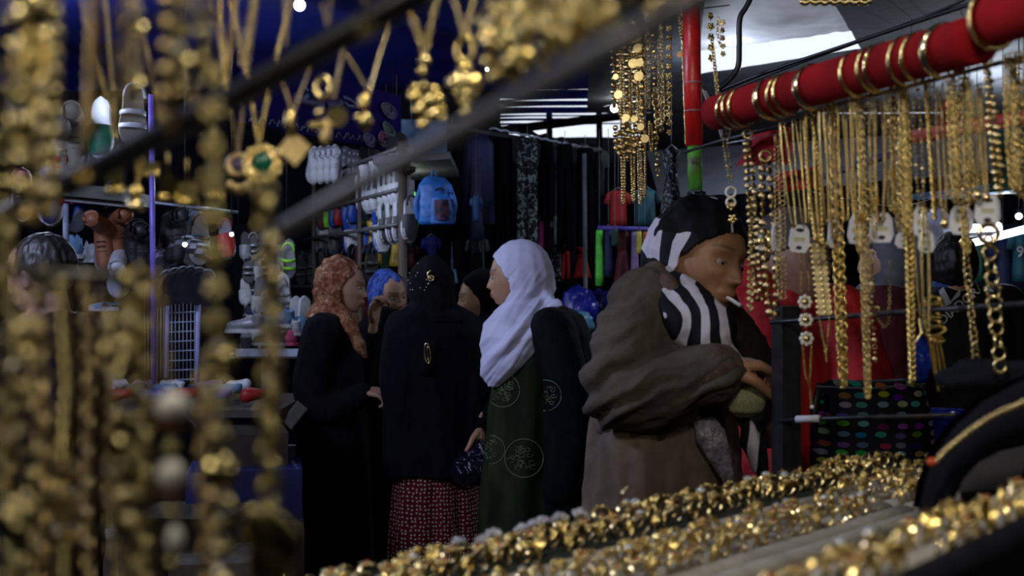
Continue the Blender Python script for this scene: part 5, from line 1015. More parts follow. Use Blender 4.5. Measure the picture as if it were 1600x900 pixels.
# cables and wires
CB = mat('black_cable', (.010, .012, .016), .4)
def cable(name, pts, r, label, m=CB):
    q = [P(*p) for p in pts]; out = []
    for i in range(len(q)-1):
        p0, p1, p2, p3 = q[max(i-1, 0)], q[i], q[i+1], q[min(i+2, len(q)-1)]
        for k in range(8): t = k/8; out.append(.5*((2*p1)+(p2-p0)*t+(2*p0-5*p1+4*p2-p3)*t*t+(3*p1-p0-3*p2+p3)*t**3))
    out.append(q[-1]); mb = MB(); mb.tube(out, r, 8); return tag(mb.build(name, m, org=q[0]), label, 'cable')
cable('cable', [(1180, -20, 2.6), (1168, 8, 2.6), (1156, 30, 2.6), (1155, 70, 2.6), (1153, 105, 2.6), (1138, 126, 2.6), (1118, 142, 2.6)], .0066, 'thick black cable hanging in a curve right of the red post')
cable('cable', [(1118, 145, 2.7), (1200, 112, 2.6), (1330, 68, 2.4), (1450, 28, 2.2), (1560, -8, 2.0)], .0045, 'black cable running up to the right under the grey canvas')
cable('cable', [(1118, 150, 2.75), (1230, 106, 2.6), (1340, 66, 2.4), (1480, 12, 2.2), (1520, -8, 2.1)], .003, 'thinner black cable beside the thick one under the canvas')
cable('cable', [(1070, 238, 2.10), (1120, 222, 2.02), (1180, 207, 1.95), (1235, 192, 1.87), (1300, 165, 1.78), (1420, 135, 1.6), (1640, 78, 1.33)], .0032, 'thin black line from which the gold chains hang')
cable('wire', [(1135, 224, 2.0), (1220, 208, 1.88), (1400, 167, 1.6), (1600, 113, 1.35), (1640, 100, 1.3)], .0008, 'bright thin wire crossing in front of the hanging chains', mat('bright_wire', (.6, .62, .66), .3, metal=.8))
cable('wire', [(1270, 300, 3.0), (1400, 322, 3.2), (1500, 300, 3.0), (1640, 290, 3)], .001, 'thin pale wire across the right-hand stall', mat('bright_wire', (0, 0, 0)))
PT = mat('plastic_tie', (.35, .36, .38), .4)
cable('cable_tie', [(1098, 140, 2.05), (1108, 165, 2.05), (1120, 190, 2.05), (1128, 216, 2.04)], .0016, 'pale plastic tie hanging from the red post', PT)
cable('cable_tie', [(1102, 142, 2.05), (1118, 175, 2.05), (1128, 205, 2.04), (1132, 222, 2.04)], .0013, 'second pale plastic tie beside the first', PT)
cable('cable_tie', [(1165, 186, 1.93), (1150, 192, 1.93), (1141, 204, 1.94), (1140, 216, 1.95)], .0018, 'curled pale tie at the end of the red velvet roll', PT)
cable('cable_tie', [(1176, 256, 1.95), (1184, 272, 1.95), (1193, 288, 1.95)], .0015, 'short pale tie between the first chains', PT)
# ---- chains
LINKS = {}
def tplsc(t, s): return (t[0]*s, t[1])
T_OV = tor(1, .26, 9, 4, 1.45, 1); T_RD = tor(1, .24, 12, 5); T_TH = tor(1, .34, 10, 5, 1.25, 1)
def resample(pts, step):
    pts = [V(p) for p in pts]; out = [pts[0]]; acc = 0; cur = pts[0]
    for p in pts[1:]:
        while (p-cur).length > 1e-9:
            L = (p-cur).length
            if acc+L >= step: cur = cur+(p-cur)*((step-acc)/L); out.append(cur); acc = 0
            else: acc += L; cur = p
    return out
def chain(mb, pts, kind, s, seed=0):
    """links of one kind, s = link half width in metres, set one by one along the line"""
    rnd = random.Random(seed)
    if kind in ('snake', 'rope', 'box'):
        st = s*.55; ps = resample(pts, st)
        if len(ps) < 2: return mb
        if kind == 'snake': mb.tube(ps, [s*(1+.10*(i % 2)) for i in range(len(ps))], 6, flat=.5, up=(.3, -1, 0))
        elif kind == 'box': mb.tube(ps, [s*(.72+.28*(i % 2)) for i in range(len(ps))], 4, flat=.8)
        else:
            for ph in (0, PI):
                q = []
                for i, p in enumerate(ps):
                    a = i*.75+ph; q.append(p+V((math.cos(a), math.sin(a), 0))*s*.5)
                mb.tube(q, s*.55, 5)
        return mb
    step = {'cable': 2.3, 'curb': 1.75, 'coin': 2.25, 'bead': 1.9, 'ring': 1.85, 'mix': 2.4, 'flower': 2.6, 'bar': 3.4}[kind]*s; ps = resample(pts, step)
    for i, p in enumerate(ps):
        t = (ps[min(i+1, len(ps)-1)]-ps[max(i-1, 0)])
        if t.length < 1e-9: continue
        t.normalize(); a = V((1, 0, 0)) if abs(t.x) < .8 else V((0, 1, 0)); a = (a-t*a.dot(t)).normalized(); b = t.cross(a)
        w = rnd.uniform(-.35, .35)
        if kind == 'cable': ang = (PI/2)*(i % 2)+w*.4+.5
        elif kind == 'curb': ang = .7*(1 if i % 2 else -1)+w*.3
        else: ang = w*2.0
        x = a*math.cos(ang)+b*math.sin(ang); z = t.cross(x)
        if kind == 'cable': mb.tpl(T_OV, frame(p, t, x, z, (s, s, s)))
        elif kind == 'curb': mb.tpl(T_TH, frame(p, t, x, z, (s, s, s)))
        elif kind == 'ring': mb.tpl(T_RD, frame(p, t, x, z, (s, s, s)))
        elif kind == 'coin':
            mb.tpl(DISC, frame(p+z*.001, t, x, z, (s, s, s*.5)))
            mb.tpl(tor(1, .3, 6, 3), frame(p+t*s*1.12, t, z, x, (s*.22, s*.22, s*.22)))
        elif kind == 'bead': mb.tpl(BALL, frame(p, t, x, z, (s, s, s)))
        elif kind == 'mix':
            if i % 3 == 0: mb.tpl(DISC, frame(p, t, x, z, (s*1.15, s*1.15, s*.5)))
            elif i % 3 == 1: mb.tpl(T_RD, frame(p, t, x, z, (s*.8, s*.8, s*.8)))
            else: mb.tpl(BALL, frame(p, t, x, z, (s*.7, s*.7, s*.7)))
        elif kind == 'flower':
            for k in range(5): q = 2*PI*k/5; mb.tpl(BALL, frame(p+(t*math.cos(q)+x*math.sin(q))*s*.62, t, x, z, (s*.42, s*.42, s*.25)))
            mb.tpl(BALL, frame(p+z*s*.2, t, x, z, (s*.35, s*.35, s*.3)))
        elif kind == 'bar': mb.tube([p-t*s*1.3, p+t*s*1.3], s*.42, 5); mb.tpl(BALL, frame(p+t*s*1.7, t, x, z, (s*.5, s*.5, s*.5)))
    return mb
def lineP(px, off=0):           # distance of the hanging line at column px
    k = (px-800)/F; t = (k*2.07-.318)/(.276+.72*k); return 2.07-.72*t+off
def hangpts(x0, y0, x1, y1, d, bow=0, n=14): return [P(x0+(x1-x0)*t+bow*math.sin(PI*t), y0+(y1-y0)*t, d) for t in np.linspace(0, 1, n)]
USED = set()
def necklace(x0, y0, x1, y1, d, kind, s, m, label, gap=3, two=True, name='chain', cat='chain', group='gold chains hanging on the line', pend=None, seed=1, clasp=True):
    c = P(x0, y0, d); r = thing(name, c, label, cat, group); mb = MB()
    if two:
        g = gap/2; left = hangpts(x0-g, y0, x1-g, y1-4, d, -gap*.4); right = hangpts(x0+g, y0+1, x1+g, y1-4, d+.006, gap*.4); bot = P(x1, y1, d+.003)
        chain(mb, left+[bot]+right[::-1], kind, s, seed)
    else: chain(mb, hangpts(x0, y0, x1, y1, d), kind, s, seed)
    mb.build('links', m, r)
    if clasp: mb = MB(); mb.tpl(tor(1, .28, 10, 4), frame(c+V((0, 0, s)), (1, 0, 0), (0, 0, 1), (0, -1, 0), (s*1.4,)*3)); mb.build('clasp', m, r)
    if pend: pend(r, P(x1, y1, d+.003))
    return r
def card(px, py, d, label, wpx=34, hpx=44, rz=0, tilt=0):
    r = thing('jewellery_card', P(px, py, d), label, 'card', 'white jewellery cards on the chains'); w, h = wpx/F*d/2, hpx/F*d/2; k = .35
    poly = [(-w*.65, -h), (w*.65, -h), (w, -h*.5), (w*.88, h*.6), (w*.55, h), (-w*.55, h), (-w*.88, h*.6), (-w, -h*.5)]
    a, t = rz, tilt; x = V((math.cos(t), math.sin(a), math.sin(t))).normalized(); z = V((math.sin(a), -1, 0)).normalized(); x = (x-z*x.dot(z)).normalized(); y = z.cross(x)
    Mx = frame(P(px, py, d), x, y, z); n = len(poly); hole = [(w*.42*math.cos(2*PI*i/8), h*.62+h*.14*math.sin(2*PI*i/8)) for i in range(8)]
    mb = MB(); mb.slab(poly, .0016, Mx); mb.build('board', mat('white_card', (.78, .80, .90), .6, var=.05), r, False)
    for cy, cw in ((h*.62, w*.40), (-h*.66, w*.30)):
        mb = MB(); mb.slab([(cw*math.cos(2*PI*i/12), cy+h*.15*math.sin(2*PI*i/12)) for i in range(12)], .0022, Mx); mb.build('slot', BLKP, r, False)
    mb = MB(); mb.slab([(-w*.5, -h*.22), (w*.5, -h*.22), (w*.5, h*.10), (-w*.5, h*.10)], .0021, Mx); mb.build('print', mat('card_print', (.52, .50, .32), .6), r, False)
    return r
# right-hand cluster: x0, y0, x1, y1, kind, half width, metal, gap, what it looks like
RC = [
 (1124, 150, 1142, 290, 'mix', .0030, GOLDD, 3, 'antique chain of small discs left of the white shoe pendant'),
 (1168, 214, 1186, 470, 'coin', .0058, GOLDD, 5, 'chain of dull coins, second from the red post'),
 (1178, 300, 1172, 488, 'flower', .0048, GOLDP, 3, 'short chain of tiny flower links ending beside the red hood'),
 (1196, 250, 1208, 500, 'coin', .0072, GOLDD, 8, 'heavy chain of big dull coins with a rosette'),
 (1216, 220, 1222, 468, 'ring', .0045, GOLDD, 4, 'chain of open rings right of the rosette'),
 (1222, 196, 1240, 355, 'snake', .0034, GOLD, 5, 'smooth flat gold chain, first of the flat ones'),
 (1240, 186, 1256, 352, 'snake', .0021, GOLD, 4, 'slim flat gold chain over the first white card'),
 (1252, 186, 1262, 350, 'snake', .0016, GOLD, 3, 'very slim gold chain right of the first white card'),
 (1264, 182, 1280, 380, 'rope', .0042, GOLD, 8, 'thick twisted gold chain above the scalloped bar'),
 (1274, 178, 1284, 385, 'box', .0032, GOLD, 5, 'square-linked chain beside the thick twisted one'),
 (1283, 174, 1292, 350, 'box', .0034, GOLDP, 4, 'pale square-linked chain third from the scalloped bar'),
 (1295, 168, 1304, 372, 'curb', .0026, GOLDD, 5, 'fine curb chain just left of the long heavy one'),
 (1302, 166, 1318, 604, 'curb', .0056, GOLD, 4, 'very long heavy curb chain reaching the dotted holdall'),
 (1313, 170, 1322, 345, 'rope', .0026, GOLD, 5, 'short rope chain beside the heavy curb chain'),
 (1324, 160, 1336, 340, 'bead', .0022, GOLDP, 4, 'fine beaded chain over the third card'),
 (1334, 158, 1344, 395, 'curb', .0030, GOLD, 5, 'curb chain left of the star charm'),
 (1344, 154, 1356, 622, 'curb', .0036, GOLDP, 3, 'long slim curb chain ending over the dotted holdall'),
 (1350, 152, 1361, 350, 'mix', .0034, GOLDP, 5, 'pale chain with disc and ring links by the star charm'),
 (1362, 150, 1366, 372, 'cable', .0026, GOLD, 4, 'cable chain right of the star charm'),
 (1374, 160, 1376, 348, 'rope', .0030, GOLDD, 6, 'dull rope chain before the thin blue-grey bar'),
 (1386, 146, 1392, 330, 'cable', .0024, GOLD, 4, 'fine cable chain with a small star'),
 (1394, 142, 1402, 338, 'mix', .0036, GOLD, 5, 'chain with mixed links left of the bushy one'),
 (1402, 142, 1410, 362, 'curb', .0044, GOLDD, 8, 'bushy dull chain doubled over the line'),
 (1411, 140, 1418, 372, 'curb', .0040, GOLD, 5, 'full curb chain beside the bushy dull one'),
 (1416, 150, 1426, 602, 'rope', .0040, GOLD, 3, 'long rope chain that ends left of the blue bag'),
 (1431, 134, 1440, 330, 'mix', .0030, GOLDD, 5, 'dull mixed chain in front of the faded red bar'),
 (1446, 128, 1461, 345, 'rope', .0042, GOLD, 0, 'single thick twisted cord chain in front of the faded red bar'),
 (1456, 135, 1466, 320, 'cable', .0030, GOLDD, 5, 'cable chain right of the thick twisted cord'),
 (1466, 142, 1476, 345, 'bead', .0024, GOLDD, 4, 'dull beaded chain with a drop at its end'),
 (1476, 132, 1486, 310, 'bead', .0022, GOLDP, 5, 'pale beaded chain beside the dull one'),
 (1486, 118, 1494, 316, 'curb', .0036, GOLD, 5, 'curb chain under the wide bangle'),
 (1498, 112, 1506, 330, 'ring', .0052, GOLDP, 6, 'chain of bright open rings and ovals'),
 (1508, 112, 1516, 318, 'curb', .0040, GOLD, 4, 'curb chain right of the bright open rings'),
 (1516, 130, 1528, 300, 'cable', .0026, GOLD, 4, 'fine cable chain ending in a round drop'),
 (1530, 138, 1541, 305, 'bead', .0030, GOLDP, 3, 'pale bead chain with a faceted drop'),
 (1543, 100, 1562, 310, 'coin', .0052, GOLDP, 4, 'bright chain of pale discs, brightest near the right edge'),
 (1574, 92, 1584, 300, 'curb', .0034, GOLD, 5, 'curb chain third from the right edge'),
 (1583, 90, 1592, 305, 'rope', .0034, GOLDD, 4, 'dull rope chain second from the right edge'),
 (1592, 92, 1600, 310, 'mix', .0044, GOLD, 4, 'mixed chain cut by the right edge'),
 (1430, 330, 1440, 500, 'snake', .0018, GOLD, 4, 'slim flat chain below the pinkish shirt'),
 (1444, 330, 1448, 520, 'snake', .0026, GOLD, 5, 'flat chain falling onto the knot of the tassel'),
 (1505, 330, 1512, 395, 'curb', .0030, GOLD, 3, 'short curb chain on the round white card'),
 (1508, 385, 1526, 572, 'ring', .0048, GOLDP, 3, 'chain of small bright rings in front of the sports jacket'),
 (1545, 376, 1563, 572, 'ring', .0092, GOLDP, 0, 'big bold chain of thick open rings at the far right'),
]
for i, (x0, y0, x1, y1, k, s, m, gap, lab) in enumerate(RC):
    d = lineP(x0 if y0 < 250 else x0-10, ((i*7) % 5)*.012-.02)
    s *= .80 if y1 < 400 and s > .002 else .9; gap *= 1.25; two = gap > 0 and not (y0 > 320 and k == 'ring')
    pend = None
    if 'drop' in lab or 'star' in lab:
        def pend(r, c, lab=lab):
            mb = MB()
            if 'star' in lab: mb.slab([((.0085 if j % 2 else .0036)*math.cos(j*PI/5), (.0085 if j % 2 else .0036)*math.sin(j*PI/5)) for j in range(10)], .002, frame(c+V((0, -.004, .05)), (1, 0, 0), (0, 0, 1), (0, -1, 0)))
            else: mb.tpl(BALL2, Matrix.Translation(c-V((0, 0, .004)))@Matrix.Diagonal((.0055, .0055, .007, 1)))
            mb.build('charm', GOLDP, r, 'star' not in lab)
    necklace(x0, y0, x1, y1, d, k, s, m, lab, gap, two, pend=pend, seed=i, clasp=True)
# the special pieces
r = thing('pendant', P(1143, 310, 1.98), 'white figure-eight charm with a flower hanging below the antique disc chain', 'pendant')
for yy, R in ((300, .0085), (316, .0075)): mb = MB(); mb.tpl(tor(R, .0022, 16, 6), frame(P(1142, yy, 1.96), (1, 0, 0), (0, 0, 1), (0, -1, 0))); mb.build('loop', PEARL, r)
mb = MB(); chain(mb, [P(1142, 322, 1.96), P(1146, 350, 1.96)], 'flower', .0085, 3); mb.build('flower', GOLDP, r)
r = thing('rosette', P(1203, 378, 1.88), 'large gilded rosette with white stones on the heavy coin chain', 'pendant'); c = P(1203, 378, 1.87)
for k in range(10): q = 2*PI*k/10; mb = MB(); mb.tpl(BALL2, frame(c+V((math.cos(q), 0, math.sin(q)))*.016, (1, 0, 0), (0, 1, 0), (0, 0, 1), (.007, .003, .007))); mb.build('petal', GOLDP if k % 2 else SILV, r)
mb = MB(); mb.tpl(BALL2, frame(c, (1, 0, 0), (0, 1, 0), (0, 0, 1), (.012, .006, .012))); mb.build('boss', GOLDP, r)
r = thing('bar_pendant', P(1281, 376, 1.80), 'long scalloped pale gold bar pendant hanging under the thick twisted chain', 'pendant')
for k in range(13):
    c = P(1278+.9*k, 384+8.7*k, 1.79); mb = MB(); mb.box(c, (.0195, .0045, .0090), Matrix.Rotation(-.35+.1*(k % 3), 3, 'X')); mb.tpl(BALL, Matrix.Translation(c+V((.0105, 0, 0)))@Matrix.Scale(.0030, 4)); mb.tpl(BALL, Matrix.Translation(c-V((.0105, 0, 0)))@Matrix.Scale(.0030, 4)); mb.tpl(BALL, Matrix.Translation(c-V((0, .002, 0)))@Matrix.Scale(.0034, 4)); mb.build('plaque', mat('satin_pale_gold', (.88, .74, .40), .42, 1, .1, 90), r, False)
mb = MB(); chain(mb, [P(1280, 496, 1.8), P(1287, 535, 1.8), P(1290, 550, 1.8), P(1293, 535, 1.8), P(1296, 496, 1.8)], 'cable', .0017, 1); chain(mb, [P(1290, 548, 1.8), P(1291, 566, 1.8)], 'cable', .0015, 1); mb.build('fine_chain', GOLD, r)
mb = MB(); mb.tpl(BALL2, Matrix.Translation(P(1268, 385, 1.81))@Matrix.Scale(.008, 4)); mb.tpl(BALL2, Matrix.Translation(P(1291, 382, 1.81))@Matrix.Scale(.008, 4)); mb.build('end_knot', GOLD, r)
r = thing('flower_necklace', P(1256, 390, 1.84), 'necklace with three white daisies on fine chain in front of the red top', 'necklace')
RB = mat('red_stone', (.20, .004, .006), .2)
mb = MB(); chain(mb, [P(1251, 395, 1.84), P(1252, 455, 1.84)], 'cable', .0018, 1); chain(mb, [P(1259, 395, 1.84), P(1266, 458, 1.84)], 'cable', .0018, 2)
mb.build('fine_chain', GOLD, r); mb = MB(); chain(mb, [P(1254, 540, 1.84), P(1259, 590, 1.84), P(1264, 600, 1.84), P(1266, 590, 1.84), P(1268, 540, 1.84)], 'cable', .0017, 1); chain(mb, [P(1265, 596, 1.84), P(1268, 632, 1.84)], 'cable', .0016, 1); mb.build('fine_chain', GOLD, r)
mb = MB(); mb.tpl(BALL2, Matrix.Translation(P(1269, 636, 1.84))@Matrix.Scale(.0032, 4)); mb.build('end_bead', PEARL, r)
for k, yy in enumerate((472, 500, 529)):
    c = P(1258+k*1.2, yy, 1.83); mb = MB()
    for j in range(8): q = 2*PI*j/8; mb.tpl(BALL, frame(c+V((math.cos(q), 0, math.sin(q)))*.0085, (1, 0, 0), (0, 1, 0), (0, 0, 1), (.0038, .002, .0038)))
    f = mb.build('daisy', PEARL, r); mb = MB(); mb.tpl(BALL, Matrix.Translation(c-V((0, .002, 0)))@Matrix.Diagonal((.0055, .004, .0055, 1))); mb.build('centre', GOLDP, f)
    if k < 2: mb = MB(); mb.tpl(BALL, Matrix.Translation(P(1258+k*1.2, yy+14, 1.83))@Matrix.Scale(.0042, 4)); mb.build('red_stone', RB, r)
r = thing('toggle_chain', P(1366, 470, 1.74), 'knotted fine chain with a D-shaped buckle looping to the right', 'chain')
mb = MB(); chain(mb, hangpts(1360, 385, 1368, 570, 1.74), 'mix', .0040, 4); chain(mb, [P(1392, 410, 1.73), P(1390, 470, 1.73), P(1389, 505, 1.73), P(1382, 512, 1.73), P(1373, 500, 1.73)], 'cable', .0022, 4); chain(mb, hangpts(1362, 395, 1362, 450, 1.735), 'flower', .005, 2); mb.build('links', GOLDD, r)
mb = MB(); mb.tpl(tor(.0085, .0026, 16, 6, 1, .8), frame(P(1366, 486, 1.73), (1, 0, 0), (0, 0, 1), (0, -1, 0))); mb.build('buckle', GOLDP, r)
r = thing('tassel_necklace', P(1458, 480, 1.66), 'thick gold necklace knotted above a tassel of flat chains', 'necklace')
mb = MB()
for k, (yy, R) in enumerate(((470, .012), (480, .013), (492, .010), (505, .012), (518, .013), (530, .010))):
    mb.tpl(tor(R, .0042, 14, 6, 1, .55), frame(P(1458+(k > 2)*-6*math.sin(k), yy, 1.65), (1, 0, .3*math.sin(k*2)), (0, .6, .8), (0, -.8, .6)))
mb.build('knot', GOLD, r)
for x0, x1, y1 in ((1450, 1461, 588), (1456, 1466, 612), (1461, 1473, 605), (1466, 1478, 586)): mb = MB(); chain(mb, hangpts(x0, 525, x1, y1, 1.65), 'snake', .0030, 1); mb.build('strand', GOLD, r)
mb = MB(); chain(mb, [P(1436, 498, 1.66), P(1440, 520, 1.65), P(1430, 535, 1.655), P(1424, 540, 1.66)], 'snake', .0030, 1); mb.build('strand', GOLD, r)
for i, (px, py, w, h, lab, rz) in enumerate(((1249, 373, 34, 43, 'white card with two slots, first from the left beside the scalloped bar', .1), (1213, 370, 22, 44, 'narrow white card half hidden behind the rosette chain', .8), (1304, 365, 30, 44, 'white card seen obliquely right of the scalloped bar', .7), (1338, 359, 28, 44, 'white card with yellow print over the grey headscarf', .2),
    (1377, 356, 38, 46, 'wide white card left of the bushy dull chain', -.1), (1413, 376, 32, 24, 'low white card behind the full curb chain', .3), (1438, 346, 24, 46, 'upright white card left of the pinkish shirt', .2), (1447, 378, 26, 34, 'white card with pink marks over the white shirt', 0), (1502, 344, 36, 44, 'bluish white card left of the largest card', -.2), (1543, 328, 40, 48, 'largest round-cornered white card at the right', -.1), (1424, 350, 18, 30, 'small white card peeping between two chains', .5))):
    card(px, py, lineP(px, .03), lab, w, h, rz, random.uniform(-.08, .08))
# ---- middle cluster of coin chains left of the red post
dm = 2.25
MC = [(958, 60, 959, 165, 'coin', .0058), (966, 58, 968, 180, 'coin', .0052), (972, 40, 974, 318, 'bead', .0030), (979, 55, 981, 252, 'coin', .0056), (985, 50, 990, 316, 'bead', .0028), (992, 35, 995, 200, 'coin', .0088), (998, 45, 1000, 320, 'bead', .0027), (1003, 60, 1004, 240, 'coin', .0060),
      (1003, 180, 1007, 308, 'bead', .0028), (1011, 20, 1012, 170, 'cable', .0030), (1020, 30, 1028, 275, 'mix', .0044), (1032, 40, 1033, 205, 'cable', .0032), (1045, 45, 1046, 210, 'flower', .0072), (1016, 190, 1018, 236, 'bead', .0026), (1064, 5, 1066, 60, 'bead', .0036), (1067, 50, 1073, 222, 'curb', .0036),
      (1110, 25, 1112, 100, 'flower', .0080), (1112, 60, 1122, 150, 'curb', .0036), (1123, 30, 1125, 70, 'cable', .003), (1129, 35, 1130, 96, 'flower', .0060), (1040, 120, 1042, 190, 'ring', .0055), (1024, 150, 1030, 200, 'ring', .0070)]
words_ = {'coin': 'coin', 'bead': 'bead', 'cable': 'fine link', 'mix': 'mixed link', 'flower': 'flower link', 'curb': 'curb link', 'ring': 'open ring'}
for i, (x0, y0, x1, y1, k, s) in enumerate(MC):
    side = 'right' if x0 > 1085 else 'left'
    necklace(x0, y0, x1, y1, dm+((i*5) % 7)*.014-.04, k, s, (GOLDP, GOLD, GOLDP)[i % 3], f'slim {words_[k]} chain {side} of the red post, {nth(i+1)} from the bulb side', 3, k in ('bead', 'cable'), group='coin chains by the red post', seed=i+50, clasp=False)
cable('hanging_wire', [(940, 62, 2.2), (1000, 40, 2.2), (1060, 20, 2.22), (1140, 8, 2.25)], .0012, 'fine wire from which the coin chains by the red post hang')
for i, (px, py, r_) in enumerate(((996, 76, .0125), (989, 99, .013), (999, 98, .012), (998, 119, .0135), (966, 148, .012), (978, 184, .011), (1001, 198, .010), (1008, 217, .011), (962, 120, .008), (1062, 85, .0085), (991, 186, .010))):
    mb = MB(); mb.tpl(disc(18, .12), frame(P(px, py, 2.18), (1, 0, .1), (0, 0, 1), V((random.uniform(-.3, .3), -1, random.uniform(-.1, .4))).normalized(), (r_*.68, r_*.68, r_*.5))); mb.tpl(tor(.003, .0008, 8, 4), frame(P(px, py, 2.18)+V((0, 0, r_+.002)), (1, 0, 0), (0, 0, 1), (0, -1, 0)))
    tag(mb.build('coin_charm', GOLDP, None, False, org=P(px, py, 2.18)), f'shiny loose coin charm among the chains by the red post, {["highest", "upper left", "upper right", "large centre", "left edge", "lower", "lower right", "lowest", "small left", "beside the post", "centre low"][i]}', 'charm', 'coin charms by the red post')
for i in range(8):
    mb = MB(); px = 962+i*5.5; py = 200+8*math.sin(i*1.7); chain(mb, hangpts(px, py, px+1, py+42, 2.2), 'coin', .006, i); tag(mb.build('coin_fringe', GOLDP, org=P(px, py, 2.2)), f'short fringe of tiny gold coins, {ORD[i]} from the left, below the glowing bulb', 'fringe', 'coin fringe below the bulb')
# ---------------------------------------------------------------- ring trays
FOAM = mat('grey_beige_foam', (.37, .35, .31), .95, var=.12, scale=50, bump=.5, bscale=500)
DVEL = mat('dark_green_velvet', (.012, .018, .012), .95); BVEL = mat('black_velvet', (.006, .006, .011), .95, spec=.15, var=.3, scale=40, bump=.3, bscale=500)
O1 = V((-.18, 1.07, 0)); D1 = V((.695, .719, 0)).normalized(); N1 = V((D1.y, -D1.x, 0))
def tp(t, n, z): p = O1+D1*t+N1*n; return V((p.x, p.y, z))
ZT = H-.288
table = thing('display_table', tp(.5, .2, 0), 'dark cloth-covered stall table under the ring trays', 'table')
mb = MB(); c = tp(.42, .16, ZT-.06); mb.box(c, (1.62, .40, .03), Matrix.Rotation(math.atan2(D1.y, D1.x), 3, 'Z')); mb.build('top', BLK, table, False)
for t in (-.3, 1.15):
    for n in (.0, .32): mb = MB(); mb.box(tp(t, n, (ZT-.08)/2), (.04, .04, ZT-.08)); mb.build('leg', ROD, table, False)
Rz = Matrix.Rotation(math.atan2(D1.y, D1.x), 3, 'Z')
def pad(name, t0, t1, n0, n1, z, h, m, label, rows=0):
    """a pad of soft ribs with slots between them; every rib is a piece of its own"""
    r = thing(name, tp((t0+t1)/2, (n0+n1)/2, z-h), label, 'tray'); mb = MB(); mb.box(tp((t0+t1)/2, (n0+n1)/2, z-h*.6), (t1-t0, n1-n0, h*.8), Rz); mb.build('base', m, r, False)
    w = (n1-n0)/max(rows, 1)
    for i in range(rows):
        nn = n0+w*(i+.5); mb = MB(); mb.tube([tp(t0+(t1-t0)*k/12, nn, z-w*.22+.0006*math.sin(k*2+i)) for k in range(13)], w*.47, 10, flat=.55, up=(N1.x, N1.y, 0)); mb.build('rib', m, r)
    return [n0+w*i for i in range(1, rows)]
rA = pad('ring_tray', -.35, 1.16, -.03, .062, ZT-.003, .035, DVEL, 'dark green ribbed ring tray at the back edge of the table', 4)
rB = pad('ring_tray', -.35, .80, .066, .245, ZT, .035, FOAM, 'long grey-beige foam ring tray with a pale front edge', 6)
rB2 = pad('ring_tray', .805, 1.16, .066, .245, ZT, .035, FOAM, 'short grey-beige foam ring tray beyond the narrow gap', 6)
rC = pad('ring_tray', .05, 1.16, .262, .37, ZT-.045, .03, FOAM, 'lower foam ring tray along the front of the table', 4)
O2 = V((.165, .65, 0)); D2 = V((.66, .75, 0)).normalized(); N2 = V((-D2.y, D2.x, 0)); Z2 = H-.190
def tq(t, n, z): p = O2+D2*t+N2*n; return V((p.x, p.y, z))
r = thing('ring_tray', tq(.2, .04, Z2-.03), 'nearest raised foam ring tray with a black velvet front, blurred', 'tray'); Rq = Matrix.Rotation(math.atan2(D2.y, D2.x), 3, 'Z')
mb = MB(); mb.box(tq(.15, .022, Z2-.02), (.85, .055, .03), Rq); mb.build('base', FOAM, r, False)
for i in range(2): mb = MB(); mb.tube([tq(-.25+.8*k/12, .012+i*.028, Z2-.005) for k in range(13)], .0135, 10, flat=.5, up=(N2.x, N2.y, 0)); mb.build('rib', FOAM, r)
mb = MB(); mb.tube([tq(-.3, -.012, Z2-.006), tq(.15, -.014, Z2-.004), tq(.6, -.012, Z2-.006)], .012, 12); mb.build('velvet_border', BVEL, r)
mb = MB(); mb.box(tq(.15, -.016, Z2-.06), (.86, .012, .10), Rq); mb.build('velvet_front', BVEL, r, False)
mb = MB(); mb.box(tq(.15, .025, Z2-.085), (.8, .04, .10), Rq); mb.build('riser', BLK, r, False)
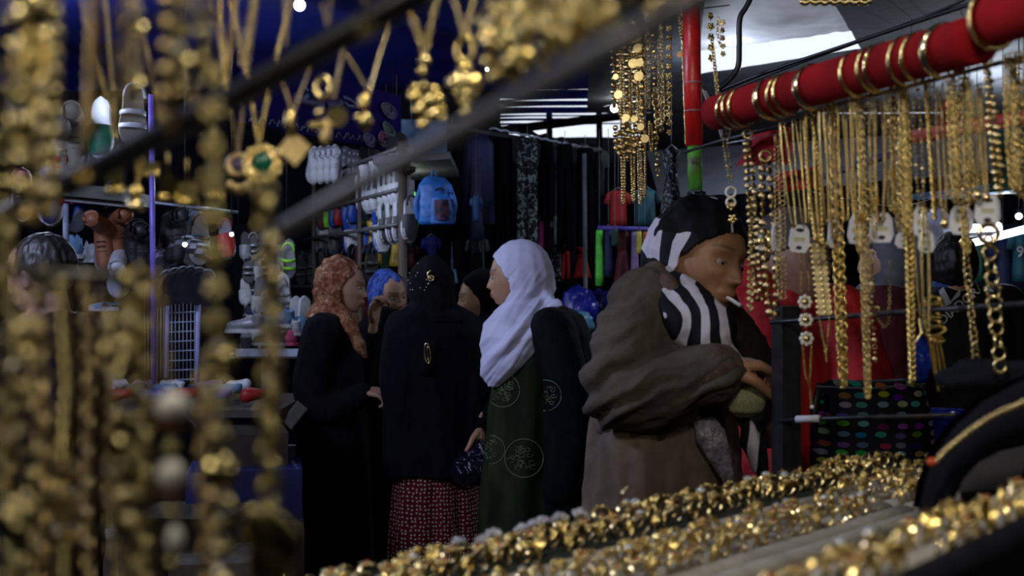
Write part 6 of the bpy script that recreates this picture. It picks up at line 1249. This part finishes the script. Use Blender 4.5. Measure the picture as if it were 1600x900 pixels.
def ringmesh(kind):
    mb = MB(); R = .0098
    def fn(u, v):
        a = 2*PI*u; q = v*2-1; w = .0012+.0030*sst(-.3, 1, math.sin(a)) if kind not in ('plain', 'wire') else (.0022 if kind == 'plain' else .0011)
        return V(((R+.0006*(1-q*q))*math.cos(a), w*q, (R+.0006*(1-q*q))*math.sin(a)+R))
    mb.grid(fn, 26, 3); mb.grid(lambda u, v: V(((R-.0009)*math.cos(2*PI*u), fn(u, 1-v).y, (R-.0009)*math.sin(2*PI*u)+R)), 26, 1)
    T = 2*R+.0008
    if kind == 'flower':
        for k in range(6): q = k*PI/3; mb.tpl(BALL, Matrix.Translation((.0052*math.cos(q), .0046*math.sin(q), T))@Matrix.Diagonal((.0033, .0030, .0016, 1)))
        mb.tpl(BALL, Matrix.Translation((0, 0, T+.0012))@Matrix.Scale(.0026, 4), 1)
    elif kind == 'saddle':
        mb.grid(lambda u, v: V(((R+.0022)*math.cos(PI*(.14+.72*u)), (.0068*math.sin(PI*(.08+.84*u)))*(v*2-1), R+(R+.0022+.0009*abs(math.sin(u*26))*abs(math.sin(v*13)))*math.sin(PI*(.14+.72*u)))), 20, 8)
        for k in range(5): a = PI*(.2+.15*k); mb.tpl(BALL, Matrix.Translation(((R+.0034)*math.cos(a), 0, R+(R+.0034)*math.sin(a)))@Matrix.Scale(.0017, 4))
    elif kind == 'stone':
        mb.tpl(tor(1, .22, 14, 5), Matrix.Translation((0, 0, T+.0006))@Matrix.Diagonal((.0058, .0048, .0048, 1))); mb.tpl(BALL2, Matrix.Translation((0, 0, T+.0006))@Matrix.Diagonal((.0052, .0042, .0034, 1)), 1)
    elif kind == 'cluster':
        for k in range(11): q = k*2.4; rr = .0026*math.sqrt(k); mb.tpl(BALL, Matrix.Translation((rr*math.cos(q), rr*math.sin(q), T+.0050-.00055*k))@Matrix.Scale(.0027, 4), 1)
    elif kind == 'leaf':
        for s in (-1, 1): mb.tpl(BALL2, Matrix.Translation((s*.0055, s*.002, T-.0006))@Matrix.Rotation(s*.5, 4, 'Y')@Matrix.Rotation(.6, 4, 'Z')@Matrix.Diagonal((.0068, .0030, .0010, 1)))
        mb.tpl(BALL, Matrix.Translation((0, 0, T+.001))@Matrix.Scale(.0022, 4))
    return mb
ST = {'flower': mat('amber_stone', (.32, .10, .02), .15), 'stone': mat('clear_stone', (.5, .55, .62), .08, .3), 'cluster': SILV}
RK = {k: ringmesh(k) for k in ('flower', 'saddle', 'stone', 'cluster', 'leaf', 'plain', 'wire')}
RW = {'flower': 'flower-topped ring', 'saddle': 'wide filigree ring', 'stone': 'clear-stone ring', 'cluster': 'silver crystal ring', 'leaf': 'two-leaf ring', 'plain': 'plain gold band', 'wire': 'thin gold band'}
pos = []; rnd = random.Random(8)
def rowf(fn, t0, t1, step, n, z, trayw, row, deps, kinds, ang):
    k = int((t1-t0)/step)
    for i in range(k):
        if rnd.random() < .05: continue
        t = t0+i*step+rnd.uniform(-.003, .003); p = fn(t, n, z-.0045+rnd.uniform(-.001, .0015)); px = 800+p.x/p.y*F; py = 450+(H-p.z-.012)/p.y*F
        if not (-30 < px < 1640 and 600 < py < 930): continue
        kd = kinds(i, t); pos.append((p, kd, ang+rnd.uniform(-.55, .55), rnd.uniform(-.35, .35), rnd.uniform(-.25, .25), f'{trayw}, {nth(row)} row from the {deps}, {nth(i+1)} along', rnd.uniform(1.0, 1.25)))
A1_ = math.atan2(D1.y, D1.x); A2_ = math.atan2(D2.y, D2.x)
gen = lambda i, t: rnd.choice(('flower', 'saddle', 'saddle', 'leaf', 'stone', 'plain', 'wire', 'flower'))
for j, n in enumerate([-.006]+rA[1:]): rowf(tp, -.10, 1.14, .0225, n, ZT, 'dark tray', j+1, 'back', (lambda i, t: 'cluster' if .17 < t < .40 and rnd.random() < .9 else gen(i, t)) if j == 0 else gen, A1_)
for j, n in enumerate(rB[1:4]): rowf(tp, -.08, .79, .0250, n, ZT+.002, 'long foam tray', j+1, 'back', gen, A1_)
for j, n in enumerate(rB2[:4]): rowf(tp, .82, 1.14, .0245, n, ZT+.002, 'short foam tray', j+1, 'back', gen, A1_)
for j, n in enumerate(rC): rowf(tp, .50, 1.14, .026, n+.01, ZT-.043, 'lower foam tray', j+1, 'back', gen, A1_)
for j in range(2): rowf(tq, -.22, .50, .026, -.002+j*.026, Z2+.002, 'nearest tray', j+1, 'front', gen, A2_)
pos.sort(key=lambda q: q[0].length_squared-2*q[0].z*H)
REND = {}
rest = MB()
for i, (p, kd, a, tx, ty, lab, s) in enumerate(pos):
    rot = (Matrix.Rotation(a, 4, 'Z')@Matrix.Rotation(tx, 4, 'X')@Matrix.Rotation(ty, 4, 'Y'))
    if i >= 300:
        b = RK[kd]; M_ = Matrix.Translation(p)@rot@Matrix.Scale(s, 4); n0 = len(rest.v); rest.tpl((np.array([tuple(v) for v in b.v]), b.f), M_); rest.m[-len(b.m):] = [2 if q and kd == 'cluster' else 0 for q in b.m]; continue
    if kd not in REND:
        o = RK[kd].build('ring', [GOLD if kd in ('saddle', 'plain', 'leaf') else GOLDP, ST.get(kd, GOLD)]); REND[kd] = o
    else: o = dup(REND[kd])
    o.location = p; o.rotation_euler = rot.to_euler(); o.scale = (s, s, s); tag(o, f'{RW[kd]}, {lab}', 'ring', 'rings standing in the trays')
if rest.v: tag(rest.build('small_rings', [GOLD, GOLDP, SILV]), 'mass of small gold rings at the far end of the trays', 'rings', None, 'stuff')
o = dup(REND['wire'], P(985, 793, 1.33), (0, 0, .3), scale=(1.25, 1.25, 1.25)); tag(o, 'open gold hoop ring standing tallest against the brown skirt', 'ring', 'rings standing in the trays')
# ---- black velvet bust with a chain
bu = thing('necklace_bust', P(1540, 800, 1.12), 'black velvet necklace display curving up at the right edge', 'display stand')
oc = [(1436, 800), (1442, 762), (1458, 715), (1490, 668), (1535, 628), (1590, 598), (1660, 575), (1740, 560)]; ic = [(1486, 815), (1492, 780), (1506, 748), (1532, 722), (1570, 702), (1615, 690), (1680, 684), (1750, 680)]
def ipt(c, u): k = min(int(u*(len(c)-1)), len(c)-2); f = u*(len(c)-1)-k; return (c[k][0]*(1-f)+c[k+1][0]*f, c[k][1]*(1-f)+c[k+1][1]*f)
def bfn(u, v):
    a, b = ipt(oc, u), ipt(ic, u); q = v*2; front = q <= 1; w_ = q if front else 2-q
    p = P(a[0]*(1-w_)+b[0]*w_, a[1]*(1-w_)+b[1]*w_, 1.14-.04*u); bul = .020*math.sin(PI*w_); return p+V((0, -bul if front else bul+.02, 0))
mb = MB(); mb.grid(bfn, 40, 24); mb.build('velvet_form', BVEL, bu)
mb = MB(); mb.grid(lambda u, v: P(1500+200*u, 700+100*v, 1.24)+V((0, .02*math.sin(u*4), 0)), 8, 6); mb.build('shade_sheet', BLK, bu)  # black sheet standing in for the shadow in the hollow under the arch
mb = MB(); mb.slab([(-.045, -.02), (.03, -.015), (.045, .03), (.0, .02)], .004, frame(P(1545, 740, 1.22), (1, 0, 0), (0, 0, 1), (0, -1, 0))); mb.build('cardboard_tab', mat('grey_tab', (.06, .06, .07), .8), bu, False)
crumple('folded_cloth', P(1560, 590, 1.45), (.075, .05, .022), mat('dark_slate_cloth', (.007, .008, .013), .95, spec=.15), 'dark folded cloth behind the top of the velvet display', 'cloth', 1, 2)
r = thing('display_chain', P(1500, 690, 1.08), 'pale gold chain laid along the black velvet display', 'chain'); mb = MB(); chain(mb, [P(x, y, 1.095-.0002*(x-1450)) for x, y in ((1463, 720), (1478, 703), (1500, 685), (1530, 662), (1560, 645), (1600, 628), (1660, 612), (1720, 604))], 'bead', .0032, 3); mb.build('links', GOLDP, r)
mb = MB(); mb.tpl(BALL2, Matrix.Translation(P(1455, 722, 1.09))@Matrix.Scale(.0042, 4)); mb.build('stone', mat('orange_stone', (.5, .06, .01), .2), r)
# ---------------------------------------------------------------- the nearest things: rods, chains and pendants close to the lens
mb = MB(); mb.tube([P(-90, 392, .66), P(0, 343, .645), P(200, 238, .60), P(400, 133, .56), P(620, 10, .52), P(760, -75, .50)], .0066, 12); tag(mb.build('stall_rod', ROD, org=P(0, 343, .64)), 'thick black rod rising from the left edge to the top of the frame', 'rod')
mb = MB(); mb.tube([P(428, 366, .50), P(560, 290, .455), P(700, 213, .41), P(960, 72, .34), P(1120, -15, .32)], .0036, 12); tag(mb.build('stall_rod', mat('grey_rod', (.13, .13, .15), .4), org=P(430, 362, .5)), 'blurred grey rod crossing under the hanging pendants', 'rod')
mb = MB(); mb.tube([P(-60, 424, .50), P(250, 436, .54)], .0028, 8); tag(mb.build('stall_rod', mat('dull_steel_rod', (.16, .15, .13), .4, .6), org=P(0, 426, .5)), 'thin dull rod at the left from which the lower chains hang', 'rod')
GN = 'blurred chains close to the lens'
def near(pts, d, kind, s, m, label, pend=None, group=GN, name='chain'):
    q = [P(x, y, d) for x, y in pts]; r = thing(name, q[0], label, 'chain', group); mb = MB(); chain(mb, q, kind, s, int(pts[0][0])); mb.build('links', m, r)
    if pend: pend(r, q)
    return r
def disk(r, px, py, d, R, m=None, nm='charm', flat=.18, tilt=0, sx_=1):
    mb = MB(); mb.tpl(disc(20, .2), frame(P(px, py, d), (math.cos(tilt), math.sin(tilt), 0), (0, 0, 1), (math.sin(tilt), -math.cos(tilt), 0), (R*sx_, R, R*.6))); return mb.build(nm, m or GOLD, r, False)
def hoop(r, px, py, d, R, t, m=None, nm='hoop', sx_=1, sz=1):
    mb = MB(); mb.tpl(tor(1, t/R, 24, 8), frame(P(px, py, d), (1, 0, .05), (0, .1, 1), (0, -1, .1), (R*sx_, R*sz, R))); return mb.build(nm, m or GOLD, r)
def blob(r, px, py, d, sx_, sz, m=None, nm='bead', sy=None):
    mb = MB(); mb.tpl(BALL2, frame(P(px, py, d), (1, 0, 0), (0, 1, 0), (0, 0, 1), (sx_, sy or sx_*.6, sz))); return mb.build(nm, m or GOLD, r)
GD2 = mat('brushed_gold', (.56, .46, .20), .22, 1, .1, 60)
NL = [([(8, -40), (14, 120), (8, 330)], .50, 'mix', .0050, GD2, 'dense chain of discs cut by the left edge'),
      ([(34, -40), (40, 60), (36, 260)], .46, 'coin', .0052, GD2, 'coin chain left of the big oval pendant'),
      ([(84, -40), (82, 100), (78, 310), (72, 350)], .48, 'bead', .0052, GD2, 'beaded chain right of the big oval pendant'),
      ([(60, 120), (56, 240), (50, 340)], .53, 'flower', .0058, GOLDD, 'flower chain between the oval and teardrop pendants'),
      ([(148, -40), (143, 120), (140, 215)], .50, 'rope', .0032, GOLDD, 'dull rope chain hanging behind the black rod'),
      ([(198, -40), (200, 90), (196, 175)], .50, 'cable', .0042, GOLDD, 'dim link chain above the cream sandal'),
      ([(216, -40), (216, 120), (213, 180)], .52, 'mix', .0042, GD2, 'dim disc chain right of the link chain above the cream sandal'),
      ([(262, -40), (268, 90), (262, 200)], .47, 'coin', .0052, GOLDD, 'pale coin chain left of the four bright discs'),
      ([(282, -40), (285, 100), (280, 160)], .47, 'flower', .0052, GD2, 'flower chain touching the bright discs'),
      ([(312, -40), (318, 60), (312, 130)], .47, 'mix', .0060, GD2, 'heavy chain carrying the four bright discs'),
      ([(10, 350), (18, 520), (8, 700), (22, 930)], .50, 'curb', .0044, GD2, 'leftmost long curb chain of the lower chains'),
      ([(40, 480), (36, 600), (52, 760), (40, 940)], .47, 'ring', .0058, GD2, 'chain of large twisted rings low at the left'),
      ([(66, 440), (60, 580), (70, 700), (62, 930)], .52, 'curb', .0050, GOLDD, 'curb chain beside the large twisted rings'),
      ([(98, 436), (108, 600), (100, 760), (106, 940)], .50, 'rope', .0036, GD2, 'straight rope chain with square beads'),
      ([(134, 436), (140, 600), (134, 760), (140, 940)], .56, 'cable', .0038, GOLDD, 'dim thin chain right of the straight rope chain'),
      ([(160, 470), (176, 600), (168, 760), (182, 940)], .53, 'cable', .0036, GOLDD, 'dim cable chain left of the wide double chain'),
      ([(196, 436), (188, 560), (186, 740), (194, 940)], .47, 'mix', .0056, GD2, 'wide double chain of discs and rings, left strand'),
      ([(218, 440), (226, 600), (222, 760), (226, 940)], .47, 'curb', .0050, GD2, 'wide double chain of discs and rings, right strand'),
      ([(334, 120), (330, 300), (338, 480), (330, 640)], .47, 'flower', .0066, GD2, 'broad flower chain left of the brown headscarf person, upper strand'),
      ([(348, 560), (344, 700), (350, 800), (342, 950)], .45, 'mix', .0074, GD2, 'broad chain of discs low in front of the boxes'),
      ([(322, 600), (322, 760), (330, 950)], .50, 'curb', .0050, GOLDD, 'curb chain behind the broad disc chain'),
      ([(412, 300), (424, 440), (420, 640), (422, 770)], .47, 'curb', .0052, GD2, 'long curb chain above the cluster of gold petals'),
      ([(430, 380), (433, 520), (428, 700)], .52, 'rope', .0040, GOLDD, 'rope chain behind the long curb chain'),
      ([(246, 440), (256, 540), (262, 600)], .47, 'cable', .0030, GOLDD, 'thin chain above the white pearls')]
for p_, d_, k_, s_, m_, l_ in NL: near(p_, d_, k_, s_*.85, m_, l_)
r = thing('oval_pendant', P(48, 90, .46), 'big oval open pendant with a pale curved rim at the upper left', 'pendant', GN)
hoop(r, 52, 92, .46, .0115, .0022, GOLDP, 'rim', .62, 1.0); blob(r, 55, 95, .46, .0052, .0085, GOLD, 'centre_stone'); blob(r, 50, 55, .46, .004, .004, GOLD, 'bail'); blob(r, 38, 30, .46, .0048, .008, GD2, 'bead'); blob(r, 62, 8, .455, .0050, .010, GOLDP, 'bead')
r = thing('teardrop_pendant', P(36, 200, .46), 'open V-shaped gold pendant ending in a round bead at the left', 'pendant', GN)
mb = MB(); mb.tube([P(14, 160, .46), P(20, 205, .46), P(32, 238, .46)], .0016, 8); mb.tube([P(58, 158, .46), P(50, 200, .46), P(38, 238, .46)], .0016, 8); mb.build('arms', GOLDP, r); blob(r, 34, 250, .46, .0032, .0036, GOLDP); blob(r, 36, 196, .465, .005, .006, GOLD, 'stone'); blob(r, 34, 300, .47, .0035, .006, GD2)
r = thing('disc_pendant', P(325, 60, .46), 'four bright round gold discs hanging in the upper left', 'pendant', GN)
for px, py, R in ((313, 30, .0026), (337, 25, .0026), (320, 75, .0028), (316, 112, .0028)): disk(r, px, py, .455, R, GOLDP, 'disc', tilt=.1); 
blob(r, 278, 76, .46, .0022, .0022, PEARL, 'bead')
r = thing('heart_pendant', P(30, 660, .46), 'heart-shaped gold charm low at the left edge', 'pendant', GN)
for px, py, a, b in ((18, 812, .0045, .005), (44, 805, .0045, .005), (30, 832, .0055, .006), (28, 790, .003, .003)): blob(r, px, py, .455, a, b, GOLDP if px < 30 else GD2, 'lobe')
r = thing('square_bead', P(104, 780, .5), 'two square gold beads on the straight rope chain', 'pendant', GN)
for py in (738, 790, 836): 
    mb = MB(); mb.box(P(103, py, .495), (.0085, .0085, .005 if py != 790 else .011)); mb.build('bead', GOLDP if py != 790 else GOLDD, r, False)
r = thing('pearl_strand', P(270, 610, .46), 'strand of white pearls and brown beads hanging low at the left', 'necklace', GN); BRB = mat('brown_bead', (.10, .035, .025), .25)
for px, py, a, b, m in ((270, 634, .0066, .0056, PEARL), (268, 658, .0050, .0055, BRB), (268, 700, .0028, .003, GD2), (267, 740, .0053, .0056, PEARL), (268, 768, .0045, .004, BRB), (268, 800, .003, .003, GD2), (273, 842, .0032, .0052, PEARL), (270, 880, .003, .003, GD2)): blob(r, px, py, .455, a, b, m, 'pearl' if m is PEARL else 'bead', a)
mb = MB(); mb.tube([P(270, 600, .455), P(267, 740, .455), P(272, 900, .455)], .0005, 5); mb.build('thread', GD2, r)
r = thing('petal_cluster', P(420, 850, .46), 'cluster of broad gold petals at the bottom of the long curb chain', 'pendant', GN)
for i, (px, py, a, b, m) in enumerate(((398, 826, .0046, .009, GOLDP), (412, 838, .005, .010, GOLD), (436, 842, .0055, .010, GD2), (452, 852, .0045, .0085, GD2), (404, 880, .005, .009, GD2), (430, 886, .006, .010, GOLD), (422, 808, .003, .005, GOLDP))): blob(r, px, py, .455, a, b, m, 'petal', .0014)
r = thing('ring_charm', P(190, 540, .46), 'linked bright rings in the wide double chain', 'pendant', GN)
for px, py in ((186, 515), (178, 560), (200, 790), (40, 530)): hoop(r, px, py, .455, .0055, .0016, GOLDP)
disk(r, 224, 790, .45, .0042, GOLDP, 'disc', sx_=.75); disk(r, 38, 545, .455, .003, GOLDP, 'disc')
r = thing('coin_charm', P(130, 273, .5), 'small round gold disc hanging at the thick black rod', 'charm', GN); disk(r, 130, 273, .50, .0037, GOLDP, 'disc'); mb = MB(); mb.tube([P(131, 200, .5), P(130, 260, .5)], .0005, 5); mb.build('thread', GD2, r)
r = thing('coin_charm', P(571, 45, .45), 'round gold disc in front of the thick black rod near the top', 'charm', GN); disk(r, 571, 44, .45, .0040, GOLDP, 'disc'); mb = MB(); mb.tube([P(572, -30, .45), P(571, 30, .45)], .0006, 5); mb.build('thread', GD2, r)
# V-shaped necklaces with pendants, an arm's length away
def vneck(l, r_, b, d, s, kind, m, label, pend=None):
    t = thing('pendant_necklace', P(*b, d), label, 'necklace', 'pendant necklaces hanging from the top rods'); L = [(l[0]+(b[0]-l[0])*k+(b[0]-l[0])*.06*math.sin(PI*k), l[1]+(b[1]-l[1])*k) for k in np.linspace(0, 1, 8)]; R = [(r_[0]+(b[0]-r_[0])*k+(b[0]-r_[0])*.06*math.sin(PI*k), r_[1]+(b[1]-r_[1])*k) for k in np.linspace(0, 1, 8)]
    mb = MB(); chain(mb, [P(x, y, d) for x, y in L]+[P(x, y, d+.004) for x, y in R[::-1]], kind, s, int(l[0])); mb.build('links', m, t)
    if pend: pend(t)
    return t
def bell(t):
    blob(t, 212, 300, .9, .006, .006, GOLD, 'bead'); mb = MB(); mb.tube([P(211, 305, .9), P(211, 318, .9), P(210, 328, .9)], [.004, .006, .009], 14); mb.build('bell', GOLDP, t)
vneck((118, -20), (163, -20), (180, 215), .9, .0014, 'cable', GOLD, 'long thin necklace narrowing to a point left of the violet pole')
vneck((226, 60), (282, 40), (250, 190), .9, .0014, 'cable', GOLDD, 'thin necklace in a V over the violet pole'); vneck((232, 220), (240, 200), (213, 292), .9, .0013, 'cable', GOLD, 'short thin necklace with a small bell charm', bell)
vneck((343, -20), (372, -20), (352, 140), .85, .0016, 'rope', GOLD, 'necklace crossing near the four bright discs'); vneck((362, -20), (398, -20), (378, 100), .85, .0015, 'cable', GOLDD, 'thin necklace right of the four bright discs')
vneck((286, 90), (330, 60), (300, 180), .8, .0016, 'cable', GOLDD, 'thin V necklace left of the dark rod'); vneck((404, -20), (398, -10), (384, 100), .9, .002, 'rope', GOLDD, 'close pair of thin strands left of the white bulb')
vneck((442, -20), (458, -20), (447, 70), .9, .0012, 'cable', GOLDD, 'thin strands just left of the glowing bulb'); vneck((505, 10), (520, -20), (512, 40), .8, .0012, 'cable', GOLDD, 'short thin strands right of the glowing bulb')
def medal(t):
    d = .97; hoop(t, 409, 257, d, .0145, .0026, GOLD, 'outer_rim'); hoop(t, 409, 257, d-.003, .0108, .002, GOLDP, 'inner_rim'); disk(t, 409, 257, d, .0145, GOLD, 'plate'); mb = MB(); mb.tpl(BALL2, frame(P(409, 255, d-.003), (1, 0, 0), (0, 1, 0), (0, 0, 1), (.0075, .004, .0085))); mb.build('green_stone', mat('green_stone', (.004, .10, .055), .15), t)
    for k in range(14): q = k*2*PI/14; blob(t, 409+29*math.cos(q), 257+29*math.sin(q), d-.002, .0022, .0022, GOLDP, 'stud')
vneck((352, -30), (462, -30), (405, 222), .97, .0018, 'rope', GOLD, 'necklace with a round gold medallion and deep green stone', medal)
def amet(t): hoop(t, 372, 258, 1.0, .0085, .0030, GOLDD, 'rim'); blob(t, 372, 258, 1.0, .0065, .0065, mat('violet_stone', (.08, .06, .16), .2), 'violet_stone'); [blob(t, 360+k*9, 290+6*math.sin(k), 1.0, .003, .005, GOLDD, 'drop') for k in range(4)]
vneck((322, -30), (408, -30), (372, 240), 1.0, .0015, 'cable', GOLDD, 'necklace with a violet stone left of the round medallion', amet)
def square(t):
    d = .88; mb = MB(); mb.slab([(0, -.0135), (.0135, 0), (0, .0135), (-.0125, .0)], .0016, frame(P(459, 232, d), (1, 0, .1), (-.1, .1, 1), (0, -1, .1))); mb.build('plate', GOLDD, t, False); mb = MB(); mb.tube([P(455, 172, d), P(452, 195, d), P(458, 212, d)], [.0035, .0045, .003], 10); mb.build('bail', GOLD, t); blob(t, 435, 241, d, .003, .003, GOLDP)
vneck((437, 118), (492, 95), (458, 180), .88, .0018, 'snake', GOLDD, 'necklace with a plain square gold plate hung by its corner', square)
def cross(t):
    d = .86; hoop(t, 505, 137, d, .0066, .0024, GOLDP, 'ring_bail', .8, 1.15); disk(t, 527, 182, d+.01, .0080, GD2, 'round_plate'); blob(t, 500, 196, d, .009, .0035, GOLD, 'crossbar', .002); blob(t, 511, 205, d, .003, .010, GOLDD, 'upright', .002); blob(t, 498, 176, d, .003, .003, GOLDP); blob(t, 508, 214, d, .004, .008, GOLDD, 'drop')
vneck((540, 60), (545, 60), (522, 155), .86, .0018, 'snake', GOLDD, 'necklace with a pale ring, a cross and a round plate', cross)
def tear(t): d = .88; blob(t, 569, 160, d, .0042, .0072, GOLD, 'bail'); blob(t, 571, 190, d, .0056, .0078, GD2, 'drop'); blob(t, 558, 183, d, .0026, .0026, GOLDP)
vneck((540, 85), (612, 32), (577, 148), .88, .0020, 'snake', GOLDP, 'smooth bright necklace with a small teardrop in front of the banner', tear)
def flow(t):
    d = .80
    for px, py, a in ((664, 95, .0040), (660, 112, .0034), (662, 134, .0030), (648, 150, .0048), (668, 160, .0062), (684, 156, .0050), (655, 172, .005), (676, 180, .005), (690, 172, .0035), (648, 140, .004), (692, 185, .003), (660, 195, .004), (678, 142, .004)): blob(t, px, py, d, a, a, (GOLD, GOLDP, GD2)[int(px) % 3], 'bead')
vneck((640, 15), (688, -20), (664, 90), .80, .0022, 'cable', GOLD, 'necklace with a knobbly gold flower cluster above the blue backpack', flow)
def ftear(t):
    d = .74; hoop(t, 727, 78, d, .0060, .0018, GOLD, 'loop', .9, 1.4)
    for px, py, a in ((727, 108, .0050), (712, 130, .0060), (741, 130, .0060), (726, 128, .0058), (718, 146, .0048), (735, 146, .0050), (727, 160, .0042), (727, 176, .0036), (727, 190, .0022)): blob(t, px, py, d, a, a*1.05, (GD2, GOLD, GOLDP)[int(px+py) % 3], 'bead')
vneck((703, -20), (746, -20), (727, 62), .74, .0022, 'snake', GOLD, 'necklace with an upside-down teardrop of gold beads', ftear)
rnd2 = random.Random(3)
def clus(cx, cy, d, n, R, hh, dx=0):
    def f(t):
        for i in range(n):
            a = rnd2.random()*6.28; q = R*rnd2.random()**.6; s = rnd2.uniform(.0022, .0048)*d/.55; blob(t, cx+q*math.cos(a)+dx*rnd2.random(), cy+q*math.sin(a)*hh, d+rnd2.uniform(-.01, .01), s, s*rnd2.uniform(.8, 1.5), rnd2.choice((GOLD, GOLDP, GD2, GD2)), 'bead')
        for i in range(2): hoop(t, cx-8+16*i, cy-R*hh*.9, d, .0050*d/.55, .0014, GD2)
    return f
for l, r_, b, d, f, lab in (((762, -30), (788, -20), (782, 30), .60, clus(800, 90, .60, 20, 42, 1.2), 'blurred necklace with a heart-like cluster over a distant bulb'), ((842, -30), (866, -20), (858, 20), .55, clus(858, 62, .55, 16, 36, 1.3), 'blurred cluster pendant next to the heart-like one'),
    ((890, -30), (905, -20), (892, 10), .52, clus(892, 30, .52, 18, 38, 1.1), 'blurred bunch of gold pendants near the middle of the top edge'), ((930, -30), (950, -20), (940, 0), .50, clus(930, 18, .50, 18, 42, .9), 'blurred bunch of gold pendants left of the coin chains'),
    ((985, -30), (1010, -20), (1000, -10), .48, clus(1005, -8, .48, 16, 48, .6), 'blurred gold pendants cut by the top edge above the coin chains'), ((770, 0), (790, 0), (775, 60), .64, clus(772, 52, .64, 8, 20, 1.2), 'blurred open loop pendant left of the heart-like cluster'),
    ((830, -40), (812, -40), (818, 0), .57, clus(818, 12, .57, 10, 26, 1.0), 'blurred small pendant cluster at the top edge')): vneck(l, r_, b, d, .0022, 'cable', GD2, lab, f)
# dim plates hanging behind the thick rod on the left
for i, (px, py, w, h, d, lab) in enumerate(((262, 292, 30, 34, .85, 'square dull gold plate right of the violet pole'), (292, 300, 34, 30, .85, 'wide dull gold plate beside the square one'), (335, 272, 26, 72, .80, 'tall dull gold tag under the thick black rod'), (180, 278, 26, 40, .8, 'dull gold tag left of the bell charm'), (230, 262, 40, 20, .95, 'flat dull gold bar over the violet pole'))):
    t = thing('gold_plate', P(px, py-h/2, d), lab, 'pendant', 'dull plates behind the thick rod'); mb = MB(); mb.box(P(px, py, d), (w/F*d*.95, .0016, h/F*d), Matrix.Rotation(.2*(i-2), 3, 'Z')); mb.build('plate', GD2, t, False); mb = MB(); mb.tube([P(px, py-h/2-40, d), P(px, py-h/2, d)], .0009, 5); mb.build('chain', GD2, t)
    for k in range(3): blob(t, px-w/3+k*w/3, py+h/2, d, .0028, .0034, GOLD, 'drop')
